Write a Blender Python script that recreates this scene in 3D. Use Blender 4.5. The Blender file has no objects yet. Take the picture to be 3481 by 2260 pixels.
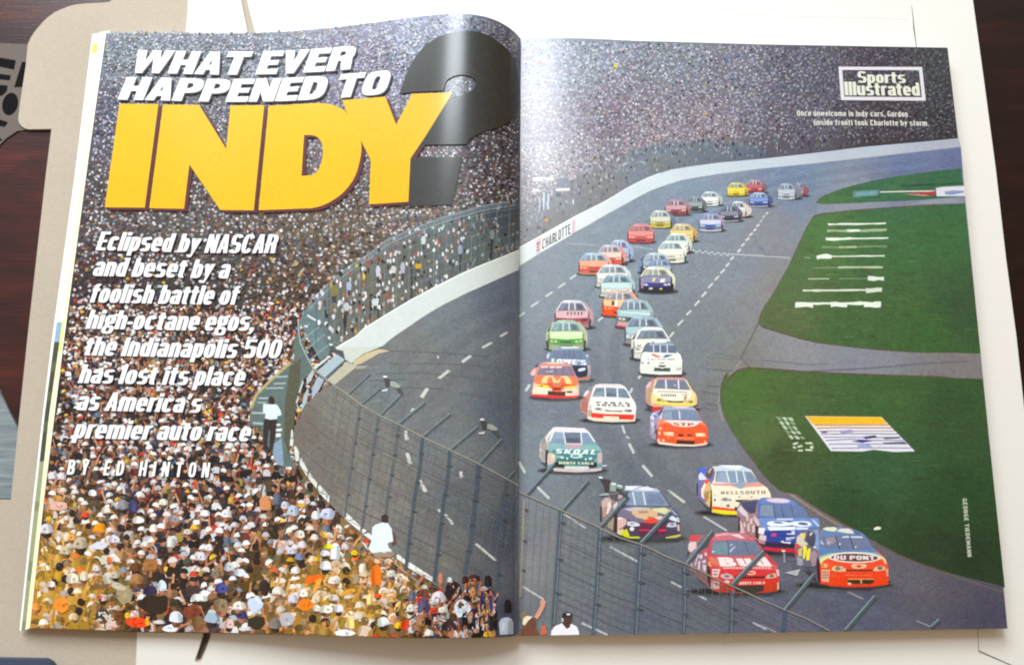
import bpy, bmesh, math, random
import numpy as np
from mathutils import Matrix, Vector
from mathutils.geometry import tessellate_polygon

random.seed(7)
rng = np.random.default_rng(11)
S = bpy.context.scene
COL = S.collection

# ------------------------------------------------------------------ camera
PW, PHt = 3481.0, 2260.0                       # size of the photograph
FPX = 2642.66                                  # focal length in its pixels
C0 = np.array([0.18479706, 0.05863297, 0.33491988])
RW = np.array([[0.99962607, -0.00997788, -0.02545907],
               [0.01473869, 0.98083259, -0.19429411],
               [0.02690973, 0.19384623, 0.98061289]])
u_, s_, v_ = np.linalg.svd(RW)
RW = u_ @ v_
cd = bpy.data.cameras.new('camera')
cam = bpy.data.objects.new('camera', cd)
COL.objects.link(cam)
cd.sensor_fit = 'HORIZONTAL'
cd.sensor_width = 36.0
cd.lens = 36.0 * FPX / PW
cd.clip_start = 0.01
cd.clip_end = 50
cam.matrix_world = Matrix([list(RW[i]) + [C0[i]] for i in range(3)] + [[0, 0, 0, 1]])
S.camera = cam

# ------------------------------------------------------------------ light
world = bpy.data.worlds.new('World')
S.world = world
world.use_nodes = True
wn = world.node_tree
bg = wn.nodes['Background']
wtc = wn.nodes.new('ShaderNodeTexCoord')          # the room: a pale wall with more windows behind and to the left, warm dim room elsewhere
wd = wn.nodes.new('ShaderNodeVectorMath'); wd.operation = 'DOT_PRODUCT'
wd.inputs[1].default_value = (-0.38, 0.80, 0.46)
wn.links.new(wtc.outputs['Generated'], wd.inputs[0])
wr = wn.nodes.new('ShaderNodeMapRange'); wr.interpolation_type = 'SMOOTHSTEP'
wr.inputs[1].default_value = .15; wr.inputs[2].default_value = .95
wn.links.new(wd.outputs['Value'], wr.inputs[0])
wm = wn.nodes.new('ShaderNodeMix'); wm.data_type = 'RGBA'
wn.links.new(wr.outputs[0], wm.inputs['Factor'])
wm.inputs['A'].default_value = (0.33, 0.20, 0.085, 1)
wm.inputs['B'].default_value = (0.95, 0.97, 1.0, 1)
wn.links.new(wm.outputs['Result'], bg.inputs[0])
bg.inputs[1].default_value = 1.0

def area(name, loc, target, sx, sy, power, color):
    d = bpy.data.lights.new(name, 'AREA')
    d.shape = 'RECTANGLE'
    d.size, d.size_y = sx, sy
    d.energy = power
    d.color = color
    o = bpy.data.objects.new(name, d)
    COL.objects.link(o)
    o.location = loc
    o.rotation_euler = (Vector(target) - Vector(loc)).to_track_quat('-Z', 'Y').to_euler()
    return o
WINC = (0.86, 0.94, 1.0)
area('window_light', (-0.24, 1.22, 0.84), (0.155, 0.13, 0.0), 0.90, 0.46, 21.5, WINC)
area('upper_window_light', (0.060, 0.70, 0.87), (0.160, 0.20, 0.0), 0.25, 0.25, 6.0, WINC)

S.view_settings.view_transform = 'Standard'
S.view_settings.look = 'None'
S.view_settings.exposure = 0
S.view_settings.gamma = 1
S.view_settings.use_curve_mapping = False
S.cycles.use_denoising = True
S.cycles.filter_width = 2.1
S.cycles.max_bounces = 6

# ------------------------------------------------------------------ colour, names
def lin(c):
    c = np.asarray(c, float) / 255.0
    return np.where(c <= 0.04045, c / 12.92, ((c + 0.055) / 1.055) ** 2.4)

def tag(o, label=None, cat=None, kind=None, group=None):
    if label: o['label'] = label
    if cat: o['category'] = cat
    if kind: o['kind'] = kind
    if group: o['group'] = group
    return o

def empty(name, loc=(0, 0, 0)):
    o = bpy.data.objects.new(name, None)
    o.empty_display_size = 0.02
    o.location = loc
    COL.objects.link(o)
    return o

# ------------------------------------------------------------------ page shape (all in metres)
PH = 0.26487
XS = 0.1958                                    # x of the gutter
TOPP = [(-.02, .0), (.0026, .0), (.03, .0011), (.0579, .0018), (.0704, .0029), (.0867, .0047), (.1087, .0086), (.1304, .0141),
        (.1463, .0185), (.155, .0205), (.162, .0217), (.1671, .0221), (.172, .0220), (.1772, .0212), (.1826, .0190), (.1875, .0153),
        (.191, .0118), (.1939, .0075), (XS, .0034)]
BOTP = [(-.02, .0), (.02, .0), (.05, .0003), (.07, .0012), (.0901, .0035), (.1223, .0086), (.1494, .0125), (.163, .0126),
        (.1761, .0115), (.1830, .0102), (.1891, .0086), (.1935, .0066), (XS, .0046)]
XT = np.linspace(-.02, XS, 1200)
def smooth_tab(P):
    P = np.array(P)
    z = np.interp(XT, P[:, 0], P[:, 1])
    k = np.exp(-0.5 * (np.arange(-60, 61) / 14.0) ** 2); k /= k.sum()
    zp = np.pad(z, 60, mode='reflect', reflect_type='odd')
    zs = np.convolve(zp, k, 'valid')
    w = np.clip((XS - XT) / 0.006, 0, 1)
    return zs * w + z * (1 - w)
TT, TB = smooth_tab(TOPP), smooth_tab(BOTP)
def hL(x, y):
    a = np.clip(np.asarray(y) / PH, -.1, 1.1)
    x = np.clip(x, -.02, XS)
    return np.interp(x, XT, TB) * (1 - a) + np.interp(x, XT, TT) * a
def hR(x, y):
    d = np.maximum(np.asarray(x) - XS, 0)
    return 0.0012 + 0.0033 * (1 - np.exp(-d / .021)) - 0.0075 * d * (1 - np.clip(np.asarray(y) / PH, 0, 1) * .4)

def surf(x, y, side):
    return hL(x, y) if side == 'L' else hR(x, y)

def rays(px, py):
    d = np.stack([(np.asarray(px, float) - PW / 2) / FPX, -(np.asarray(py, float) - PHt / 2) / FPX, -np.ones(np.shape(px))], -1)
    return d @ RW.T
def flat(px, py, z):
    d = rays(px, py)
    k = (z - C0[2]) / d[..., 2]
    return np.stack([C0[0] + k * d[..., 0], C0[1] + k * d[..., 1]], -1)
def cast(px, py, side):
    """trace a point of the print to its place (x, y) on the curved page"""
    d = rays(px, py)
    zs = np.linspace(.030, -.004, 70)
    lo = np.full(np.shape(px), -.004); hi = np.full(np.shape(px), .030); done = np.zeros(np.shape(px), bool)
    prev = zs[0]
    for z in zs:
        k = (z - C0[2]) / d[..., 2]
        f = z - surf(C0[0] + k * d[..., 0], C0[1] + k * d[..., 1], side)
        hit = (~done) & (f < 0)
        lo = np.where(hit, z, lo); hi = np.where(hit, prev, hi)
        done |= hit
        prev = z
    for _ in range(18):
        m = (lo + hi) / 2
        k = (m - C0[2]) / d[..., 2]
        f = m - surf(C0[0] + k * d[..., 0], C0[1] + k * d[..., 1], side)
        lo = np.where(f < 0, m, lo); hi = np.where(f < 0, hi, m)
    m = (lo + hi) / 2
    k = (m - C0[2]) / d[..., 2]
    return np.stack([C0[0] + k * d[..., 0], C0[1] + k * d[..., 1]], -1)
def proj(P):
    q = (P - C0) @ RW
    return np.stack([PW / 2 + FPX * q[..., 0] / -q[..., 2], PHt / 2 - FPX * q[..., 1] / -q[..., 2]], -1)
def lift(xy, off, side):
    x, y = xy[..., 0], xy[..., 1]
    e = 2e-4
    z = surf(x, y, side)
    gx = (surf(x + e, y, side) - surf(x - e, y, side)) / (2 * e)
    gy = (surf(x, y + e, side) - surf(x, y - e, side)) / (2 * e)
    n = np.stack([-gx, -gy, np.ones_like(gx)], -1)
    n /= np.linalg.norm(n, axis=-1, keepdims=True)
    return np.stack([x, y, z], -1) + n * np.asarray(off)[..., None], n

# ------------------------------------------------------------------ materials
def new_mat(name):
    m = bpy.data.materials.new(name)
    m.use_nodes = True
    nt = m.node_tree
    return m, nt, nt.nodes['Principled BSDF']
def noise(nt, scale, detail=3, rough=.6, vec=None, dist=0):
    n = nt.nodes.new('ShaderNodeTexNoise')
    n.inputs['Scale'].default_value = scale
    n.inputs['Detail'].default_value = detail
    n.inputs['Roughness'].default_value = rough
    n.inputs['Distortion'].default_value = dist
    if vec: nt.links.new(vec, n.inputs['Vector'])
    return n
def maprange(nt, src, a, b, lo, hi):
    n = nt.nodes.new('ShaderNodeMapRange')
    for i, v in zip((1, 2, 3, 4), (a, b, lo, hi)): n.inputs[i].default_value = v
    nt.links.new(src, n.inputs[0])
    return n.outputs[0]
def mul(nt, a, fac):
    v = nt.nodes.new('ShaderNodeVectorMath'); v.operation = 'SCALE'
    nt.links.new(a, v.inputs[0]); nt.links.new(fac, v.inputs['Scale'])
    return v.outputs[0]
def ramp(nt, src, stops):
    r = nt.nodes.new('ShaderNodeValToRGB')
    els = r.color_ramp.elements
    while len(els) < len(stops): els.new(.5)
    for e, (p, c) in zip(els, stops):
        e.position = p; e.color = (*c, 1)
    nt.links.new(src, r.inputs[0])
    return r.outputs[0]

INK, nt, b = new_mat('glossy_print_ink')
at = nt.nodes.new('ShaderNodeAttribute'); at.attribute_name = 'ink'
tc = nt.nodes.new('ShaderNodeTexCoord')
def grain(scale, detail, amp):
    """halftone grain: a little different in each of the three colours"""
    n = noise(nt, scale, detail, .65, tc.outputs['Object'])
    m = nt.nodes.new('ShaderNodeMix'); m.data_type = 'RGBA'; m.inputs['Factor'].default_value = .45
    g = nt.nodes.new('ShaderNodeRGBToBW'); nt.links.new(n.outputs['Color'], g.inputs[0])
    nt.links.new(g.outputs[0], m.inputs['A']); nt.links.new(n.outputs['Color'], m.inputs['B'])
    v = nt.nodes.new('ShaderNodeVectorMath'); v.operation = 'MULTIPLY_ADD'
    nt.links.new(m.outputs['Result'], v.inputs[0])
    v.inputs[1].default_value = (2 * amp,) * 3; v.inputs[2].default_value = (1 - amp,) * 3
    return v.outputs[0]
def times(a, c):
    v = nt.nodes.new('ShaderNodeVectorMath'); v.operation = 'MULTIPLY'
    nt.links.new(a, v.inputs[0]); nt.links.new(c, v.inputs[1])
    return v.outputs[0]
col = times(times(times(at.outputs['Color'], grain(1700, 1, .62)), grain(560, 2, .42)), grain(120, 2, .20))
lum = nt.nodes.new('ShaderNodeRGBToBW'); nt.links.new(at.outputs['Color'], lum.inputs[0])
fx = nt.nodes.new('ShaderNodeMix'); fx.data_type = 'RGBA'
nt.links.new(maprange(nt, lum.outputs[0], .05, .45, 1.0, .26), fx.inputs['Factor'])
nt.links.new(at.outputs['Color'], fx.inputs['A']); nt.links.new(col, fx.inputs['B'])
nt.links.new(fx.outputs['Result'], b.inputs['Base Color'])
b.inputs['Roughness'].default_value = .25
b.inputs['IOR'].default_value = 1.45

PAPER, nt, b = new_mat('magazine_paper')
b.inputs['Base Color'].default_value = (.80, .77, .66, 1)
b.inputs['Roughness'].default_value = .45

STRIP, nt, b = new_mat('page_margin_paper')
at = nt.nodes.new('ShaderNodeAttribute'); at.attribute_name = 'ink'
tc = nt.nodes.new('ShaderNodeTexCoord')
n1 = noise(nt, 700, 3, .7, tc.outputs['Object'])
nt.links.new(mul(nt, at.outputs['Color'], maprange(nt, n1.outputs[0], .3, .7, .88, 1.1)), b.inputs['Base Color'])
b.inputs['Roughness'].default_value = .4

def board_mat(name, base, amp, scale, rough, fib=0):
    m, nt, b = new_mat(name)
    tc = nt.nodes.new('ShaderNodeTexCoord')
    n1 = noise(nt, scale, 4, .75, tc.outputs['Object'])
    n2 = noise(nt, 22, 4, .6, tc.outputs['Object'])
    rgb = nt.nodes.new('ShaderNodeRGB'); rgb.outputs[0].default_value = (*base, 1)
    f = nt.nodes.new('ShaderNodeMath'); f.operation = 'MULTIPLY'
    nt.links.new(maprange(nt, n1.outputs[0], .25, .75, 1 - amp, 1 + amp), f.inputs[0])
    nt.links.new(maprange(nt, n2.outputs[0], .3, .7, 1 - amp * .35, 1 + amp * .35), f.inputs[1])
    nt.links.new(mul(nt, rgb.outputs[0], f.outputs[0]), b.inputs['Base Color'])
    b.inputs['Roughness'].default_value = rough
    bp = nt.nodes.new('ShaderNodeBump'); bp.inputs['Strength'].default_value = .12; bp.inputs['Distance'].default_value = .0004
    nt.links.new(n1.outputs[0], bp.inputs['Height']); nt.links.new(bp.outputs[0], b.inputs['Normal'])
    return m
WHITE = board_mat('white_coated_board', (.695, .675, .62), .02, 500, .45)
GREY = board_mat('grey_chipboard', (.43, .365, .285), .10, 900, .85)
DULL = board_mat('dull_carton', (.115, .092, .076), .10, 700, .8)
def plain(name, c, rough=.6):
    m, nt, b = new_mat(name)
    b.inputs['Base Color'].default_value = (*c, 1); b.inputs['Roughness'].default_value = rough
    return m
CREASE = plain('crease_shadow_line', (.10, .09, .07), .9)
BLACKINK = plain('black_carton_ink', (.006, .005, .006), .85)
BLACKINK.node_tree.nodes['Principled BSDF'].inputs['Specular IOR Level'].default_value = .1
NAVY = board_mat('navy_cloth', (.035, .05, .085), .2, 900, .8)

WOOD, nt, b = new_mat('dark_polished_wood')
tc = nt.nodes.new('ShaderNodeTexCoord')
mp = nt.nodes.new('ShaderNodeMapping'); mp.inputs['Scale'].default_value = (2.2, 11, 1)
nt.links.new(tc.outputs['Object'], mp.inputs[0])
n1 = noise(nt, 6, 6, .65, mp.outputs[0], .6)
mp2 = nt.nodes.new('ShaderNodeMapping'); mp2.inputs['Scale'].default_value = (10, 220, 1)
nt.links.new(tc.outputs['Object'], mp2.inputs[0])
n2 = noise(nt, 6, 3, .6, mp2.outputs[0], .3)
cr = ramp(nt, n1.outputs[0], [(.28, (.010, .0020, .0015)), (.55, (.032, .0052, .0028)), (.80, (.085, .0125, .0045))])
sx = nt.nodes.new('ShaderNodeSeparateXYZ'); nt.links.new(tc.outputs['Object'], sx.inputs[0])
light_grain = nt.nodes.new('ShaderNodeMath'); light_grain.operation = 'MULTIPLY'          # brighter light at the left painted into the wood colour, times the grain
nt.links.new(maprange(nt, sx.outputs[0], -.05, .42, 1.45, .36), light_grain.inputs[0])
nt.links.new(maprange(nt, n2.outputs[0], .3, .7, .82, 1.16), light_grain.inputs[1])
nt.links.new(mul(nt, cr, light_grain.outputs[0]), b.inputs['Base Color'])
b.inputs['Roughness'].default_value = .3
b.inputs['Specular IOR Level'].default_value = .35
bp = nt.nodes.new('ShaderNodeBump'); bp.inputs['Strength'].default_value = .15; bp.inputs['Distance'].default_value = .0006
nt.links.new(n2.outputs[0], bp.inputs['Height']); nt.links.new(bp.outputs[0], b.inputs['Normal'])

FOIL, nt, b = new_mat('streaked_plastic_sleeve')
tc = nt.nodes.new('ShaderNodeTexCoord')
mp = nt.nodes.new('ShaderNodeMapping'); mp.inputs['Scale'].default_value = (12, 120, 1); mp.inputs['Rotation'].default_value = (0, 0, math.radians(-28))
nt.links.new(tc.outputs['Object'], mp.inputs[0])
n1 = noise(nt, 3, 4, .6, mp.outputs[0], .4)
nt.links.new(ramp(nt, n1.outputs[0], [(.3, (.10, .13, .145)), (.6, (.22, .26, .27)), (.8, (.46, .48, .47))]), b.inputs['Base Color'])
b.inputs['Roughness'].default_value = .3

# ------------------------------------------------------------------ mesh helpers
def obj_from(name, verts, faces, mat, parent=None, smooth=False):
    me = bpy.data.meshes.new(name)
    me.from_pydata([tuple(map(float, v)) for v in verts], [], faces)
    me.materials.append(mat)
    me.update()
    if smooth:
        me.polygons.foreach_set('use_smooth', [True] * len(me.polygons))
    o = bpy.data.objects.new(name, me)
    COL.objects.link(o)
    if parent: o.parent = parent
    return o
def slab(name, ring, z0, z1, mat, parent=None, holes=(), bevel=0.0):
    """flat sheet of real thickness with holes; ring given in metres"""
    rings = [list(map(tuple, ring))] + [list(map(tuple, h)) for h in holes]
    def area2(r): return sum(r[i - 1][0] * r[i][1] - r[i][0] * r[i - 1][1] for i in range(len(r)))
    rings = [r if (area2(r) > 0) == (i == 0) else r[::-1] for i, r in enumerate(rings)]
    flatv = [p for r in rings for p in r]
    tris = tessellate_polygon([[Vector((p[0], p[1], 0)) for p in r] for r in rings])
    n = len(flatv)
    V = [(p[0], p[1], z1) for p in flatv] + [(p[0], p[1], z0) for p in flatv]
    F = []
    for t in tris:
        a, b_, c = (flatv[i] for i in t)
        if (b_[0] - a[0]) * (c[1] - a[1]) - (c[0] - a[0]) * (b_[1] - a[1]) < 0: t = t[::-1]
        F.append(tuple(t)); F.append(tuple(i + n for i in t[::-1]))
    k = 0
    for r in rings:
        for i in range(len(r)):
            a, b_ = k + i, k + (i + 1) % len(r)
            F.append((a, a + n, b_ + n, b_))
        k += len(r)
    return obj_from(name, V, F, mat, parent)

UNITS = {'L': 12e-6, 'R': 7e-6}                # one ink layer
GX = {'L': np.concatenate([np.arange(.01, .085, .004), np.arange(.086, .150, .002), np.arange(.151, XS - .0003, .0015)]),
      'R': np.concatenate([np.arange(XS + .0015, .226, .0015), np.arange(.228, .262, .004), np.arange(.27, .42, .015)])}
GY = {'L': np.arange(.0, .266, .011), 'R': np.arange(.0, .28, .03)}
class Print:
    """collects inked shapes of one printed part and lays them on the page as one mesh"""
    def __init__(s, side): s.side = side; s.items = []; s.box = None
    def poly(s, pts, col, lay, holes=(), dens=None):
        """pts in photograph pixels"""
        rings = []
        for r in [pts] + list(holes):
            r = np.asarray(r, float)
            st = 30.0 if s.side == 'L' else 80.0
            out = []
            for i in range(len(r)):
                a, b_ = r[i], r[(i + 1) % len(r)]
                k = max(1, int(np.hypot(*(b_ - a)) / st))
                for j in range(k): out.append(a + (b_ - a) * j / k)
            out = np.array(out)
            rings.append(cast(out[:, 0], out[:, 1], s.side))
        s.items.append((rings, col, lay))
        return s
    def world(s, ring, col, lay):
        s.items.append(([np.asarray(ring, float)], col, lay))
    def line(s, pts, w, col, lay, w2=None):
        pts = np.asarray(pts, float)
        w2 = w if w2 is None else w2
        t = np.gradient(pts, axis=0) if len(pts) > 2 else np.repeat(pts[1:] - pts[:1], 2, 0)
        t /= np.linalg.norm(t, axis=1, keepdims=True) + 1e-9
        nn = np.stack([-t[:, 1], t[:, 0]], 1) * (np.linspace(w, w2, len(pts)) / 2)[:, None]
        for i in range(len(pts) - 1):
            s.poly([pts[i] + nn[i], pts[i + 1] + nn[i + 1], pts[i + 1] - nn[i + 1], pts[i] - nn[i]], col, lay)
    def build(s, name, parent, label=None, field=None, grid=None):
        bm = bmesh.new()
        lc = bm.faces.layers.int.new('c')
        cols = []
        for rings, col, lay in s.items:
            ci = len(cols); cols.append(col)
            flatv = np.concatenate(rings)
            tris = tessellate_polygon([[Vector((p[0], p[1], 0)) for p in r] for r in rings])
            vs = [bm.verts.new((p[0], p[1], lay * UNITS[s.side])) for p in flatv]
            for t in tris:
                a, b_, c = flatv[list(t)]
                cr = (b_[0] - a[0]) * (c[1] - a[1]) - (c[0] - a[0]) * (b_[1] - a[1])
                if abs(cr) < 1e-13: continue
                try: f = bm.faces.new([vs[i] for i in (t if cr > 0 else t[::-1])])
                except ValueError: continue
                f[lc] = ci
        xs = np.array([v.co.x for v in bm.verts]); ys = np.array([v.co.y for v in bm.verts])
        def cut(co, no):
            bmesh.ops.bisect_plane(bm, geom=bm.verts[:] + bm.edges[:] + bm.faces[:], plane_co=co, plane_no=no, dist=1e-9)
        gx, gy = GX[s.side], GY[s.side]
        if grid is not None and s.side == 'R':
            gx = np.concatenate([gx[gx < .262], np.arange(.262, .42, grid)]); gy = np.arange(.0, .28, grid)
        for g in gx:
            if xs.min() < g < xs.max(): cut((g, 0, 0), (1, 0, 0))
        for g in gy:
            if ys.min() < g < ys.max(): cut((0, g, 0), (0, 1, 0))
        bm.verts.index_update()
        co = np.array([v.co[:] for v in bm.verts])
        faces = [[v.index for v in f.verts] for f in bm.faces]
        fc = [f[lc] for f in bm.faces]
        bm.free()
        P, N = lift(co[:, :2], co[:, 2], s.side)
        lcol = []
        pxs = proj(P) if s.box is not None else None
        if field is not None:
            px = proj(P)
            vc = field(px)
        for f, ci in zip(faces, fc):
            c = cols[ci]
            for i in f:
                k = vc[i] if c is None else lin(c)
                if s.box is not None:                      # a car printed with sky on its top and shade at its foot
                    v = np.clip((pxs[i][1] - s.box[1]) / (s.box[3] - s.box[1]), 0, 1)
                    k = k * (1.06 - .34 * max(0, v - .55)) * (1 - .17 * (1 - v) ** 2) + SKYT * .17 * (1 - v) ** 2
                lcol.append(k)
        return ink_mesh(name, P, N, faces, np.array(lcol), parent, label)
def ink_mesh(name, P, N, faces, lcol, parent, label=None, mat=None):
    me = bpy.data.meshes.new(name)
    me.from_pydata(P.tolist(), [], faces)
    me.materials.append(mat or INK)
    ca = me.color_attributes.new('ink', 'FLOAT_COLOR', 'CORNER')
    buf = np.ones((len(me.loops), 4), np.float32)
    buf[:, :3] = np.clip(lcol, 0, .9)
    ca.data.foreach_set('color', buf.ravel())
    me.polygons.foreach_set('use_smooth', np.ones(len(me.polygons), bool))
    me.update()
    if N is not None:
        me.normals_split_custom_set_from_vertices(N.tolist())
    o = bpy.data.objects.new(name, me)
    COL.objects.link(o)
    o.parent = parent
    if label: o['label'] = label
    return o
def T(ox, oy, k=2.5756):
    return lambda pts: [(ox + x / k, oy + y / k) for x, y in pts]
def idw(ctrl, p=3):
    c = np.array([(x, y) for x, y, _ in ctrl], float)
    v = np.array([lin(k) for *_, k in ctrl])
    def f(px):
        d = ((px[:, None, :] - c[None]) ** 2).sum(-1) ** (p / 2) + 1e-3
        w = 1 / d
        return (w @ v) / w.sum(1, keepdims=True)
    return f
SKYT = lin((150, 164, 184))
def inside(px, poly):
    x, y = px[:, 0], px[:, 1]
    r = np.zeros(len(px), bool)
    p = np.asarray(poly, float)
    for i in range(len(p)):
        (x1, y1), (x2, y2) = p[i - 1], p[i]
        c = ((y1 > y) != (y2 > y)) & (x < (x2 - x1) * (y - y1) / (y2 - y1 + 1e-12) + x1)
        r ^= c
    return r

# ================================================================== setting and background things
ZB, ZG, ZT = -0.0036, -0.0049, -0.0064          # tops of white board, grey board, table
def ring_at(z, pts, t=None):
    p = np.array(t(pts) if t else pts, float)
    return flat(p[:, 0], p[:, 1], z)
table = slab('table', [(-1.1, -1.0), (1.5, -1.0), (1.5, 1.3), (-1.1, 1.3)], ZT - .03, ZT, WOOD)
tag(table, kind='structure')

# grey chipboard with the rounded tab
t0 = T(0, 0)
tab = t0([(1000, -60), (985, 0), (968, 12), (955, 20), (930, 24), (850, 28), (775, 32), (700, 38), (645, 47), (590, 62), (535, 84), (480, 110), (430, 145),
          (380, 190), (340, 235), (300, 285), (272, 328), (252, 370), (243, 395), (240, 420), (225, 580), (200, 740), (176, 900), (160, 1030), (160, 1050), (166, 1072), (180, 1096),
          (200, 1115), (224, 1128), (250, 1133), (350, 1132), (450, 1130)])
left = tab + [(155, 600), (124, 875), (93, 1150), (64, 1430), (37, 1697), (-60, 1695), (-120, 2420), (700, 2440), (2300, 2440), (2300, -120), (430, -120)]
gb = slab('grey_cardboard', ring_at(ZG, left), ZG - .0013, ZG, GREY, holes=[ring_at(ZG, [(676, 2136), (716, 2136), (712, 2165), (698, 2205), (682, 2240), (672, 2242), (668, 2236), (672, 2215)])])
tag(gb, 'grey brown cardboard sheet with rounded tab reaching out at the upper left under the magazine', 'cardboard')

fl = slab('slot_shade', ring_at(ZG - .0013, [(560, 2040), (820, 2040), (820, 2330), (560, 2330)]), ZG - .00148, ZG - .00134, DULL, gb)  # dark sheet added under the slot to stand for the shade inside it

# white board with its two slots
def slot(pts): return ring_at(ZB, pts)
s1 = slot([(812, -40), (836, -40), (842, 10), (852, 52), (867, 107), (880, 150), (853, 150), (840, 107), (829, 52), (819, 0)])
s2 = slot([(694, 2130), (722, 2130), (718, 2159), (702, 2203), (686, 2243), (681, 2249), (672, 2252), (665, 2249), (662, 2242), (665, 2232), (677, 2199), (689, 2159)])
board_r = [(643, -90), (638, 40), (632, 107), (575, 800), (520, 1480), (466, 2155), (462, 2260), (455, 2400)]
right_r = [(3520, 2400), (3556, 2100), (3507, 1600), (3480, 1372), (3456, 1150), (3420, 880), (3385, 575), (3345, 275), (3307, 0), (3294, -90)]
wb = slab('white_board', ring_at(ZB, board_r + right_r), ZB - .0012, ZB, WHITE, holes=[s1, s2])
tag(wb, 'large white coated board with slanted slots and cut creases lying under the open magazine', 'board')
def strip(name, pts, w, z, mat, parent):
    p = np.array(pts, float)
    w = np.broadcast_to(np.asarray(w, float), (len(p),))
    t = np.gradient(p, axis=0); t /= np.linalg.norm(t, axis=1, keepdims=True)
    nn = np.stack([-t[:, 1], t[:, 0]], 1) * w[:, None] / 2
    a, c = p + nn, p - nn
    A, B_ = flat(a[:, 0], a[:, 1], z), flat(c[:, 0], c[:, 1], z)
    V = [(*q, z) for q in A] + [(*q, z) for q in B_]
    n = len(p)
    o = obj_from(name, V, [(i, i + n, i + 1 + n, i + 1) for i in range(n - 1)], mat, parent)
    return o
strip('crease', [(3099, 20), (3104, 60), (3107, 100), (3112, 135), (3117, 175)], [1.5, 2.5, 4.5, 3, 2.5], ZB + 6e-5, CREASE, wb)
strip('crease', [(3324, 2120), (3325, 2160), (3327, 2211)], [1.6, 1.6, 2.2], ZB + 6e-5, CREASE, wb)
strip('crease', [(3327, 2211), (3360, 2226), (3400, 2243), (3445, 2263), (3480, 2279)], [4.5, 4.2, 3.6, 3.2, 3], ZB + 9e-5, CREASE, wb)
SOFT = plain('soft_fold_line', (.66, .66, .62), .6)
strip('crease', [(1990, 37), (2400, 47), (2900, 60), (3090, 66)], 2.5, ZB + 6e-5, SOFT, wb)
strip('crease', [(3098, -20), (3099, 22)], 3, ZB + 6e-5, SOFT, wb)

# printed carton under the tab at the left
pc = slab('printed_carton', ring_at(ZT + .0006, [(-150, 140), (60, 150), (125, 153), (125, 440), (60, 445), (22, 470), (2, 490), (-60, 560), (-190, 600)]), ZT + .0001, ZT + .0006, DULL)
tag(pc, 'dim tan carton with big black letters half hidden under the rounded cardboard tab', 'carton')
zl = ZT + .0007
LET = []
def letter(rings):
    flatp, F = [], []
    for r in rings:
        p = np.array(t0(r)); q = flat(p[:, 0], p[:, 1], zl)
        k = len(flatp)
        flatp += [(*c, zl) for c in q]
        F += [tuple(k + i for i in t) for t in tessellate_polygon([[Vector((*c, 0)) for c in q]])]
    return flatp, F
def ell(cx, cy, rx, ry, rot=0, n=28, a0=0, a1=360):
    A = np.radians(np.linspace(a0, a1, n, endpoint=(a1 - a0) % 360 != 0))
    x, y = rx * np.cos(A), ry * np.sin(A)
    r = math.radians(rot)
    return [(cx + a * math.cos(r) - c * math.sin(r), cy + a * math.sin(r) + c * math.cos(r)) for a, c in zip(x, y)]
V, F = letter([[(-120, 505), (0, 507), (138, 530), (122, 612), (0, 585), (-120, 570)],
               [(-120, 635), (0, 648), (95, 662), (84, 706), (0, 697), (-120, 690)],
               [(192, 545), (240, 545), (225, 762), (124, 765)],
               [(-120, 730), (0, 745), (68, 752), (58, 800), (20, 838), (-120, 850)],
               ell(88, 912, 68, 100, 14),
               [(-120, 1040), (0, 1048), (70, 1072), (40, 1112), (-120, 1085)],
               [(-60, 1205), (0, 1208), (22, 1232), (-60, 1242)]])
lo = obj_from('lettering', V, F, BLACKINK, pc)

# streaked sleeve and dark cloth poking in at the left edge
sl = slab('plastic_sleeve', ring_at(ZT + .0012, [(-60, 1240), (0, 1332), (30, 1398), (60, 1455), (90, 1560), (90, 1694), (-120, 1692)]), ZT + .0001, ZT + .0012, FOIL)
tag(sl, 'blue grey plastic sleeve with pale streaks poking out beside the dark wood', 'sleeve')
nv = slab('navy_cloth', ring_at(ZG + .004, [(-80, 2238), (0, 2239), (60, 2240), (118, 2241), (145, 2241), (166, 2252), (200, 2300), (190, 2400), (-100, 2400)]), ZG + .0002, ZG + .004, NAVY)
tag(nv, 'dark navy folded cloth lying on the bottom corner of the cardboard', 'cloth')

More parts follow.
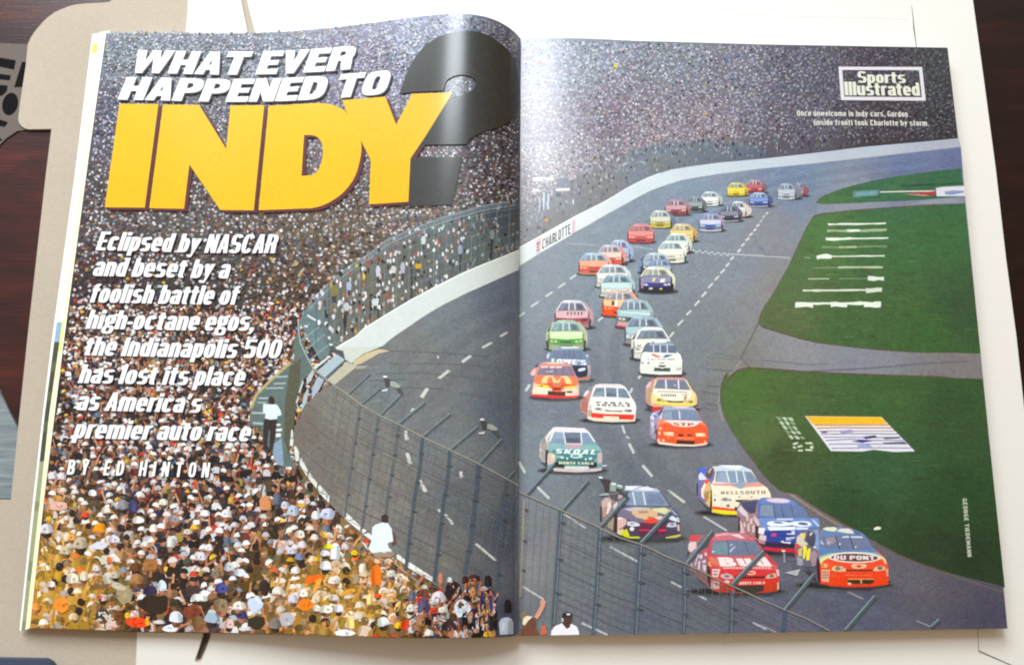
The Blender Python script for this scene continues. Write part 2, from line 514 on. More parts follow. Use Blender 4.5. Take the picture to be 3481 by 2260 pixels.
# ================================================================== magazine body
mag = empty('magazine', (XS, PH / 2, ZB))
mag['label'] = 'open glossy magazine spread on a motor race, standing bulge beside its fold'
mag['category'] = 'magazine'
def under(o):
    o.parent = mag
    o.matrix_parent_inverse = Matrix.Translation((-XS, -PH / 2, -ZB))
    return o
LEDGE = np.array([(361, 107), (299, 550), (218, 1150), (149, 1700), (101, 2134)], float)
le = cast(LEDGE[:, 0], LEDGE[:, 1], 'L')
def lx(y): return np.interp(y, le[::-1, 1], le[::-1, 0])
BEDGE = np.array([(x, np.interp(x, [101, 466, 850, 1122, 1355, 1588, 1700, 1750, 1758], [2134, 2147, 2153, 2161, 2167, 2168, 2165, 2161, 2159])) for x in np.linspace(101, 1758, 80)])
be = cast(BEDGE[:, 0], BEDGE[:, 1], 'L')
nu, nv_ = 220, 60
def page_grid(side):
    V = np.linspace(0, 1, nv_ + 1)
    U = np.linspace(0, 1, nu + 1)
    if side == 'L':
        by = np.interp(U, np.linspace(0, 1, len(BEDGE)), be[:, 1])
        bx = np.interp(U, np.linspace(0, 1, len(BEDGE)), be[:, 0])
        y = by[None] * (1 - V[:, None]) + PH * V[:, None]
        x0 = lx(y[:, 0])
        w = np.clip(V[:, None] * 4, 0, 1)
        return np.stack([(x0[:, None] + (XS - x0[:, None]) * U[None]), y], -1)
    tp = np.array([(1762, 134), (1778, 134), (1894, 130), (1972, 131), (2166, 140), (2600, 152), (3221, 163)], float)
    bp_ = np.array([(1758, 2159), (2166, 2155), (2593, 2150), (3425, 2135)], float)
    a, c = cast(tp[:, 0], tp[:, 1], 'R'), cast(bp_[:, 0], bp_[:, 1], 'R')
    def along(p):
        x = XS + (p[-1, 0] - XS) * U ** 1.15
        return np.stack([x, np.interp(x, p[:, 0], p[:, 1])], -1)
    A, Cc = along(a), along(c)
    return Cc[None] * (1 - V[:, None, None]) + A[None] * V[:, None, None]
GRID = {k: page_grid(k) for k in 'LR'}
def sheet(name, side, o1, o2, mat, flat_bottom=None):
    g = GRID[side].reshape(-1, 2)
    top, n1_ = lift(g, np.full(len(g), o1), side)
    bot = g_bot = np.column_stack([g, surf(g[:, 0], g[:, 1], side) + o2])
    if flat_bottom is not None: bot[:, 2] = np.minimum(bot[:, 2], flat_bottom)
    n = len(g); w = nu + 1
    F = []
    for j in range(nv_):
        for i in range(nu):
            a = j * w + i
            F.append((a, a + 1, a + w + 1, a + w)); F.append((n + a, n + a + w, n + a + w + 1, n + a + 1))
    for i in range(nu):
        F.append((i, n + i, n + i + 1, i + 1))
        a = nv_ * w + i; F.append((a, a + 1, n + a + 1, n + a))
    for j in range(nv_):
        a = j * w; F.append((a, a + w, n + a + w, n + a))
        a = j * w + nu; F.append((a, n + a, n + a + w, a + w))
    return under(obj_from(name, np.concatenate([top, bot]).tolist(), F, mat, None, True))
LP = sheet('left_page', 'L', -.00016, -.00024, PAPER)
RP = sheet('right_page', 'R', -.00010, -.00018, PAPER)
for o in (LP, RP):
    o.data.polygons.foreach_set('use_smooth', [True] * len(o.data.polygons))
    m = o.modifiers.new('e', 'EDGE_SPLIT'); m.split_angle = math.radians(40)
sheet('page_stack', 'L', -.0003, -.0030, PAPER)
sheet('page_stack', 'R', -.00025, -.0040, PAPER, ZB + .0003)

# fanned margins of the pages below, left of the printed page
def margin(pa, pb, z0, bands, label=None):
    """strip between two pixel lines (outer, inner), coloured along its length"""
    pa, pb = np.array(pa, float), np.array(pb, float)
    n = 60
    ys = np.linspace(0, 1, n + 1)
    def samp(p):
        t = (p[:, 1] - p[0, 1]) / (p[-1, 1] - p[0, 1])
        return np.stack([np.interp(ys, t, p[:, 0]), np.interp(ys, t, p[:, 1])], -1)
    A, B_ = samp(pa), samp(pb)
    V, F, colr = [], [], []
    for i in range(n + 1):
        for f in (0, .30, .62, 1.0, 1.5):
            p = A[i] + (B_[i] - A[i]) * f
            zz = float(z0 + max(0, surf(*cast(B_[i][:1], B_[i][1:], 'L')[0], 'L')) * .8)
            V.append((*flat(p[0], p[1], zz), zz))
    for i in range(n):
        for j in range(4):
            a = i * 5 + j
            F.append((a, a + 5, a + 6, a + 1))
            y = (A[i][1] + A[i + 1][1]) / 2
            colr += [lin(bands(y, j))] * 4
    o = ink_mesh('page_margin', np.array(V), None, F, np.array(colr), None, label, STRIP)
    return under(o)
def outer(y, j):
    if 163 < y < 184: return (205, 215, 60) if j else (240, 240, 200)
    if y < 1090: return (252, 252, 240)
    if j == 0: return (250, 250, 240)
    if y < 1165: return (135, 170, 195)
    if y < 1560: return (62, 72, 50) if int(y / 37) % 3 else (84, 92, 62)
    return (150, 158, 118) if int(y / 53) % 4 else (128, 138, 100)
margin([(314, 117), (254, 600), (177, 1150), (145, 1411), (112, 1700), (66, 2143)],
       [(337, 114), (272, 600), (205, 1150), (167, 1411), (136, 1700), (87, 2141)], -.0016, outer)
margin([(337, 112), (272, 600), (204, 1150), (167, 1411), (136, 1700), (86, 2140)],
       [(361, 107), (299, 550), (218, 1150), (149, 1700), (101, 2134)], -.0008,
       lambda y, j: (236, 226, 130) if (1090 < y < 1200 and j < 2) else ((246, 240, 205) if j != 1 else (236, 228, 185)))
# staple at the fold
st = bpy.data.meshes.new('staple'); bm = bmesh.new()
q = cast(np.array([1761.0]), np.array([1158.0]), 'R')[0]
bmesh.ops.create_cone(bm, cap_ends=True, segments=10, radius1=.00035, radius2=.00035, depth=.0045,
                      matrix=Matrix.Translation((q[0] + .0002, q[1], hR(q[0], q[1]) + .0004)) @ Matrix.Rotation(math.pi / 2, 4, 'X'))
bm.to_mesh(st); bm.free()
so = bpy.data.objects.new('staple', st); COL.objects.link(so)
mst, nt, b = new_mat('steel_staple'); b.inputs['Metallic'].default_value = 1; b.inputs['Base Color'].default_value = (.7, .7, .7, 1); b.inputs['Roughness'].default_value = .3
st.materials.append(mst); under(so)

# ================================================================== lettering: a heavy block alphabet built from strokes
def sup(cx, cy, a, c, ang, n):
    t = np.radians(ang); k = 2.0 / n
    return np.stack([cx + a * np.sign(np.cos(t)) * np.abs(np.cos(t)) ** k, cy + c * np.sign(np.sin(t)) * np.abs(np.sin(t)) ** k], -1)
class Face:
    def __init__(f, s, t, n=3.0, w=.5, x=.74, sp=.42): f.s, f.t, f.n, f.w, f.x, f.sp = s, t, n, w, x, sp
    def arc(f, x0, y0, x1, y1, a0=0, a1=360, s=None, t=None):
        s = s or f.s; t = t or f.t
        cx, cy, a, c = (x0 + x1) / 2, (y0 + y1) / 2, (x1 - x0) / 2, (y1 - y0) / 2
        out = []
        m = max(1, int(math.ceil((a1 - a0) / 90.0)))
        for i in range(m):
            A = np.linspace(a0 + (a1 - a0) * i / m, a0 + (a1 - a0) * (i + 1) / m, 10)
            o, q = sup(cx, cy, a, c, A, f.n), sup(cx, cy, max(a - s, .01), max(c - t, .01), A, f.n)
            out.append(np.concatenate([o, q[::-1]]))
        return out
    def bar(f, x0, y0, x1, y1): return [np.array([(x0, y0), (x1, y0), (x1, y1), (x0, y1)])]
    def pg(f, *p): return [np.array(p, float)]
    def glyph(f, ch):
        s, t, w, X = f.s, f.t, f.w, f.x
        A, B_, P = f.arc, f.bar, f.pg
        W = w * 1.12
        if ch == ' ': return [], w * f.sp
        if ch == 'a': return A(0, 0, w, X * .60, 0, 360, s, t * .8) + B_(w - s, 0, w, X * .7) + A(0, X * .25, w, X, 0, 165), w
        if ch == 'b': return B_(0, 0, s, 1) + A(0, 0, w, X), w
        if ch == 'c': return A(0, 0, w, X, 32, 328), w
        if ch == 'd': return B_(w - s, 0, w, 1) + A(0, 0, w, X), w
        if ch == 'e': return A(0, 0, w, X, 0, 325) + B_(s * .8, X * .40, w, X * .40 + t * .75), w
        if ch == 'f': return B_(.10 * w, 0, .10 * w + s, .85) + A(.10 * w, .55, w * .95, 1.0, 70, 180) + B_(0, X - t, w * .75, X), w * .74
        if ch == 'g': return A(0, X * .34, w, X, 0, 360, s, t * .85) + A(-.02, -.25, w + .02, X * .26, 0, 360, s * .85, t * .8) + P((.1 * w, X * .2), (.5 * w, X * .2), (.42 * w, X * .42), (.1 * w, X * .42)) + P((w * .6, X * .93), (w * 1.12, X * .93), (w * 1.12, X * 1.08), (w * .8, X * 1.08)), w
        if ch == 'h': return B_(0, 0, s, 1) + A(0, X * .2, w, X, 0, 150) + B_(w - s, 0, w, X * .62), w
        if ch == 'i': return B_(0, 0, s, X) + B_(0, .83, s, 1), s
        if ch == 'l': return B_(0, 0, s, 1), s
        if ch == 'm': return B_(0, 0, s, X) + A(0, X * .2, w, X, 0, 150) + B_(w - s, 0, w, X * .62) + A(w - s, X * .2, 2 * w - s, X, 0, 150) + B_(2 * w - 2 * s, 0, 2 * w - s, X * .62), 2 * w - s
        if ch == 'n': return B_(0, 0, s, X) + A(0, X * .2, w, X, 0, 150) + B_(w - s, 0, w, X * .62), w
        if ch == 'o': return A(0, 0, w, X), w
        if ch == 'p': return B_(0, -.25, s, X) + A(0, 0, w, X), w
        if ch == 'r': return B_(0, 0, s, X) + A(.1 * w, X * .35, w * .95, X, 55, 150), w * .72
        if ch == 's': return A(0, X * .44, w, X, 25, 270, s, t * .85) + A(0, 0, w, X * .58, -155, 90, s, t * .85), w
        if ch == 't': return B_(.12 * w, .08, .12 * w + s, .92) + A(.12 * w, 0, w * .95, .4, 180, 285) + B_(0, X - t, w * .72, X), w * .74
        if ch == 'u': return B_(w - s, 0, w, X) + A(0, 0, w, X * .8, 180, 330) + B_(0, X * .35, s, X), w
        if ch == 'y': return P((0, X), (s, X), (w * .62, .05), (w * .36, .0)) + P((w - s, X), (w, X), (w * .42, -.25), (w * .08, -.25), (w * .1, -.14), (w * .3, -.12)), w
        if ch == ',': return P((0, 0), (s, 0), (s, s * .9), (0, s * .9)) + P((s * .35, 0), (s, 0), (s * .5, -.17), (0.0, -.17)), s
        if ch == "'": return P((0, 1), (s, 1), (s * .6, .72), (.0, .72)), s
        if ch == '-': return B_(0, X * .36, w * .5, X * .36 + t), w * .5
        if ch == '.': return B_(0, 0, s, s * .8), s
        if ch == '(': return A(0, -.15, w, 1.05, 115, 245), w * .42
        if ch == ')': return [p - np.array([w * .58, 0]) for p in A(0, -.15, w, 1.05, -65, 65)], w * .42
        if ch == 'w': return P((0, X), (s, X), (w * .5, 0), (w * .22, 0)) + P((w * .55, X), (w * .85, X), (w * .45, 0), (w * .3, 0)) + P((w * .6, X), (w * .85, X), (w * 1.1, 0), (w * .85, 0)) + P((w * 1.4 - s, X), (w * 1.4, X), (w * 1.05, 0), (w * .88, 0)), w * 1.4
        if ch == 'k': return B_(0, 0, s, 1) + P((s, X * .3), (w - s * .3, X), (w + s * .3, X), (s, X * .1)) + P((s * 1.1, X * .45), (w - s * .6, 0), (w + s * .3, 0), (s * 1.5, X * .62)), w
        if ch == 'A': return P((0, 0), (s * .95, 0), (W * .56, 1), (W * .30, 1)) + P((W - s * .95, 0), (W, 0), (W * .70, 1), (W * .44, 1)) + B_(W * .25, .20, W * .75, .20 + t), W
        if ch == 'B': return B_(0, 0, s, 1) + A(-W * .35, .46, W * .94, 1, -90, 90) + A(-W * .35, 0, W, .56, -90, 90), W
        if ch == 'C': return A(0, 0, W, 1, 30, 330), W
        if ch == 'D': return B_(0, 0, s, 1) + A(-W * .5, 0, W, 1, -90, 90, s, t) + B_(0, 0, W * .4, t) + B_(0, 1 - t, W * .4, 1), W
        if ch == 'E': return B_(0, 0, s, 1) + B_(0, 0, W * .86, t) + B_(0, 1 - t, W * .86, 1) + B_(0, .5 - t * .45, W * .78, .5 + t * .45), W * .86
        if ch == 'G': return A(0, 0, W, 1, 35, 330) + B_(W * .5, .38, W, .38 + t * .8) + B_(W - s, .1, W, .45), W
        if ch == 'H': return B_(0, 0, s, 1) + B_(W - s, 0, W, 1) + B_(0, .5 - t / 2, W, .5 + t / 2), W
        if ch == 'I': return B_(0, 0, s, 1), s
        if ch == 'K': return B_(0, 0, s, 1) + P((s, .35), (W - s * .9, 1), (W, 1), (s, .1)) + P((s * 1.1, .5), (W - s, 0), (W, 0), (s * 1.8, .7)), W
        if ch == 'L': return B_(0, 0, s, 1) + B_(0, 0, W * .82, t), W * .82
        if ch == 'M': return B_(0, 0, s, 1) + B_(W * 1.25 - s, 0, W * 1.25, 1) + P((0, 1), (s, 1), (W * .75, .2), (W * .5, .2)) + P((W * 1.25 - s, 1), (W * 1.25, 1), (W * .75, .2), (W * .5, .2)), W * 1.25
        if ch == 'N': return B_(0, 0, s * .9, 1) + B_(W - s * .9, 0, W, 1) + P((0, 1), (s * 1.05, 1), (W, 0), (W - s * 1.05, 0)), W
        if ch == 'O': return A(0, 0, W, 1), W
        if ch == 'P': return B_(0, 0, s, 1) + A(-W * .5, .36, W, 1, -90, 90, s, t * .9) + B_(0, 1 - t * .9, W * .4, 1) + B_(0, .36, W * .4, .36 + t * .9), W
        if ch == 'R': return B_(0, 0, s, 1) + A(-W * .5, .40, W, 1, -90, 90, s, t * .9) + B_(0, 1 - t * .9, W * .4, 1) + B_(0, .40, W * .4, .40 + t * .9) + P((W - s, 0), (W * 1.02, 0), (W * .95, .5), (W * .5, .5)), W
        if ch == 'S': return A(0, .43, W, 1, 20, 270, s, t * .9) + A(0, 0, W, .57, -160, 90, s, t * .9), W
        if ch == 'T': return B_((W - s) / 2, 0, (W + s) / 2, 1) + B_(0, 1 - t, W, 1), W
        if ch == 'U': return A(0, 0, W, .8, 180, 360) + B_(0, .4, s, 1) + B_(W - s, .4, W, 1), W
        if ch == 'V': return P((0, 1), (s, 1), (W * .62, 0), (W * .34, 0)) + P((W - s, 1), (W, 1), (W * .66, 0), (W * .38, 0)), W
        if ch == 'W': return P((0, 1), (s, 1), (W * .55, 0), (W * .25, 0)) + P((W * .62, 1), (W * .9, 1), (W * .52, 0), (W * .3, 0)) + P((W * .66, 1), (W * .95, 1), (W * 1.2, 0), (W * .92, 0)) + P((W * 1.5 - s, 1), (W * 1.5, 1), (W * 1.22, 0), (W * .95, 0)), W * 1.5
        if ch == 'Y': return P((0, 1), (s, 1), (W * .62, .4), (W * .38, .3)) + P((W - s, 1), (W, 1), (W * .62, .3), (W * .38, .4)) + B_((W - s) / 2, 0, (W + s) / 2, .45), W
        if ch == '0': return A(0, 0, W, 1), W
        if ch == '5': return A(0, 0, W, .64, -155, 115) + B_(0, .48, s * .8, 1) + B_(0, 1 - t, W * .9, 1), W
        if ch == '4': return B_(W - s * 1.3, 0, W - s * .3, 1) + B_(0, .2, W, .2 + t) + P((0, .2), (s, .2), (W - s * .4, 1), (W - s * 1.3, 1)), W
        return f.bar(0, 0, w, 1), w
    def set(f, text, gap):
        """pieces and total width of a line of text, unit cap height"""
        x, out = 0.0, []
        for ch in text:
            g, adv = f.glyph(ch)
            out += [p + np.array([x, 0]) for p in g]
            x += adv + gap
        return out, x - gap
def put_line(pr, face, text, p0, p1, cap, col, lay, slant=0.0, gap=.06, shadow=None, clip=None):
    """set TEXT on the page from pixel p0 to pixel p1 (its baseline), cap height CAP in pixels"""
    pieces, wid = face.set(text, gap)
    ends = cast(np.array([p0[0], p1[0]], float), np.array([p0[1], p1[1]], float), pr.side)
    up = cast(np.array([p0[0]], float), np.array([p0[1] - cap], float), pr.side)[0]
    d = ends[1] - ends[0]; L = np.hypot(*d); d /= L
    n = np.array([-d[1], d[0]])
    hgt = abs((up - ends[0]) @ n)
    kx = L / wid
    for i, p in enumerate(pieces):
        x, y = p[:, 0] * kx + p[:, 1] * hgt * slant, p[:, 1] * hgt
        w = ends[0] + x[:, None] * d + y[:, None] * n
        if shadow:
            pr.world(w + d * shadow[0] * hgt - n * shadow[1] * hgt, shadow[2], lay + (i % 60) * .12)
        pr.world(w, col, lay + 9 + (i % 60) * .12)
def put_quad(pr, face, text, quad, col, lay, gap=.08):
    """set TEXT into a pixel quad: top left, top right, bottom right, bottom left"""
    pieces, wid = face.set(text, gap)
    tl, tr, br, bl = np.array(quad, float)
    for i, p in enumerate(pieces):
        u, v = (p[:, 0] / wid)[:, None], p[:, 1][:, None]
        q = (bl * (1 - u) + br * u) * (1 - v) + (tl * (1 - u) + tr * u) * v
        w = cast(q[:, 0], q[:, 1], pr.side)
        if np.cross(w[1] - w[0], w[2] - w[0]) == 0: pass
        pr.world(w, col, lay + (i % 40) * .1)

# ================================================================== printed picture: grounds
TL, TR, BR, BL_ = (361, 107), (3221, 163), (3425, 2135), (101, 2134)
Aa = T(850, 550); Ab = T(850, 1100); Ac = T(850, 1660); Ra = T(1700, 550); Rb = T(1700, 1100); Rc = T(1700, 1660); Sa = T(2581, 550); Sb = T(2581, 1100); Sc = T(2581, 1660); R0 = T(1700, 0); S0 = T(2581, 0)
# edges of the big areas, in photograph pixels
FENCE_TOP = Aa([(2360, 335), (2318, 345), (2150, 372), (2000, 400), (1850, 445), (1700, 490), (1550, 545), (1400, 600), (1300, 645), (1200, 690), (1120, 750), (1050, 810), (975, 852), (900, 900), (830, 952), (760, 1010), (700, 1060), (650, 1110), (600, 1160), (560, 1200), (510, 1262), (470, 1320), (440, 1410), (425, 1500)]) + Ab([(440, 170), (490, 270), (560, 395)])
WALL_TOP_L = Aa([(2345, 780), (2318, 790), (2210, 835), (2100, 880), (1980, 928), (1860, 980), (1780, 1020), (1700, 1060), (1550, 1138), (1400, 1220), (1300, 1280), (1200, 1340), (1100, 1402), (1000, 1465)]) + Ab([(925, 118), (840, 165), (755, 218)])
WALL_BOT_L = Aa([(2345, 948), (2318, 960), (2210, 1010), (2100, 1060), (2000, 1105), (1900, 1150), (1800, 1200), (1700, 1250), (1600, 1308), (1500, 1370), (1400, 1440), (1260, 1535)]) + Ab([(1220, 150), (1170, 195)])
WALL_TOP_R = Ra([(140, 770), (165, 758), (360, 650), (510, 565), (660, 480), (780, 420), (900, 360), (1000, 302), (1100, 240), (1200, 187), (1300, 140), (1400, 102), (1500, 70), (1650, 45)]) + R0([(1900, 1428), (2100, 1410), (2318, 1390)]) + S0([(230, 1370), (450, 1345), (680, 1318), (900, 1290), (1100, 1272), (1300, 1255), (1530, 1234), (1745, 1213)])
WALL_BOT_R = Ra([(140, 922), (165, 910), (330, 812), (500, 700), (660, 615), (780, 550), (900, 480), (1000, 425), (1100, 370), (1200, 314), (1300, 262), (1400, 222), (1500, 190), (1600, 160), (1750, 134), (1900, 110), (2100, 85), (2318, 58)]) + S0([(250, 1455), (500, 1430), (750, 1402), (1000, 1375), (1200, 1352), (1400, 1330), (1580, 1309), (1765, 1288)])
NEAR = Ab([(720, 535), (660, 560), (600, 610), (540, 660), (490, 715), (455, 770), (435, 830), (405, 880), (390, 920), (384, 1000), (385, 1060), (410, 1150), (440, 1230), (500, 1330), (600, 1460), (660, 1545)]) + Ac([(690, 120), (830, 260), (970, 390), (1080, 480), (1280, 610), (1380, 690), (1600, 830), (1700, 900), (1780, 1010), (1850, 1180), (1885, 1295)])
SPINE = [(1761.5, 150), (1761, 700), (1760, 1200), (1759, 1700), (1758, 2160)]
TRACK_L = [(1773, 918)] + WALL_BOT_L + Ab([(940, 370), (740, 540)]) + NEAR + [(1772, 2170)]
def curve(pts, n=4):
    """smooth polyline through pts"""
    p = np.array(pts, float); out = []
    for i in range(len(p) - 1):
        a, b_, c, d = p[max(i - 1, 0)], p[i], p[i + 1], p[min(i + 2, len(p) - 1)]
        for j in range(n):
            t = j / n
            out.append(.5 * ((2 * b_) + (c - a) * t + (2 * a - 5 * b_ + 4 * c - d) * t * t + (3 * b_ - a - 3 * c + d) * t ** 3))
    return [tuple(q) for q in out] + [tuple(p[-1])]
def clampL(pts): return [(min(x, 1761.2), y) for x, y in pts]
def bandpoly(a, b): return list(a) + list(b)[::-1]

crowd_ground = idw([(400, 130, (84, 92, 100)), (900, 150, (78, 82, 92)), (1450, 90, (100, 106, 122)), (1700, 200, (70, 74, 84)), (330, 400, (64, 62, 76)), (1250, 250, (92, 88, 104)),
                    (1650, 480, (62, 56, 62)), (1450, 700, (84, 76, 70)), (320, 700, (64, 56, 56)), (700, 750, (72, 66, 62)), (1150, 800, (82, 70, 58)), (1000, 1000, (70, 56, 44)), (300, 1000, (52, 40, 42)),
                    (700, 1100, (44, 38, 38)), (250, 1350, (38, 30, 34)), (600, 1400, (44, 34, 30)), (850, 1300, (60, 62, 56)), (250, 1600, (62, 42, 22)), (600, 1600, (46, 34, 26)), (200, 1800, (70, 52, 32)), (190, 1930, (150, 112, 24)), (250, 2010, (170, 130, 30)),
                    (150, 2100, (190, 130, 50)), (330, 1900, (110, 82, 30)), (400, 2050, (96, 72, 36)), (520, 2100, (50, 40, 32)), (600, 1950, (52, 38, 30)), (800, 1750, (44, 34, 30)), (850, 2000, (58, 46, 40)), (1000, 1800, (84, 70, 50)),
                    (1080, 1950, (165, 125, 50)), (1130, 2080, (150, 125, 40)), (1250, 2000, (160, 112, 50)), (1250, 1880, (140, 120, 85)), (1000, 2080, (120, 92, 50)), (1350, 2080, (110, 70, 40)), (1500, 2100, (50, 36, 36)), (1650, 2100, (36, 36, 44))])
crowd_ground_r = idw([(1800, 200, (120, 122, 138)), (2000, 180, (100, 108, 118)), (2300, 200, (92, 98, 106)), (2500, 260, (88, 88, 98)), (2700, 250, (66, 66, 78)), (3000, 260, (48, 42, 52)), (3200, 230, (42, 46, 48)),
                      (1800, 450, (112, 106, 116)), (2100, 400, (92, 84, 94)), (2400, 400, (100, 92, 100)), (2700, 420, (70, 64, 76)), (3000, 400, (46, 38, 46)), (3230, 420, (38, 38, 44)), (1850, 560, (136, 130, 134)), (2200, 480, (112, 104, 110)), (1760, 600, (90, 84, 86))])
def lighter(f, k):
    def g(px):
        w = np.clip((900 - px[:, 1:2]) / 700, 0, 1)
        return f(px) * (1 + k * w)
    return g
crowd_ground, crowd_ground_r = lighter(crowd_ground, .5), lighter(crowd_ground_r, .35)
def neutral(ctrl, k=.24):
    f = idw(ctrl)
    def g(px):
        c = f(px)
        return c * (1 - k) + (c @ np.array([[.25], [.6], [.15]])) * np.array([[.99, 1.0, .97]]) * k
    return g
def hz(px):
    """how strongly the crowd colours go orange yellow (two patches at the foot of the left page)"""
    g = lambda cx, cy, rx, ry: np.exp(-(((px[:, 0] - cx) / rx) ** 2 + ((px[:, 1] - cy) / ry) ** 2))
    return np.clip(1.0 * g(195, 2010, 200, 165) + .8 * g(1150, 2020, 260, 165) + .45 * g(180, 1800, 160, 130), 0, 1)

g = Print('L')
yy = np.linspace(.004, PH, 30)
ring = [tuple(p) for p in be[:-1]] + [(XS, be[-1, 1])] + [(XS, PH)] + [(lx(y), y) for y in yy[::-1]]
g.world(np.array(ring), None, 1)
g.build('printed_crowd_ground', LP, field=crowd_ground, grid=.006)
g = Print('R')
gr = GRID['R']
g.poly([(1761.5, 135)] + [tuple(p) for p in proj(lift(gr[-1, 4::8], np.zeros(len(gr[-1, 4::8])), 'R')[0])] + [(3221, 163), (3258, 478)] + WALL_TOP_R[::-1], None, 1)
g.build('printed_crowd_ground', RP, field=crowd_ground_r, grid=.008)

# ------------------------------------------------------------------ people of the stands
def mesh_people(name, side, polys, parent, label=None):
    """polys: list of (px points, linear colour, layer)"""
    allp = np.concatenate([p for p, _, _ in polys])
    xy = cast(allp[:, 0], allp[:, 1], side)
    off = np.concatenate([np.full(len(p), l * UNITS[side]) for p, _, l in polys])
    P, N = lift(xy, off, side)
    F, C, k = [], [], 0
    for p, c, _ in polys:
        n = len(p)
        q = xy[k:k + n]
        ar = (q[:, 0] * np.roll(q[:, 1], -1) - np.roll(q[:, 0], -1) * q[:, 1]).sum()
        ids = list(range(k, k + n))
        F.append(ids if ar > 0 else ids[::-1]); C += [c] * n
        k += n
    return ink_mesh(name, P, N, F, np.array(C), parent, label)
PAL_FAR = [((212, 216, 228), 44), ((176, 178, 192), 24), ((120, 122, 138), 14), ((48, 46, 54), 16), ((150, 96, 96), 4), ((110, 140, 165), 5), ((196, 178, 170), 6), ((190, 170, 90), .8)]
PAL_MID = [((224, 224, 226), 36), ((186, 184, 186), 16), ((206, 176, 156), 9), ((150, 104, 80), 12), ((44, 34, 34), 22), ((176, 66, 52), 4.5), ((96, 124, 150), 6), ((86, 100, 92), 5), ((208, 176, 60), 1.8), ((60, 62, 96), 4)]
PAL_CAP = [((226, 224, 220), 42), ((186, 186, 190), 10), ((34, 30, 34), 26), ((60, 62, 92), 6), ((120, 136, 156), 5), ((200, 60, 40), 4), ((216, 176, 50), 3.5), ((120, 84, 60), 11), ((70, 86, 70), 4)]
PAL_SH = [((216, 214, 216), 20), ((30, 25, 27), 50), ((62, 52, 56), 14), ((150, 110, 86), 12), ((110, 44, 40), 7), ((48, 52, 84), 8), ((96, 116, 134), 5), ((176, 150, 70), 3)]
def pick(pal, n):
    w = np.array([x for _, x in pal]); c = np.array([lin(k) for k, _ in pal])
    k = c[rng.choice(len(pal), n, p=w / w.sum())]
    return np.clip(k * np.exp(rng.normal(0, .16, (n, 1))) * np.exp(rng.normal(0, .04, (n, 3))), 0, .86)
def blob(cx, cy, rx, ry, rot, n=7, rough=.22):
    A = np.linspace(0, 2 * np.pi, n, endpoint=False) + rng.random() * 6
    r = 1 + rng.uniform(-rough, rough, n)
    x, y = rx * np.cos(A) * r, ry * np.sin(A) * r
    return np.stack([cx + x * math.cos(rot) - y * math.sin(rot), cy + x * math.sin(rot) + y * math.cos(rot)], 1)
VEIL = np.array([.46, .255, .012])                 # golden colour added over the crowd in these patches
polys = []
PAGE_L = [(368, 111), (627, 111), (761, 115), (850, 113), (966, 109), (1122, 97), (1277, 78), (1393, 62), (1510, 51), (1549, 50), (1626, 57), (1704, 87), (1750, 120), (1759, 150), (1755, 2152), (1700, 2160), (1588, 2163), (1355, 2162), (1122, 2156), (850, 2148), (466, 2142), (108, 2130)] + [(155, 1700), (224, 1150), (305, 550)]
def free_l(px, m=0):
    return inside(px, PAGE_L) & ~inside(px, TRACK_L)
def far_person(px, s, c1, ground, br, lay):
    """a spectator far off: a mid tone body and a pale cap or shirt, both ragged"""
    cx, cy = px
    r = rng.random(5)
    j = r[4] * .9
    if r[0] < .85:
        m = ground * rng.uniform(.7, 2.3) * np.exp(rng.normal(0, .08, 3))
        polys.append((blob(cx + rng.normal(0, s * .2), cy + rng.normal(0, s * .2), s * rng.uniform(.34, .62), s * rng.uniform(.26, .5), rng.normal(0, .6), 6, .38), m * br, lay + j * .4))
    if r[1] < .82:
        polys.append((blob(cx, cy, s * rng.uniform(.22, .44), s * rng.uniform(.18, .36), rng.normal(0, .7), 6, .36), c1 * br * rng.uniform(.42, .84) * (1.03, .99, .98), lay + .5 + j * .5))
    if r[2] < .25:
        polys.append((blob(cx + rng.normal(0, s * .3), cy + rng.normal(0, s * .3), s * .2, s * .16, 0, 5, .3), c1 * br * .45, lay + .8 + j * .4))
def limb(p, q, r0, r1, c, lay):
    p, q = np.array(p), np.array(q)
    d = (q - p) / (np.linalg.norm(q - p) + 1e-6); n = np.array([-d[1], d[0]])
    polys.append((np.array([p + n * r0, q + n * r1, q + d * r1 * .6, q - n * r1, p - n * r0]), c, lay))
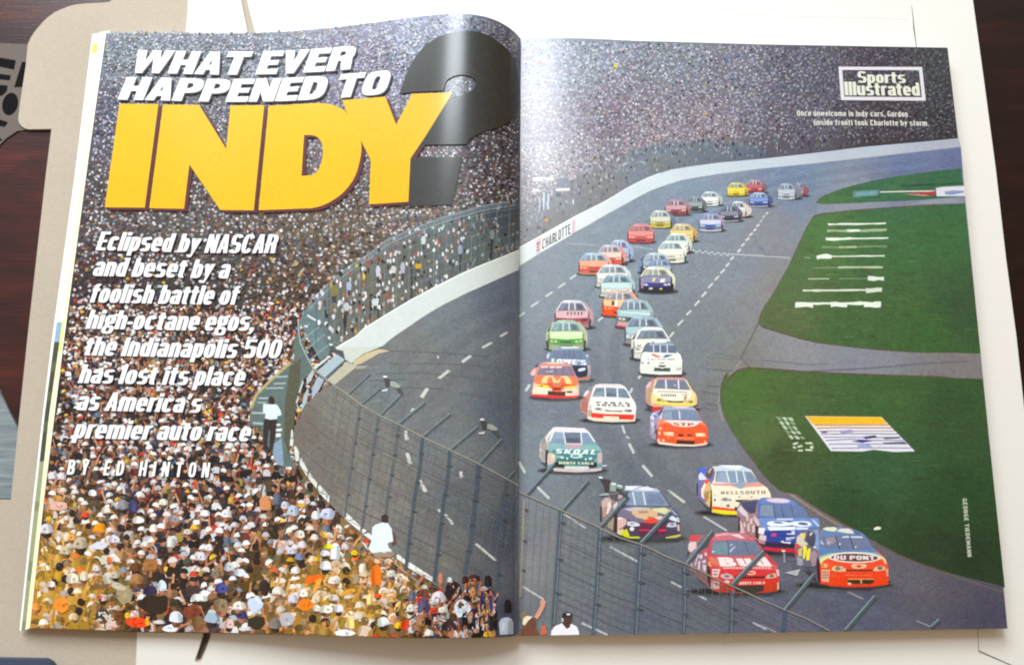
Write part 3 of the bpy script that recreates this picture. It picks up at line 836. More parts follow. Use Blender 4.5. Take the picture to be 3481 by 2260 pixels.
def near_person(cx, cy, s, shirt, capc, skin, hat, arm, lay):
    J = lambda a: rng.normal(0, a * s)
    B = np.array([(-.60, 1.5), (-.62, .95), (-.52, .62), (-.20, .40), (.20, .40), (.52, .62), (.62, .95), (.60, 1.5)]) * s * .66
    B[:, 0] *= rng.uniform(.8, 1.1); B += rng.normal(0, s * .03, B.shape)
    polys.append((B + (cx, cy), shirt, lay))
    sg = 1 if rng.random() > .35 else -1
    fold = np.array([(sg * .1, 1.5), (sg * .25, .6), (sg * .52, .62), (sg * .62, .95), (sg * .60, 1.5)]) * s * .66
    polys.append((fold + (cx, cy), shirt * rng.uniform(.45, .75), lay + .04))
    if rng.random() < .5: polys.append((blob(cx - sg * s * .2, cy + s * .62, s * .16, s * .22, 0, 6, .3), shirt * 1.25 + .01, lay + .045))
    r = s * rng.uniform(.25, .34)
    polys.append((blob(cx, cy + r * .35, r * .72, r * .95, J(.004), 9, .05), skin, lay + .08))
    polys.append((blob(cx + sg * r * .38, cy + r * .45, r * .38, r * .7, 0, 8, .1), skin * .6, lay + .10))
    a = rng.normal(0, .28)
    if hat > .26:                                          # a cap: crown, shade, brim
        A = np.linspace(math.pi * 1.02, math.pi * 1.98, 9)
        crown = np.stack([r * 1.0 * np.cos(A), r * 1.02 * np.sin(A) * rng.uniform(.8, 1.05)], 1)
        crown = np.concatenate([crown, [(r * .98, r * .16), (-r * .98, r * .16)]])
        R = np.array([[math.cos(a), math.sin(a)], [-math.sin(a), math.cos(a)]])
        polys.append((crown @ R + (cx, cy), capc, lay + .12))
        shade = np.array([(sg * .15, -1.0), (sg * .6, -.8), (sg * .95, -.3), (sg * .98, .16), (sg * .30, .16)]) * r * .98
        polys.append((shade @ R + (cx, cy), capc * rng.uniform(.55, .8), lay + .14))
        if hat > .5:
            b_ = np.array([(-.2, .02), (.6, -.06), (1.35, .22), (1.4, .36), (.7, .26), (-.1, .26)]) * r; b_[:, 0] *= -sg
            polys.append((b_ @ R + (cx, cy), capc * rng.uniform(.6, .95), lay + .16))
        elif hat > .38:
            polys.append((blob(cx, cy - r * .1, r * .3, r * .26, 0, 7, .1), capc * rng.uniform(.3, .7), lay + .155))
    else:
        hc = lin((40, 30, 26)) if rng.random() < .7 else lin((120, 90, 58))
        polys.append((blob(cx, cy + r * .05, r * .9, r * 1.0, a, 10, .07), hc, lay + .12))
        polys.append((blob(cx - sg * r * .3, cy - r * .3, r * .4, r * .35, a, 8, .15), hc * 1.9 + .006, lay + .14))
    if arm:
        d = rng.normal(.15, .55) + .15
        ex, ey = cx + sg * s * .36 + math.sin(d * .5) * s * .4, cy + s * .1
        hx, hy = ex + math.sin(d) * s * .62, ey - math.cos(d) * s * .66
        limb((cx + sg * s * .36, cy + s * .5), (ex, ey), s * .12, s * .09, skin * .85, lay + .18)
        limb((ex, ey), (hx, hy), s * .09, s * .055, skin, lay + .2)
        polys.append((blob(hx, hy, s * .085, s * .10, d, 7, .2), skin * 1.1, lay + .22))
        if rng.random() > .5: limb((hx, hy), (hx + s * .04, hy - s * .17), s * .03, s * .02, skin * 1.05, lay + .23)
y = 46.0; row = 0
while y < 2160:
    s = np.interp(y, [50, 300, 500, 700, 1000, 1250, 1500, 1700, 1900, 2160], [10.4, 11.2, 12.6, 14.5, 18, 23, 30, 39, 48, 57])
    big = s > 18.5
    st = s * (.74 if big else .92)
    xs = np.arange(90, 1765, st) + (row % 2) * st * .5
    n = len(xs)
    px = np.stack([xs + rng.normal(0, s * .24, n), y + rng.normal(0, s * .2, n)], 1)
    px = px[free_l(px)]
    n = len(px)
    lay = 3 + (row % 24) * 1.15
    if not big:
        t = np.clip((s - 11) / 6, 0, 1)
        c1 = np.where((rng.random(n) > t)[:, None], pick(PAL_FAR, n), pick(PAL_MID, n))
        gr_ = crowd_ground(px)
        br = np.interp(px[:, 0], [350, 900, 1450, 1760], [1.0, 1.0, 1.1, .78]) * np.interp(px[:, 1], [60, 500, 900, 1300], [.92, 1.0, 1.04, .95])
        for i in range(n): far_person(px[i], s, c1[i], gr_[i], br[i], lay)
    else:
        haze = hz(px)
        cs, cc = pick(PAL_SH, n), pick(PAL_CAP, n)
        skin = np.array([lin((172, 112, 78)), lin((140, 86, 58)), lin((196, 140, 104)), lin((84, 54, 42))])[rng.integers(0, 4, n)]
        for i in range(n):
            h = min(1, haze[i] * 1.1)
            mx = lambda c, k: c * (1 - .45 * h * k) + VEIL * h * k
            if rng.random() < .05: continue
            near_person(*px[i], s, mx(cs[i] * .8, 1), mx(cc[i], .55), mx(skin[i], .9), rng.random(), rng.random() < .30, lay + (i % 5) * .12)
    y += s * (.78 if not big else .50); row += 1
# people picked out one by one near the foot of the page: (x, y, radius x, radius y, colour)
cz = T(0, 1660); c8 = Ac
front = []
crowd_so_far, polys = polys, front
REG = Ac([(1400, 905), (1560, 890), (1680, 880), (1850, 850), (2080, 860), (2150, 1000), (2190, 1275), (1400, 1285)])
pts_ = []
while len(pts_) < 64:
    p = np.array([[rng.uniform(1390, 1705), rng.uniform(1995, 2155)]])
    if inside(p, REG)[0]: pts_.append(p[0])
for i, p in enumerate(sorted(pts_, key=lambda q: q[1])):
    near_person(p[0], p[1], rng.uniform(34, 44), pick(PAL_SH, 1)[0] * .8, pick(PAL_CAP, 1)[0], lin([(172, 112, 78), (140, 86, 58), (196, 140, 104)][i % 3]), rng.random(), rng.random() < .45, 57.5 + i * .012)
polys = crowd_so_far
def cap(t, x, y, rx, ry, c, rot=0, lay=34):
    (X, Y), k = t([(x, y)])[0], 2.5756
    rx, ry, a, l_, c = rx / k * .88, ry / k * .86, math.radians(rot), lay + rng.random(), lin(c)
    P_ = polys if (t is cz or x < 1390 or y < 690) else front
    if P_ is front: l_ += 24
    sg = -1 if rng.random() < .35 else 1
    if ry > 1.3 * rx and rx > 9:                           # someone standing: shoulders, folds, a dark head
        B = np.array([(-.95, 1), (-1.0, -.2), (-.8, -.62), (-.3, -.85), (.3, -.85), (.8, -.62), (1.0, -.2), (.95, 1)]) * (rx, ry) + rng.normal(0, rx * .05, (8, 2))
        P_.append((B + (X, Y), c, l_))
        P_.append((np.array([(sg * .2, 1), (sg * .35, -.5), (sg * .8, -.6), (sg * 1.0, -.2), (sg * .95, 1)]) * (rx, ry) * .98 + (X, Y), c * .6, l_ + .2))
        P_.append((np.array([(-.5 * sg, -.3), (-.1 * sg, -.2), (-.3 * sg, .8), (-.6 * sg, .6)]) * (rx, ry) + (X, Y), np.minimum(c * 1.25 + .004, .86), l_ + .25))
    elif rx > 5 and rx < 26 and ry < 26:                   # a cap with brim
        A = np.linspace(math.pi * 1.0, math.pi * 2.0, 9)
        R = np.array([[math.cos(a), math.sin(a)], [-math.sin(a), math.cos(a)]])
        crown = np.concatenate([np.stack([rx * np.cos(A), ry * 1.15 * np.sin(A) * rng.uniform(.85, 1.05)], 1), [(rx * .97, ry * .4), (rx * .3, ry * .62), (-rx * .3, ry * .6), (-rx * .97, ry * .4)]]) + rng.normal(0, rx * .035, (13, 2))
        sk = lin([(170, 110, 78), (120, 78, 56), (54, 38, 32)][rng.integers(0, 3)])
        P_.append((blob(X, Y + ry * .6, rx * .72, ry * .85, 0, 9, .08), sk, l_ - .2))
        P_.append((blob(X + sg * rx * .35, Y + ry * .75, rx * .35, ry * .6, 0, 8, .12), sk * .5, l_ - .1))
        P_.append((crown @ R + (X, Y), c, l_))
        P_.append((np.array([(sg * .15, -1.0), (sg * .62, -.8), (sg * .95, -.2), (sg * .95, .4), (sg * .35, .55)]) * (rx, ry) @ R + (X, Y), c * .66, l_ + .2))
        P_.append((np.array([(sg * .55, -.8), (sg * .78, -.6), (sg * .97, -.1), (sg * .95, .4), (sg * .72, .48)]) * (rx, ry) @ R + (X, Y), c * .5, l_ + .3))
        if rng.random() < .6:
            P_.append((np.array([(-.1, .30), (.7, .22), (1.35, .50), (1.38, .66), (.7, .56), (0, .56)]) * (rx * -sg, ry) @ R + (X, Y), c * .74, l_ + .4))
        if rng.random() < .5: P_.append((blob(X - sg * rx * .25, Y - ry * .1, rx * .26, ry * .24, 0, 6, .3), c * .4, l_ + .45))
    else:
        P_.append((blob(X, Y, rx, ry, a, 13, .16), c, l_))
        if rx > 6:
            for _ in range(4): P_.append((blob(X + rng.normal(0, rx * .35), Y + rng.normal(0, ry * .3), rx * rng.uniform(.14, .4), ry * rng.uniform(.12, .3), rng.normal(0, .8), 6, .3), np.minimum(c * rng.uniform(.45, 1.25), .86), l_ + .3 + rng.random() * .2))
for a in [(410, 360, 70, 62, (214, 206, 214)), (880, 352, 60, 58, (238, 150, 10)), (750, 235, 38, 32, (226, 70, 30)), (500, 170, 85, 22, (196, 150, 96)), (510, 90, 45, 34, (206, 150, 70)), (515, 150, 95, 50, (214, 168, 150)), (640, 430, 50, 40, (226, 160, 70)), (705, 490, 70, 66, (190, 176, 150)), (580, 550, 62, 44, (200, 186, 150)), (870, 500, 95, 40, (206, 206, 220), -8), (1000, 450, 58, 46, (214, 216, 230)), (1215, 280, 58, 42, (232, 228, 224)), (1350, 355, 42, 46, (228, 224, 218)), (1080, 150, 58, 58, (140, 136, 142)), (1165, 150, 44, 66, (62, 62, 104)), (1435, 125, 46, 36, (226, 222, 200)), (930, 195, 46, 34, (222, 216, 196)), (815, 45, 40, 36, (232, 230, 230)), (1525, 270, 60, 42, (150, 148, 152)), (1500, 460, 42, 60, (206, 206, 200)), (1650, 380, 46, 32, (214, 200, 180)), (1770, 600, 46, 48, (214, 218, 224)), (1985, 225, 50, 46, (226, 226, 228)), (1800, 220, 48, 40, (226, 226, 230)), (1835, 520, 38, 40, (226, 226, 228)),
          (640, 795, 60, 58, (226, 220, 196)), (740, 775, 40, 52, (222, 212, 186)), (960, 790, 60, 62, (206, 200, 180), -30), (1010, 760, 50, 40, (196, 186, 160)), (1040, 850, 78, 36, (190, 180, 156), 20), (1090, 930, 80, 88, (158, 140, 108)), (455, 840, 38, 38, (226, 222, 214)), (850, 700, 40, 34, (222, 216, 214)), (960, 625, 24, 36, (238, 110, 20)), (1320, 660, 80, 66, (160, 106, 52)), (1190, 690, 60, 56, (104, 66, 36)), (1200, 800, 66, 60, (166, 118, 66)), (1730, 960, 60, 44, (230, 230, 226)), (1940, 880, 62, 58, (70, 72, 140)), (2105, 740, 58, 44, (214, 222, 230)), (2010, 690, 48, 56, (196, 204, 206)), (1900, 740, 48, 40, (128, 120, 100)), (1690, 1080, 84, 80, (122, 58, 34)), (1940, 1030, 74, 76, (140, 118, 90)), (2100, 1030, 66, 52, (232, 228, 218)), (2240, 1010, 62, 80, (214, 220, 232), 20), (1545, 1135, 66, 66, (218, 222, 230)), (1500, 1220, 78, 40, (226, 230, 236)), (1860, 1140, 74, 62, (156, 176, 194)), (1740, 1170, 66, 66, (126, 96, 56)), (2010, 1190, 50, 54, (226, 190, 180)), (2120, 1110, 58, 54, (58, 54, 100)), (1210, 1170, 118, 54, (234, 66, 16)), (1120, 1110, 26, 36, (238, 196, 20)), (1290, 1170, 20, 46, (240, 180, 20)), (1050, 1120, 56, 66, (110, 66, 26)), (900, 960, 46, 40, (222, 196, 190)), (880, 950, 26, 26, (226, 80, 50)), (1420, 860, 46, 60, (206, 222, 228)), (1320, 900, 70, 60, (52, 42, 70)), (1350, 1010, 150, 100, (46, 34, 24)), (1540, 1010, 64, 50, (66, 52, 34)), (1010, 1190, 50, 44, (220, 184, 170)), (1400, 1170, 60, 24, (206, 206, 206)), (2150, 1230, 70, 26, (206, 206, 210)), (900, 1110, 70, 60, (70, 56, 50)), (320, 1040, 44, 44, (240, 150, 60)), (540, 1020, 80, 70, (240, 140, 40)), (660, 1130, 36, 36, (206, 180, 120)), (1500, 300, 36, 20, (160, 90, 60))]:
    cap(cz, *a)
for k in range(60):
    (X, Y) = cz([(860 + 110 * rng.random(), 1080 + 70 * rng.random())])[0]
    if k < 22: polys.append((blob(X, Y, 3.2, 3.2, 0, 6, .1), lin((226, 220, 210)), 36))
for a in [(1165, 420, 90, 120, (206, 222, 226)), (1110, 500, 70, 60, (214, 222, 226)), (1185, 255, 34, 44, (50, 34, 36)), (1240, 430, 26, 66, (206, 222, 226), -12), (1265, 420, 20, 66, (84, 62, 60), -10), (1180, 545, 120, 34, (150, 134, 112)), (920, 565, 36, 30, (236, 196, 10)), (925, 610, 34, 24, (238, 110, 10)), (690, 510, 46, 26, (224, 222, 10)), (750, 540, 46, 90, (220, 226, 226), 8), (840, 505, 40, 50, (206, 196, 200)), (665, 680, 56, 58, (234, 232, 236)), (660, 570, 48, 34, (226, 220, 226)), (460, 495, 42, 40, (220, 212, 214)), (370, 550, 46, 40, (206, 206, 222)), (435, 600, 44, 44, (120, 130, 168)), (360, 625, 42, 26, (200, 150, 20)), (400, 720, 42, 40, (232, 228, 222)), (1110, 750, 52, 110, (246, 112, 10)), (1125, 630, 40, 40, (238, 186, 146)), (985, 690, 34, 50, (230, 220, 200)), (560, 790, 84, 40, (242, 100, 10), -14), (740, 810, 60, 40, (230, 222, 216)), (490, 1010, 78, 60, (242, 120, 10)), (460, 920, 50, 46, (236, 230, 214)), (380, 970, 48, 56, (206, 204, 214)), (1240, 750, 46, 40, (214, 214, 196)), (1005, 750, 52, 34, (214, 190, 150)), (1000, 800, 40, 40, (236, 180, 130)), (670, 1060, 66, 50, (232, 228, 214)), (780, 1055, 46, 48, (222, 222, 226)), (590, 1050, 40, 40, (226, 222, 206)), (740, 960, 42, 40, (206, 200, 190)), (250, 900, 60, 46, (226, 218, 206)), (130, 860, 56, 66, (54, 40, 32)), (50, 1010, 76, 84, (190, 206, 230)), (60, 1170, 90, 70, (50, 42, 30)), (325, 1140, 80, 70, (176, 172, 176)), (220, 1190, 66, 60, (128, 116, 106)), (1170, 1170, 60, 60, (226, 226, 222), -20), (1380, 1200, 72, 60, (226, 62, 26)), (1300, 1200, 40, 40, (240, 196, 20)), (1410, 1050, 44, 46, (226, 220, 206)), (1500, 970, 60, 34, (222, 62, 20)), (1520, 1010, 60, 90, (84, 78, 110)), (1530, 920, 40, 50, (120, 62, 50)), (1525, 860, 34, 24, (200, 196, 180)), (1650, 960, 70, 66, (222, 220, 226)), (1670, 790, 26, 66, (196, 130, 100)), (1690, 1060, 46, 40, (226, 224, 206)), (1610, 1070, 44, 40, (206, 66, 46)), (1610, 1000, 34, 24, (200, 200, 200)), (1780, 890, 84, 100, (34, 28, 36)), (1745, 800, 26, 34, (214, 214, 220)), (1850, 1050, 80, 90, (206, 216, 226)), (1740, 1210, 76, 66, (54, 40, 50)), (1730, 1225, 34, 34, (220, 220, 220)), (1570, 1265, 44, 40, (226, 224, 216)), (1930, 1150, 90, 120, (24, 26, 44)), (2080, 980, 80, 160, (38, 46, 92)), (2080, 800, 36, 60, (38, 28, 34)), (2080, 1170, 90, 120, (22, 22, 32)), (2080, 1275, 46, 36, (226, 190, 30)), (2085, 1280, 34, 26, (196, 66, 30)), (2250, 1020, 34, 70, (24, 22, 26)), (2235, 1190, 66, 90, (176, 186, 200)), (1900, 840, 20, 66, (200, 120, 70), 30), (1950, 910, 26, 60, (210, 140, 80)), (1885, 790, 30, 40, (60, 30, 34)), (1960, 790, 60, 40, (70, 40, 40)), (1500, 790, 18, 60, (190, 116, 96), 35), (1420, 930, 36, 60, (90, 100, 116)), (880, 1160, 40, 70, (240, 206, 130), -28), (830, 1260, 100, 34, (230, 226, 230)), (1260, 960, 26, 66, (214, 160, 90), 14), (1290, 1040, 26, 66, (230, 190, 110), 22), (1050, 960, 30, 60, (230, 206, 130), 24), (590, 850, 24, 90, (226, 160, 60), 28), (870, 900, 80, 26, (214, 150, 50), -18), (190, 500, 0.1, 0.1, (0, 0, 0)), (680, 230, 70, 70, (196, 204, 230), 10), (630, 150, 40, 46, (44, 34, 36)), (580, 240, 46, 50, (214, 216, 216)), (730, 140, 34, 40, (50, 34, 40)), (790, 190, 30, 60, (70, 50, 46)), (310, 150, 40, 46, (200, 200, 210)), (360, 60, 46, 56, (60, 44, 34)), (240, 90, 40, 60, (84, 96, 116)), (140, 120, 60, 80, (196, 132, 84)), (380, 200, 60, 66, (180, 196, 214)), (440, 405, 46, 50, (224, 214, 196)), (570, 430, 40, 36, (222, 212, 200)), (1120, 940, 40, 24, (238, 80, 20)), (1110, 1290, 44, 16, (222, 60, 20)), (1250, 1290, 40, 18, (222, 70, 20))]:
    cap(c8, *a)
def trim(P_):
    out = []
    for p, c, l_ in P_:
        lim = np.interp(p[:, 0], BEDGE[:, 0], BEDGE[:, 1]) - 3
        q = np.stack([np.minimum(p[:, 0], 1760), np.minimum(p[:, 1], lim)], 1)
        lft = np.interp(q[:, 1], LEDGE[:, 1], LEDGE[:, 0]) + 2
        q[:, 0] = np.maximum(q[:, 0], lft)
        if np.ptp(q[:, 0]) > .5 and np.ptp(q[:, 1]) > .5: out.append((q, c, l_))
    return out
polys = trim(polys)
pc_ = mesh_people('printed_crowd', 'L', polys, LP, 'printed stand full of spectators in white caps and shirts')
pc_['kind'] = 'stuff'

mesh_people('printed_crowd', 'L', trim(front), LP, 'printed people with raised arms in front of the fence near the fold')['kind'] = 'stuff'

polys = []
y = 130.0; row = 0
while y < 820:
    s = 10.2
    xs = np.arange(1764, 3285, s * 1.02) + (row % 2) * s * .5
    n = len(xs)
    px = np.stack([xs + rng.normal(0, s * .28, n), y + rng.normal(0, s * .24, n)], 1)
    lim = np.interp(px[:, 0], [p[0] for p in WALL_TOP_R], [p[1] for p in WALL_TOP_R])
    topl = np.interp(px[:, 0], [1762, 1894, 1972, 2166, 2600, 3221], [136, 132, 133, 142, 154, 165]) + 5
    redge = np.interp(px[:, 1], [163, 600], [3221, 3274]) - 6
    px = px[(px[:, 1] < lim - 8) & (px[:, 1] > topl) & (px[:, 0] < redge)]
    n = len(px)
    c1 = pick(PAL_FAR, n)
    br = np.interp(px[:, 0], [1780, 2300, 2600, 2750, 2950, 3250], [1.1, 1.0, .86, .56, .33, .27])
    fence = np.interp(px[:, 0], [1765, 1990, 2090, 2170, 2245, 2320, 2450, 2700], [735, 585, 545, 510, 485, 475, 470, 470])
    depth = np.clip((px[:, 1] - fence) / 70, 0, 1)
    gr_ = crowd_ground_r(px)
    for i in range(n):
        if depth[i] > 0:
            if rng.random() < .25 + .5 * depth[i]: continue
            w, h_ = rng.uniform(.16, .32), rng.uniform(.3, .8)
            c = c1[i] * br[i] * (.62 - .15 * depth[i]) * rng.uniform(.5, 1.1)
            polys.append((blob(*px[i], s * w, s * h_, rng.normal(0, .3), 6, .3), c, 7 + rng.random() * 2))
        else: far_person(px[i], s, c1[i], gr_[i] / max(br[i], .3), br[i], 4 + (row % 4) * .5)
    y += s * .78; row += 1
for x, y, rx, ry, c in [(2093, 226, 12, 9, (205, 205, 60)), (2085, 234, 8, 10, (150, 150, 60)), (1832, 212, 14, 12, (196, 110, 120)), (2395, 390, 10, 10, (190, 160, 90)), (2090, 370, 12, 5, (190, 90, 90)), (2120, 255, 10, 9, (70, 105, 130)), (1855, 748, 12, 17, (205, 150, 80)), (2470, 210, 12, 8, (80, 110, 140)), (2390, 442, 9, 5, (170, 70, 80))]:
    polys.append((blob(x, y, rx * .62, ry * .62, 0, 7, .4), lin(c) * .75, 9))
# the sign gantry behind the fence
for q, c in [([(1810, 606), (1880, 602), (1884, 612), (1812, 616)], (214, 222, 226)), ([(1892, 608), (1934, 606), (1930, 634), (1894, 636)], (112, 116, 130)), ([(1890, 642), (1936, 640), (1936, 648), (1890, 650)], (226, 224, 236)), ([(1812, 645), (1832, 644), (1832, 650), (1812, 652)], (220, 230, 238)), ([(1846, 655), (1852, 655), (1850, 716), (1846, 716)], (180, 196, 212)), ([(1862, 660), (1867, 656), (1864, 712), (1859, 712)], (176, 190, 210)), ([(1832, 672), (1836, 672), (1836, 708), (1832, 708)], (170, 182, 196)), ([(1946, 680), (1950, 676), (1951, 694), (1947, 696)], (196, 216, 222))]:
    polys.append((np.array(q, float), lin(c), 9.5))
pc2 = mesh_people('printed_crowd', 'R', polys, RP, 'printed far grandstand shown as thousands of pale dots')
pc2['kind'] = 'stuff'

# ------------------------------------------------------------------ track, walls, fences: left page
asph_l = neutral([(1300, 1300, (104, 112, 116)), (1500, 1100, (104, 114, 120)), (1720, 1000, (88, 100, 118)), (1740, 1400, (80, 92, 108)), (1150, 1400, (118, 116, 106)), (1040, 1450, (108, 98, 86)), (1100, 1600, (110, 104, 96)), (1300, 1600, (116, 112, 106)), (1500, 1500, (106, 112, 116)), (1250, 1750, (122, 118, 110)), (1600, 1700, (88, 98, 106)), (1740, 1800, (62, 74, 92)), (1500, 1900, (108, 108, 104)), (1650, 2000, (82, 86, 96)), (1745, 2100, (58, 64, 84)), (1400, 1180, (108, 110, 110)), (1200, 1230, (106, 106, 104))])
k = Print('L')
k.poly(clampL([(1761, 918)] + WALL_BOT_L + Ab([(940, 370), (740, 540)]) + NEAR + [(x, np.interp(x, BEDGE[:, 0], BEDGE[:, 1]) - 1.5) for x in (1600, 1640, 1680, 1710, 1740, 1758)]), None, 40)
k.build('printed_track', LP, 'printed empty banked race track', field=asph_l, grid=.006)
k = Print('L')
for a in [[(980, 255), (1300, 240), (1700, 260), (2100, 290)], [(1230, 350), (1700, 350), (2230, 390)], [(1100, 440), (1500, 430), (1900, 470), (2260, 530)], [(1050, 500), (1400, 490)], [(1300, 560), (1700, 570)], [(1820, 610), (2300, 680)]]:
    k = Print('L'); k.line(Ab(a), 5.5, (92, 96, 98), 42); k.build('printed_skid_mark', LP)
k = Print('L')
k.poly(Ab([(915, 330), (1000, 270), (1130, 222), (1230, 240), (1130, 262), (1050, 310), (980, 350), (900, 372)]), (188, 176, 140), 43)
k.poly(Ab([(940, 372), (1040, 368), (1000, 395), (930, 400)]), (150, 148, 140), 43)
k.build('printed_tarmac_patch', LP)
DASH_L = [[(2180, 105), (2240, 72), (2252, 84), (2190, 122)], [(2022, 205), (2105, 160), (2122, 172), (2040, 220)], [(1845, 330), (1920, 275), (1944, 288), (1868, 345)], [(1642, 475), (1730, 405), (1757, 415), (1668, 485)], [(1488, 640), (1540, 562), (1570, 570), (1520, 652)], [(1405, 765), (1425, 738), (1446, 745), (1425, 775)], [(1352, 945), (1375, 930), (1392, 1015), (1360, 1020)], [(1362, 1132), (1392, 1130), (1424, 1225), (1390, 1232)], [(1480, 1370), (1500, 1365), (1556, 1465), (1520, 1475)], [(1830, 1295), (1858, 1290), (1866, 1345), (1838, 1350)], [(1640, 282), (1656, 285), (1654, 305), (1638, 302)]]
DASH_L2 = [[(1640, 178), (1665, 180), (1668, 205), (1652, 205)], [(1695, 225), (1720, 222), (1790, 305), (1765, 315)], [(1965, 485), (1985, 475), (2155, 622), (2140, 634)]]
def grooves(side, parent, path, offs, field, lay):
    p = np.array(curve(path, 5), float)
    t = np.gradient(p, axis=0); t /= np.linalg.norm(t, axis=1, keepdims=True)
    n = np.stack([-t[:, 1], t[:, 0]], 1)
    for d, w, f in offs:
        kk = Print(side)
        sc = np.interp(p[:, 1], [600, 1100, 2100], [.4, .8, 1.4])[:, None]
        a, b_ = p + n * d * sc, p + n * (d + w) * sc
        for i in range(len(p) - 1):
            q = np.array([a[i], a[i + 1], b_[i + 1], b_[i]])
            if side == 'L': ok = inside(q, TRACK_L).all() and (q[:, 0] < 1756).all() and (q[:, 1] < 2155).all()
            else: ok = inside(q, TRACK_R).all()
            if ok: kk.poly(q, None, lay)
        if kk.items: kk.build('printed_tyre_groove', parent, field=lambda px: field(px) * f)
grooves_spec = [(-150, 34, .93), (-96, 20, 1.05), (-60, 40, .90), (-8, 16, 1.05), (20, 44, .91), (80, 22, 1.04), (120, 38, .93), (176, 20, .95)]
def mottle(side, region, n, field, lay, name, parent, rx=(10, 34), ry=(2, 6), amp=.06):
    global polys
    P_ = []
    g_ = np.array(region)
    while len(P_) < n:
        p = np.array([[rng.uniform(g_[:, 0].min(), min(g_[:, 0].max(), 3420)), rng.uniform(g_[:, 1].min(), g_[:, 1].max())]])
        m = np.array([p[0] + d for d in ((36, 0), (-36, 0), (0, 14), (0, -14))])
        if not inside(m, region).all(): continue
        P_.append((blob(*p[0], rng.uniform(*rx), rng.uniform(*ry), rng.normal(-.25, .35), 9, .3), field(p)[0] * np.exp(rng.normal(0, amp)), lay + rng.random() * .4))
    mesh_people(name, side, P_, parent)
grooves('L', LP, [(1752, 1040), (1600, 1110), (1450, 1210), (1340, 1340), (1310, 1500), (1370, 1700), (1500, 1900), (1640, 2060), (1720, 2140)], grooves_spec, asph_l, 41)
mottle('L', [p for p in TRACK_L if p[1] < 2150 and p[0] < 1759] , 420, asph_l, 41.6, 'printed_tarmac_mottling', LP)
for t_, D_s in ((Ab, DASH_L), (Ac, DASH_L2)):
    for a in D_s: Print('L').poly(t_(a), (192, 195, 188), 44).build('printed_lane_dash', LP)

# walled curve with its catch fence
k = Print('L')
k.poly(clampL(bandpoly(FENCE_TOP[:23], Aa([(2345, 780)]) + WALL_TOP_L[1:] + Ab([(620, 330)]))), None, 39)
fence_f = idw([(1720, 720, (62, 72, 84)), (1500, 800, (84, 92, 90)), (1400, 900, (86, 88, 80)), (1250, 1000, (94, 92, 80)), (1150, 1080, (88, 92, 82)), (1060, 1080, (92, 112, 114)), (1040, 1150, (96, 120, 122)), (1300, 830, (104, 96, 88)), (1650, 850, (80, 92, 92)), (1200, 1060, (100, 96, 84))])
k.build('printed_catch_fence', LP, 'printed tall mesh fence with people behind it', field=fence_f, grid=.006)
k = Print('L')
FT = np.array(clampL(FENCE_TOP))
for d, w, c in [(0, 4, (128, 142, 150)), (7, 3, (110, 128, 134)), (14, 3.5, (134, 146, 156)), (24, 2.5, (106, 122, 124))]:
    pts = FT[1:21] + np.array([d * .35, d]); k.line(clampL(pts), w, c, 41 + d * .01)
for a in [[(430, 60), (530, 0)], [(440, 155), (640, 10)], [(480, 245), (660, 95)], [(525, 320), (690, 190)]]: k.line(Ab(a), 4.5, (122, 146, 150), 42)
k.line(Ab([(425, -40), (428, 60), (445, 170), (490, 270), (560, 395)]), 4, (150, 168, 166), 42.5)
for a in [(505, 1345, 545, 1370), (545, 1370, 580, 1390), (480, 1440, 510, 1445)]: k.line(Aa([a[:2], a[2:]]), 6, (206, 214, 212), 43)
for x in (840, 1060, 1130, 1420, 1840, 2110): 
    yb = {840: 1520, 1060: 1420, 1130: 1380, 1420: 1200, 1840: 960, 2110: 860}[x]
    k.line(Aa([(x, yb - 260), (x - 4, yb)]), 6, (48, 52, 52), 42.6)
k.build('printed_fence_rail', LP)
k = Print('L')
WTI = np.array(sorted(WALL_TOP_L)); FTI = np.array(sorted([p for p in FENCE_TOP if p[1] < 1000]))
for x in np.arange(1075, 1755, 21):
    y1_ = np.interp(x, WTI[:, 0], WTI[:, 1]); y0_ = np.interp(x, FTI[:, 0], FTI[:, 1])
    k.line([(x + 4, y0_), (x, y1_ - 2)], 1.8, (64, 72, 74) if int(x) % 2 else (116, 126, 128), 43)
for f in (.25, .45, .65, .82):
    k.line([(x, np.interp(x, FTI[:, 0], FTI[:, 1]) * (1 - f) + np.interp(x, WTI[:, 0], WTI[:, 1]) * f) for x in np.arange(1080, 1756, 45)], 1.8, (112, 122, 124), 43.1)
k.build('printed_fence_mesh', LP)
polys = []
fp = clampL(bandpoly(FENCE_TOP[:21], WALL_TOP_L))
for _ in range(1050):
    px = np.array([[rng.uniform(1030, 1758), rng.uniform(670, 1160)]])
    if not inside(px, fp)[0]: continue
    s = np.interp(px[0, 0], [1050, 1750], [17, 11])
    dk = .8 if px[0, 0] < 1600 else .4
    c = pick(PAL_MID, 1)[0] * dk
    polys.append((blob(*px[0], s * rng.uniform(.2, .36), s * rng.uniform(.35, .6), 0, 7, .25), c, 43 + rng.random()))
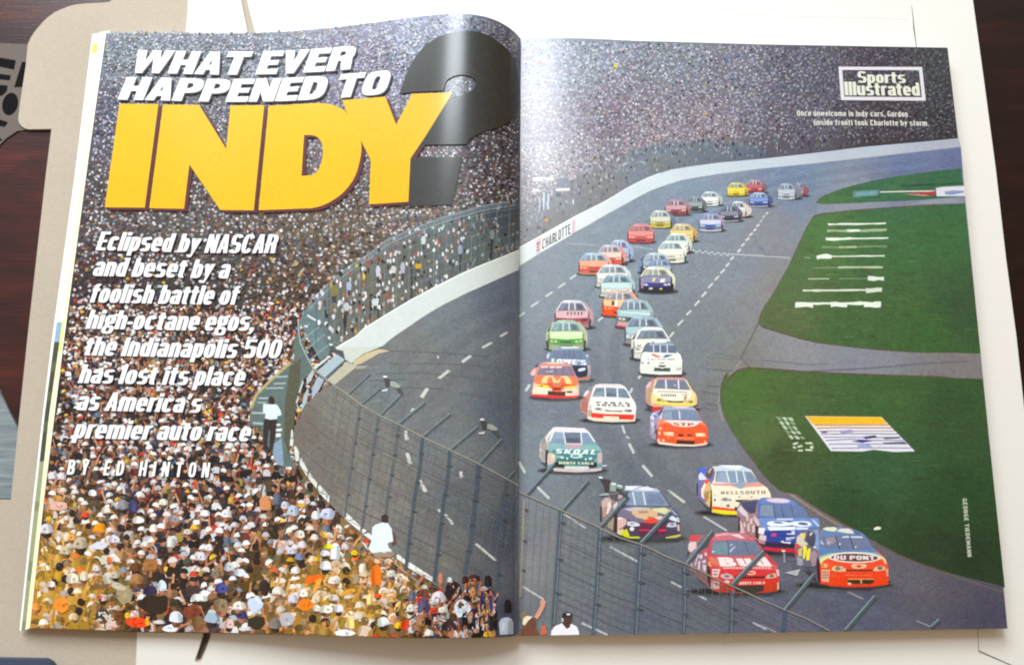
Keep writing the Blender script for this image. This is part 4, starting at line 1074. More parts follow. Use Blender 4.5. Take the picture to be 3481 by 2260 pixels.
for x, y, rx, ry, c in [(1475, 915, 42, 30, (206, 160, 30)), (850, 1270, 34, 46, (190, 196, 200)), (835, 1390, 24, 70, (40, 40, 44)), (1100, 1230, 44, 40, (206, 214, 214)), (870, 1090, 34, 46, (170, 182, 206)), (1125, 960, 30, 60, (196, 204, 214)), (1260, 945, 34, 40, (206, 204, 196)), (1520, 690, 30, 44, (206, 212, 206)), (740, 1130, 50, 60, (128, 118, 66)), (1340, 930, 30, 60, (176, 178, 190)), (1840, 770, 30, 50, (150, 166, 180)), (2115, 640, 30, 50, (130, 136, 140))]:
    X, Y = Aa([(x, y)])[0]
    rx, ry = rx / 3.6, ry / 3.2
    polys.append((np.array([(X - rx, Y - ry * .3), (X - rx * .4, Y - ry), (X + rx * .4, Y - ry), (X + rx, Y - ry * .3), (X + rx * .7, Y + ry), (X - rx * .7, Y + ry)]), lin(c) * .8, 44.5))
    polys.append((blob(X, Y - ry * 1.3, rx * .42, rx * .5, 0, 8, .1), lin((70, 56, 50)), 44.7))
    polys.append((np.array([(X - rx * .6, Y + ry), (X + rx * .6, Y + ry), (X + rx * .4, Y + ry * 2.3), (X - rx * .4, Y + ry * 2.3)]), lin((58, 56, 60)), 44.6))
mesh_people('printed_crowd', 'L', polys, LP, 'printed people standing behind the mesh fence')['kind'] = 'stuff'
k = Print('L')
k.poly(clampL(bandpoly(WALL_TOP_L, WALL_BOT_L)) + Ab([(1150, 215), (1010, 262), (930, 318), (900, 350), (830, 320), (800, 250)])[:0], (196, 204, 200), 46)
k.poly(Ab([(755, 218), (1170, 195), (1100, 225), (1000, 265), (925, 320), (895, 350), (840, 318), (812, 262)]), (190, 196, 184), 46)
k.line(clampL(WALL_TOP_L), 4.5, (226, 230, 222), 47)
k.poly(Ab([(580, 425), (765, 270), (800, 280), (832, 318), (650, 482)]), (160, 176, 184), 46)
k.poly(Ab([(640, 490), (832, 318), (842, 330), (665, 500)]), (84, 92, 96), 47)
k.poly(Ab([(668, 500), (850, 335), (945, 372), (740, 540)]), (176, 172, 152), 46)
k.poly(Ab([(550, 395), (690, 285), (712, 290), (575, 402)]), (196, 206, 206), 47)
k.poly(Ab([(500, 480), (550, 405), (570, 420), (540, 500), (500, 540)]), (168, 180, 180), 46)
k.poly(Ab([(550, 560), (600, 460), (655, 490), (610, 580), (545, 665)]), (156, 170, 182), 46)
k.poly(Ab([(430, 600), (468, 490), (472, 520), (440, 612)]), (190, 202, 196), 46)
k.poly(Ab([(470, 640), (510, 560), (520, 590), (500, 690), (450, 775)]), (160, 178, 178), 46)
k.poly(Ab([(405, 690), (428, 625), (432, 660), (412, 705)]), (190, 202, 196), 46)
k.build('printed_track_wall', LP, 'printed white concrete wall along the empty track')
# walkway of the stand
k = Print('L')
k.poly(Ab([(395, 330), (350, 345), (90, 580), (10, 760), (-10, 900), (100, 900), (110, 1000), (230, 1180), (300, 1250), (420, 1250), (350, 1150), (360, 900), (430, 600), (480, 480), (560, 395), (420, 60), (380, 200)]), (88, 104, 100), 37)
k.poly(Ab([(350, 380), (450, 300), (440, 520), (410, 700), (380, 950), (340, 1150), (300, 1000), (310, 700)]), (80, 80, 62), 38)
k.line(Ab([(360, 340), (180, 500), (60, 620), (10, 740)]), 9, (176, 156, 104), 38.5)
for q in [[(230, 460), (335, 455), (335, 470), (225, 475)], [(215, 520), (320, 515), (318, 528), (212, 534)], [(140, 560), (300, 556), (298, 570), (138, 572)], [(80, 645), (170, 645), (168, 660), (78, 660)], [(70, 685), (150, 685), (148, 696), (66, 696)], [(20, 772), (130, 775), (128, 792), (15, 790)], [(30, 860), (120, 865), (118, 885), (28, 880)]]: k.poly(Ab(q), (150, 170, 172), 39)
for q in [[(225, 920), (285, 918), (280, 940), (222, 942)], [(225, 880), (272, 875), (268, 892), (228, 896)], [(230, 962), (275, 960), (272, 990), (232, 994)]]: k.poly(Ab(q), (214, 220, 214), 39)
k.poly(Ab([(205, 1060), (280, 1000), (290, 1100), (300, 1245), (265, 1240), (210, 1180)]), (126, 148, 168), 39)
k.build('printed_walkway', LP)
# kerb blocks in front of the near fence
k = Print('L')
for q in [[(385, 1080), (405, 1070), (432, 1120), (432, 1200), (405, 1205)], [(440, 1180), (455, 1175), (508, 1280), (502, 1338), (440, 1235)], [(512, 1318), (528, 1305), (592, 1395), (586, 1442), (515, 1352)], [(600, 1422), (618, 1412), (700, 1520), (695, 1548), (604, 1470)], [(365, 930), (380, 930), (378, 1000), (360, 1000)], [(355, 1010), (385, 1005), (380, 1070), (352, 1070)]]: k.poly(Ab(q), (206, 210, 202), 41.5)
for q in [[(610, 0), (636, -8), (700, 70), (692, 122), (612, 40)], [(830, 225), (850, 212), (972, 330), (962, 368), (832, 262)], [(985, 360), (1000, 345), (1072, 415), (1065, 450), (988, 392)], [(1285, 582), (1300, 572), (1370, 630), (1360, 662), (1290, 612)], [(1382, 655), (1396, 640), (1608, 780), (1600, 812), (1386, 690)], [(980, 462), (1000, 470), (1035, 520), (1020, 520)]]: k.poly(Ac(q), (222, 226, 220), 41.5)
k.line(Ac([(1270, 650), (1360, 730), (1440, 790), (1560, 880)]), 4, (170, 160, 140), 41.4)
k.build('printed_kerb', LP)
for a, b_, lab in [([(120, 700), (150, 705), (240, 708), (272, 760), (280, 800), (245, 810), (240, 835), (180, 840), (135, 828), (140, 790), (118, 780)], [(165, 650), (190, 635), (215, 648), (222, 690), (205, 708), (170, 705)], 'printed man in a white shirt standing on the walkway')]:
    k = Print('L')
    k.poly(Ab([(130, 835), (240, 838), (232, 930), (205, 1110), (172, 1112), (180, 935), (168, 930), (150, 1100), (118, 1100), (118, 930)]), (48, 38, 36), 42)
    k.poly(Ab(a), (206, 218, 222), 43); k.poly(Ab(b_), (48, 36, 34), 44)
    k.build('printed_spectator', LP, lab)
k = Print('L')
k.poly(Ac([(1040, 520), (1065, 470), (1075, 340), (1100, 315), (1160, 295), (1210, 300), (1245, 350), (1258, 460), (1210, 475), (1215, 510), (1250, 545), (1180, 560), (1070, 560)]), (216, 226, 228), 57.5)
k.poly(Ac([(1152, 240), (1185, 222), (1214, 235), (1212, 285), (1190, 302), (1155, 285)]), (56, 40, 40), 58)
k.poly(Ac([(1245, 350), (1275, 400), (1285, 480), (1240, 500), (1258, 460)]), (92, 66, 62), 57.5)
k.poly(Ac([(1065, 560), (1250, 545), (1280, 570), (1230, 600), (1110, 600)]), (150, 130, 110), 57.5)
k.build('printed_spectator', LP, 'printed man in a white shirt sitting on the kerb wall')

# near catch fence with its posts, arms and cameras
RAIL_L = Ab([(560, 395), (650, 470), (740, 540), (860, 620), (975, 710), (1145, 805), (1305, 880), (1510, 990), (1755, 1105), (2000, 1225), (2245, 1360), (2345, 1415)])
RAIL_R = Rb([(145, 1468), (340, 1550)]) + Rc([(540, 190), (700, 262), (870, 340), (950, 385), (1040, 425), (1130, 455), (1220, 480), (1330, 530), (1450, 590), (1620, 655), (1740, 712), (1850, 770), (2030, 850), (2180, 918), (2318, 985)]) + Sc([(110, 1008), (225, 1060), (400, 1130), (610, 1240)])
POST_L = [[(970, 715), (935, 960), (900, 1170), (850, 1545), (838, 1690)], [(1125, 810), (1085, 1080), (1020, 1545), (985, 1790)], [(1305, 885), (1265, 1180), (1205, 1545), (1193, 1670)], [(1510, 1000), (1490, 1260), (1440, 1545), (1400, 1850), (1365, 2150)], [(1750, 1110), (1725, 1400), (1695, 1545), (1655, 1900), (1612, 2250)], [(2000, 1230), (1985, 1440), (1970, 1545), (1935, 1890), (1880, 2180)], [(2245, 1370), (2215, 1545), (2190, 1990), (2150, 2400)]]
for i, a in enumerate(POST_L):
    w = (6, 7.5, 9, 11, 12, 15, 12)[i]
    k = Print('L')
    k.line(clampL(Ab(a)), w, (84, 92, 96) if i < 3 else (68, 80, 92), 54)
    for f in (.12, .34, .56, .8):
        q = np.array(Ab(a)); m = q[0] + (q[-1] - q[0]) * f
        k.poly([m + (-w * .3, -4), m + (w * 1.2, -1), m + (w * 1.1, 3), m + (-w * .3, 4)], (62, 66, 70), 55)
    k.build('printed_fence_post', LP)
k = Print('L')
for d in (105, 215, 330, 455):
    pts = np.array(RAIL_L[4:]) + np.array([-d * .16, d]); k.line(clampL(pts), 2.0, (96, 98, 98), 53.5)
k.line(clampL(RAIL_L), 4.5, (142, 142, 128), 56)
kk = Print('L')
RL = np.array(RAIL_L)
MESH_L = [tuple(p) for p in RL if p[1] > 1380] + [(1756, 1660), (1756, 2130)] + [p for p in NEAR if p[1] < 2130][::-1]
for d in range(16, 760, 26):
    pts = RL + np.array([-d * .16, d])
    for i in range(len(pts) - 1):
        for f0 in (0, .5):
            q = np.array([pts[i] + (pts[i + 1] - pts[i]) * f0, pts[i] + (pts[i + 1] - pts[i]) * (f0 + .5)])
            if inside(q, MESH_L).all(): kk.line(q, 1.3, (118, 115, 110) if (d // 26) % 2 else (99, 97, 95), 53)
for x in np.arange(1150, 1756, 24):
    y0_ = np.interp(x, RL[:, 0], RL[:, 1])
    for y_ in np.arange(y0_ + 6, 2130, 60):
        q = np.array([(x - (y_ - y0_) * .17, y_), (x - (y_ + 60 - y0_) * .17, y_ + 60)])
        if inside(q, MESH_L).all(): kk.line(q, 1.2, (117, 114, 109), 53.2)
kk.build('printed_fence_mesh', LP)
k.build('printed_fence_wire', LP, 'printed top rail and wires of the fence in front of the track')
for a, w in [([(870, 615), (1055, 440)], 7), ([(985, 705), (1155, 560)], 7), ([(1150, 800), (1340, 610)], 9), ([(1310, 875), (1535, 690)], 11), ([(1520, 985), (1755, 790)], 11), ([(1765, 1095), (1995, 900)], 11), ([(2010, 1220), (2200, 1010)], 10), ([(2250, 1355), (2345, 1250)], 8)]:
    k = Print('L'); q = clampL(Ab(a)); k.line(q, w, (74, 88, 92), 56.5)
    q2 = [(x - w * .22, y - w * .2) for x, y in q]; k.line(q2, w * .3, (128, 142, 146), 57)
    k.build('printed_fence_arm', LP)
for ox, oy in ((0, 0), (840, 372)):
    k = Print('L')
    M = lambda p: Ab([(x + ox, y + oy) for x, y in p])
    k.poly(M([(1172, 470), (1232, 490), (1226, 545), (1196, 556), (1185, 520)]), (66, 66, 64), 58)
    k.poly(M([(1172, 458), (1205, 458), (1204, 474), (1172, 474)]), (226, 228, 220), 59)
    k.poly(M([(1232, 505), (1275, 510), (1322, 545), (1312, 575), (1275, 560), (1230, 545)]), (150, 156, 148), 58)
    k.poly(M([(1270, 565), (1320, 560), (1345, 610), (1325, 625)]), (70, 76, 74), 58.5)
    k.poly(M([(1155, 582), (1215, 570), (1205, 592), (1160, 594)]), (196, 202, 198), 58)
    k.build('printed_camera', LP, 'printed remote camera clamped to a fence arm')
k = Print('L')
k.poly(Ab([(700, 190), (735, 195), (745, 225), (820, 240), (838, 318), (800, 290), (740, 250), (705, 245)]), (70, 78, 80), 58)
k.poly(Ab([(698, 178), (728, 178), (728, 194), (700, 194)]), (214, 220, 220), 59)
k.build('printed_camera', LP, 'printed remote camera beside the end of the white wall')

# ------------------------------------------------------------------ headline lettering, left page
YEL = idw([(450, 500, (224, 173, 7)), (700, 420, (224, 175, 31)), (1000, 400, (224, 173, 11)), (1400, 380, (218, 171, 27)), (1300, 650, (226, 169, 2)), (500, 690, (226, 171, 2)), (1000, 690, (226, 171, 2))])
I_ = [(409, 356), (541, 357), (495, 708), (359, 707)]
N_ = [(556, 359), (679, 360), (771, 509), (786, 362), (900.5, 361), (865, 717), (751, 716), (646, 562), (628, 712), (510, 710)]
D_ = [(915, 363)] + curve([(1083, 354), (1115, 356), (1141, 363), (1176, 382), (1208, 425), (1226, 470), (1231, 510), (1225, 550), (1214, 590), (1199, 620), (1180, 645), (1161, 664), (1137, 681), (1114, 694), (1088, 704), (1060, 710)]) + [(881, 717)]
Dh = [(1036, 462)] + curve([(1056, 462), (1076, 466), (1092, 482), (1100, 506), (1098, 540), (1088, 572), (1074, 592), (1056, 599)]) + [(1027, 600.5)]
Y_ = [(1166, 344), (1312, 332), (1349, 427), (1403, 322), (1539, 318), (1448, 466), (1397, 542), (1390, 688), (1256, 697), (1263, 548), (1228, 478), (1184, 392)]
k = Print('L')
for r, h_ in ((I_, ()), (N_, ()), (D_, (Dh,)), (Y_, ())):
    k.poly([(x + 12, y + 9) for x, y in r], (84, 40, 44), 60, holes=[[(x + 12, y + 9) for x, y in q] for q in h_])
k.build('printed_letter_shadow', LP)
for i, (r, h_, lay) in enumerate(((I_, (), 63), (N_, (), 63.2), (D_, (Dh,), 63.4), (Y_, (), 64))):
    k = Print('L'); k.poly(r, None, lay, holes=h_)
    k.build('printed_letter', LP, 'big yellow printed capital ' + 'INDY'[i], field=YEL, grid=.01)
q0, q1 = T(850, 0), T(1700, 0)
HOOK = curve(q0([(1310, 830), (1345, 740), (1400, 590), (1500, 445), (1620, 352), (1750, 300), (1880, 281), (2000, 290), (2100, 330)]) + q1([(14, 405 + 0), (66, 455), (112, 530), (140, 625), (150, 750), (148, 890), (128, 995), (82, 1058), (0, 1110)]) + q0([(2100, 1140), (1980, 1190), (1930, 1222), (1895, 1270)]))
HOOK = [(min(x, 1760.5), y) for x, y in HOOK]
k = Print('L')
k.poly(HOOK + q0([(1520, 1275), (1400, 1400), (1400, 1300), (1500, 1150)]) + q0([(1720, 830)]) + curve(q0([(1775, 850), (1800, 870), (1860, 838), (1935, 806), (1972, 748), (1955, 695), (1875, 664), (1790, 674), (1722, 718), (1700, 790)])) + q0([(1690, 802), (1440, 815)]), (47, 47, 44), 61)
k.poly(q0([(1410, 1400), (1470, 1386), (1862, 1380)]) + Aa([(1770, 380), (1395, 397), (1395, 330)]), (52, 52, 50), 61)
k.build('printed_question_mark', LP, 'big black printed question mark behind the yellow letters')

HEAD = Face(.37, .22, 3.2, .86, .74, .36)
SH = (.065, .06, (46, 44, 48))
k = Print('L'); put_line(k, HEAD, 'WHAT EVER', (441, 251), (1192, 239), 77, (236, 241, 240), 62, .26, .055, SH)
k.build('printed_headline', LP, 'white slanted headline line reading WHAT EVER')
k = Print('L'); put_line(k, HEAD, 'HAPPENED TO', (403, 342), (1312, 323), 77, (236, 241, 240), 62, .26, .05, SH)
k.build('printed_headline', LP, 'white slanted headline line reading HAPPENED TO')
DECK = Face(.185, .138, 2.9, .425, .755)
SD = (.035, .035, (50, 45, 46))
for txt, a, b_ in [('Eclipsed by NASCAR', (328, 852), (936, 862)), ('and beset by a', (316, 939), (777, 948)), ('foolish battle of', (305, 1029), (806, 1037)), ('high-octane egos,', (293, 1118), (864, 1125)),
                   ('the Indianapolis 500', (285, 1208), (951, 1218)), ('has lost its place', (268, 1302), (829, 1312)), ("as America's", (260, 1394), (681, 1403)), ('premier auto race', (250, 1489), (848, 1500))]:
    k = Print('L'); put_line(k, DECK, txt, a, b_, 63, (238, 238, 240), 62, .20, .045, SD)
    k.build('printed_text_line', LP, 'white bold slanted line reading ' + txt.strip(','))
BYL = Face(.17, .15, 3.2, .42)
k = Print('L'); put_line(k, BYL, 'BY ED HINTON', (230, 1612), (711, 1622), 50, (240, 240, 238), 62, 0.06, .42, (.07, .06, (40, 30, 28)))
k.build('printed_byline', LP, 'white spaced capitals reading BY ED HINTON')

# ================================================================== right page: track, grass, wall
asph_r = neutral([(1800, 1000, (122, 134, 144)), (2100, 900, (122, 138, 152)), (2400, 700, (116, 136, 158)), (2700, 620, (98, 122, 152)), (3100, 590, (88, 106, 146)), (3250, 580, (84, 96, 140)), (2500, 900, (120, 130, 142)), (2600, 800, (124, 128, 136)), (2650, 1000, (128, 124, 122)), (2350, 1150, (112, 122, 128)), (2550, 1250, (120, 118, 112)), (1800, 1300, (112, 120, 134)), (2100, 1400, (108, 116, 128)), (2400, 1400, (112, 114, 118)), (2450, 1500, (108, 114, 126)),
              (1800, 1600, (112, 126, 136)), (2150, 1650, (96, 106, 116)), (2550, 1650, (108, 104, 112)), (1800, 1850, (112, 116, 122)), (2000, 1950, (102, 110, 116)), (2300, 1950, (90, 98, 110)), (2200, 2100, (88, 96, 112)), (1850, 2100, (102, 108, 116)), (2600, 2050, (88, 92, 112)), (2900, 2080, (80, 86, 110)), (3150, 1950, (92, 88, 100)), (3350, 2100, (66, 66, 88)), (3250, 2000, (78, 76, 92)), (2900, 1750, (100, 94, 96)), (2900, 720, (126, 132, 146)), (3200, 690, (132, 136, 150)), (2700, 1180, (130, 132, 138)), (2900, 1220, (122, 126, 138)), (3250, 1240, (116, 110, 110)), (1770, 1900, (128, 128, 128))])
redge = [(3232 + 0, 215), (3274, 600), (3328, 1150), (3383, 1700), (3425, 2135)]
k = Print('R')
k.poly([(1762, 905)] + WALL_BOT_R[1:] + [(3274, 600), (3328, 1150), (3383, 1700), (3424.5, 2135), (2593, 2150), (2166, 2155), (1758.5, 2159), (1760, 1400)], None, 11)
k.build('printed_track', RP, 'printed grey race track full of cars', field=asph_r, grid=.0075)
TRACK_R = [(1764, 905)] + WALL_BOT_R[1:] + [(3270, 600), (2700, 700), (2620, 900), (2570, 1150), (2450, 1400), (2520, 1600), (2800, 1800), (3300, 2010), (3410, 2130), (2593, 2146), (2166, 2151), (1764, 2155)]
grooves('R', RP, [(3150, 560), (2800, 610), (2500, 680), (2290, 790), (2140, 950), (2060, 1150), (2080, 1400), (2220, 1640), (2480, 1850), (2800, 2010), (3100, 2120)], grooves_spec, asph_r, 11.5)
mottle('R', TRACK_R, 520, asph_r, 11.8, 'printed_tarmac_mottling', RP)
k = Print('R')
wall_f = idw([(1770, 890, (204, 212, 210)), (1950, 800, (204, 210, 210)), (2200, 640, (194, 204, 208)), (2350, 580, (186, 196, 202)), (2600, 560, (178, 188, 196)), (2900, 520, (166, 174, 184)), (3250, 490, (154, 158, 170))])
k.poly(bandpoly([(1762, 845)] + WALL_TOP_R[2:], [(1762, 907)] + WALL_BOT_R[2:]), None, 13)
k.build('printed_track_wall', RP, 'printed white wall round the far bend', field=wall_f, grid=.008)
k = Print('R')
k.line([(1763, 845)] + WALL_TOP_R[2:12], 5, (222, 228, 226), 14, 2.5)
k.poly(Ra([(312, 688), (362, 660), (352, 795), (314, 815)]), (206, 178, 184), 14.2)
k.poly(Ra([(362, 672), (625, 520), (622, 640), (356, 795)]), (224, 228, 224), 14.2)
k.poly(Ra([(630, 520), (658, 505), (655, 612), (630, 630)]), (196, 176, 186), 14.2)
WALLF = Face(.16, .14, 3, .4)
put_quad(k, WALLF, 'CHARLOTTE', Ra([(372, 678), (616, 540), (618, 630), (366, 772)]), (52, 56, 66), 15)
[k.poly(Ra(q), (158, 106, 112), 15) for q in ([(320, 712), (350, 697), (349, 722), (322, 735)], [(322, 745), (346, 735), (340, 752), (326, 758)], [(320, 770), (348, 758), (346, 775), (320, 788)])]
k.build('printed_wall_banner', RP, 'printed wall banner reading CHARLOTTE')
k = Print('R')
fR = idw([(1800, 700, (114, 114, 118)), (1950, 680, (116, 118, 122)), (2050, 620, (116, 116, 116)), (2150, 560, (110, 120, 128)), (2250, 500, (104, 114, 124)), (2250, 560, (104, 110, 112)), (1900, 780, (114, 112, 112)), (2450, 500, (90, 98, 110)), (2700, 500, (64, 72, 88)), (2100, 540, (112, 114, 122))])
k.poly([(1762.5, 735), (1860, 655), (1990, 590), (2040, 565), (2090, 546), (2130, 526), (2165, 511), (2205, 496), (2245, 486), (2290, 480), (2330, 479), (2450, 484), (2600, 500), (2620, 530)] + [p for p in WALL_TOP_R if p[0] < 2600][::-1] + [(1762.5, 843)], None, 5)
k.build('printed_catch_fence', RP, 'printed hazy mesh fence above the white wall', field=fR, grid=.008)
grass = idw([(2800, 800, (72, 106, 60)), (3000, 800, (58, 97, 58)), (3200, 780, (53, 92, 54)), (2700, 950, (77, 101, 62)), (3000, 1000, (60, 90, 52)), (3280, 1050, (49, 74, 48)), (2900, 1150, (61, 92, 50)), (3150, 1150, (53, 88, 44)), (2640, 1100, (81, 95, 60)), (2550, 1330, (71, 101, 50)), (2700, 1350, (68, 92, 52)), (3000, 1350, (58, 88, 48)), (3250, 1400, (47, 74, 44)), (2600, 1480, (81, 101, 60)), (3000, 1600, (49, 84, 54)), (3250, 1700, (37, 67, 38)), (2900, 1750, (42, 69, 44)), (3300, 1900, (32, 52, 34)), (3150, 1880, (39, 58, 38)), (2650, 1550, (61, 77, 48)), (3000, 670, (53, 95, 66)), (3220, 620, (47, 90, 62))])
GA = Sa(curve([(500, 360), (525, 325), (560, 300), (700, 245), (850, 202), (1000, 165), (1150, 138), (1300, 115), (1530, 86), (1765, 60)])) + Sa([(1798, 305), (1400, 335), (1000, 352), (700, 366), (560, 368)])
GB = Sa([(470, 492), (500, 474), (560, 462), (680, 448), (800, 435), (1000, 420), (1200, 405), (1500, 385), (1802, 365)]) + Sb([(1938, 262), (1700, 255), (1400, 245), (1200, 234), (1000, 220), (750, 192), (500, 160), (350, 125), (200, 80), (100, 50), (25, 25)]) + Sa([(0, 1405), (2, 1370), (22, 1315), (50, 1262), (100, 1190), (150, 1110), (210, 1005), (270, 895), (350, 715), (410, 590)])
Fc = lambda pts: [(x * 1.46261, y * 1.46261) for x, y in pts]
GC = Fc(curve([(1683, 905), (1692, 885), (1706, 870), (1722, 861), (1745, 857), (1800, 860), (1850, 864), (1920, 868), (2000, 871.5), (2140, 876), (2284, 880)])) + Sc([(2150, 870)]) + Sc(curve([(2140, 860), (2020, 825), (1850, 785), (1700, 745), (1560, 700), (1400, 645), (1300, 605), (1200, 560), (1100, 505), (1000, 450), (900, 395), (760, 315), (600, 220), (450, 130), (330, 50)])) + Sb(curve([(190, 1462), (100, 1385), (0, 1275)])) + Rb(curve([(2240, 1225), (2150, 1110), (2060, 980), (1990, 860), (1950, 740), (1935, 640), (1945, 545), (1975, 470), (2010, 420)]))
for gname, G, n in (('printed_grass', GA, 'printed narrow strip of grass beside the far bend'), ('printed_grass', GB, 'printed lawn with rows of white lettering'), ('printed_grass', GC, 'printed lawn with a yellow and white emblem')):
    k = Print('R'); 
    c = np.mean(np.array(G), 0)
    k.poly([(c[0] + (x - c[0]) * 1.012, c[1] + (y - c[1]) * 1.018) if x < 3240 else (x, y) for x, y in G], (86, 74, 60), 12.4)
    k.poly(G, None, 13)
    o = k.build(gname, RP, n, field=grass, grid=.0075)
# mottling of the turf and the tarmac
polys = []
for G in (GA, GB, GC):
    Gx = np.array(G)
    for _ in range(520 if G is not GA else 60):
        p = np.array([[rng.uniform(Gx[:, 0].min() + 20, min(Gx[:, 0].max(), 3400) - 25), rng.uniform(Gx[:, 1].min() + 8, Gx[:, 1].max() - 8)]])
        m = [p[0] + d for d in ((36, 0), (-36, 0), (0, 8), (0, -8))]
        if not inside(np.array(m), G).all(): continue
        base = grass(p)[0]
        col = base * np.exp(rng.normal(0, .11)) * (np.array([1.16, .97, .95]) if rng.random() > .75 else np.array([1, 1, 1]))
        polys.append((blob(*p[0], rng.uniform(10, 34), rng.uniform(2, 6), 0, 9, .3), col, 14 + rng.random() * .8))
mesh_people('printed_turf_mottling', 'R', polys, RP)
k = Print('R')
for a, w, c in [([(2400, 1255), (2480, 1258), (2540, 1265)], 4, (96, 98, 98)), ([(2380, 1330), (2440, 1340), (2465, 1330), (2450, 1315), (2400, 1310)], 4, (94, 96, 94)), ([(2385, 1385), (2430, 1395), (2440, 1378), (2400, 1372)], 4, (94, 96, 94)), ([(2565, 800), (2572, 830), (2590, 850)], 4, (104, 114, 126)), ([(2590, 840), (2600, 865), (2640, 880)], 4, (104, 112, 122)), ([(2400, 1215), (2600, 1225), (2750, 1240), (2820, 1235)], 5, (108, 112, 120)), ([(2750, 1262), (2950, 1252), (3150, 1235), (3290, 1228)], 5, (96, 96, 106)), ([(2460, 1270), (2700, 1262), (2900, 1274)], 4, (140, 134, 128)), ([(2430, 1200), (2500, 1212), (2540, 1200)], 4, (100, 108, 116))]:
    k = Print('R'); k.line(a, w, c, 12); k.build('printed_skid_mark', RP)
k = Print('R'); k.line(Rb([(2200, 400), (2110, 300), (2240, 40), (2318, -120)]), 5, (96, 92, 86), 12.2); k.build('printed_verge_line', RP)
k = Print('R')
k.line(Rb([(2110, 320), (2030, 440), (1930, 560), (1910, 700), (1950, 850)]), 6, (136, 132, 128), 12.3); k.build('printed_verge_line', RP)
for a, w, c in [(Sc([(230, 20), (420, 150), (560, 240), (720, 330)]), 7, (140, 124, 112)), (Sc([(1000, 470), (1250, 600), (1500, 695), (1800, 800), (2140, 905)]), 5, (96, 86, 82)), (Sc([(740, 885), (910, 965)]), 7, (136, 126, 132))]: k = Print('R'); k.line(a, w, c, 12.2); k.build('printed_verge_line', RP)

def dash(p, w, c):
    k = Print('R'); k.line(p, w * .82, tuple(int(v * .93) for v in c), 15); k.build('printed_lane_dash', RP)
W_ = (206, 210, 206)
for a, w in [([(500, 1532), (572, 1492)], 0)][:0]: pass
for a in [[(0, 1538), (55, 1495)], [(158, 1362), (217, 1318)], [(268, 1270), (337, 1224)], [(398, 1180), (460, 1140)], [(510, 1102), (570, 1064)], [(610, 1027), (667, 990)], [(858, 1392), (903, 1358)]]: dash(Ra(a), 7.5, W_)
for a in [[(1482, 1536), (1522, 1490)], [(1553, 1432), (1602, 1386)], [(1630, 1342), (1672, 1302)], [(1702, 1260), (1746, 1215)], [(1764, 1182), (1806, 1138)], [(1822, 1104), (1862, 1064)], [(1879, 1038), (1916, 1001)], [(1929, 976), (1966, 941)], [(1974, 920), (2006, 886)], [(2017, 860), (2046, 829)], [(2078, 795), (2106, 763)], [(2111, 740), (2141, 714)], [(2149, 692), (2182, 667)], [(2182, 648), (2211, 624)], [(2219, 609), (2241, 587)], [(2244, 570), (2269, 547)], [(2274, 530), (2296, 511)], [(2299, 492), (2319, 474)]]:
    dash(Ra(a), 7.5, (214, 216, 210))
for a in [[(8, 532), (30, 509)], [(35, 492), (52, 474)], [(56, 462), (76, 444)]]: dash(Sa(a), 6, W_)
for a, w in [([(0, 115), (57, 78)], 8), ([(222, 590), (262, 532)], 11), ([(1210, 482), (1234, 446)], 10), ([(1137, 608), (1158, 564)], 9), ([(1068, 890), (1092, 962)], 9), ([(1100, 985), (1132, 1002)], 6), ([(1128, 1048), (1172, 1134)], 11), ([(1246, 1238), (1332, 1336)], 11), ([(1470, 1455), (1610, 1560)], 10), ([(165, 1208), (218, 1304)], 11), ([(322, 1424), (432, 1530)], 10)]: dash(Rb(a), w, W_)
for a, w in [([(1470, 12), (1620, 122)], 9), ([(1780, 243), (1985, 368)], 8), ([(558, 222), (752, 345)], 8), ([(960, 505), (1203, 638)], 8), ([(1495, 815), (1587, 862)], 7), ([(1630, 880), (1806, 968)], 8), ([(190, 850), (382, 968)], 8), ([(715, 1175), (940, 1278)], 8), ([(2210, 1172), (2330, 1232)], 8)]: dash(Rc(a), w, (190, 196, 198))
for a, w in [([(0, 1187), (150, 1256)], 6), ([(1375, 1155), (1500, 1207)], 5)]: dash(Sc(a), w, (150, 150, 160))
k = Print('R')
k.line(Ra([(580, 716), (830, 730)]), 3, (156, 166, 174), 15); k.line(Ra([(1160, 742), (1340, 768)]), 5, (146, 160, 174), 15)
for i in range(12):
    a = 1680 + i * 27
    k.poly(Ra([(a, 768 + i * 3 + (i % 2) * 14), (a + 25, 770 + i * 3 + (i % 2) * 14), (a + 25, 781 + i * 3 + (i % 2) * 14), (a, 779 + i * 3 + (i % 2) * 14)]), (184, 192, 192), 15)
k.line(Ra([(1990, 808), (2160, 818), (2318, 826)]), 3.5, (182, 186, 184), 15); k.line(Sa([(0, 826), (120, 832), (270, 842)]), 3, (180, 180, 174), 15); k.line(Sa([(390, 840), (440, 838)]), 2.5, (140, 150, 120), 15)
k.build('printed_finish_line', RP)
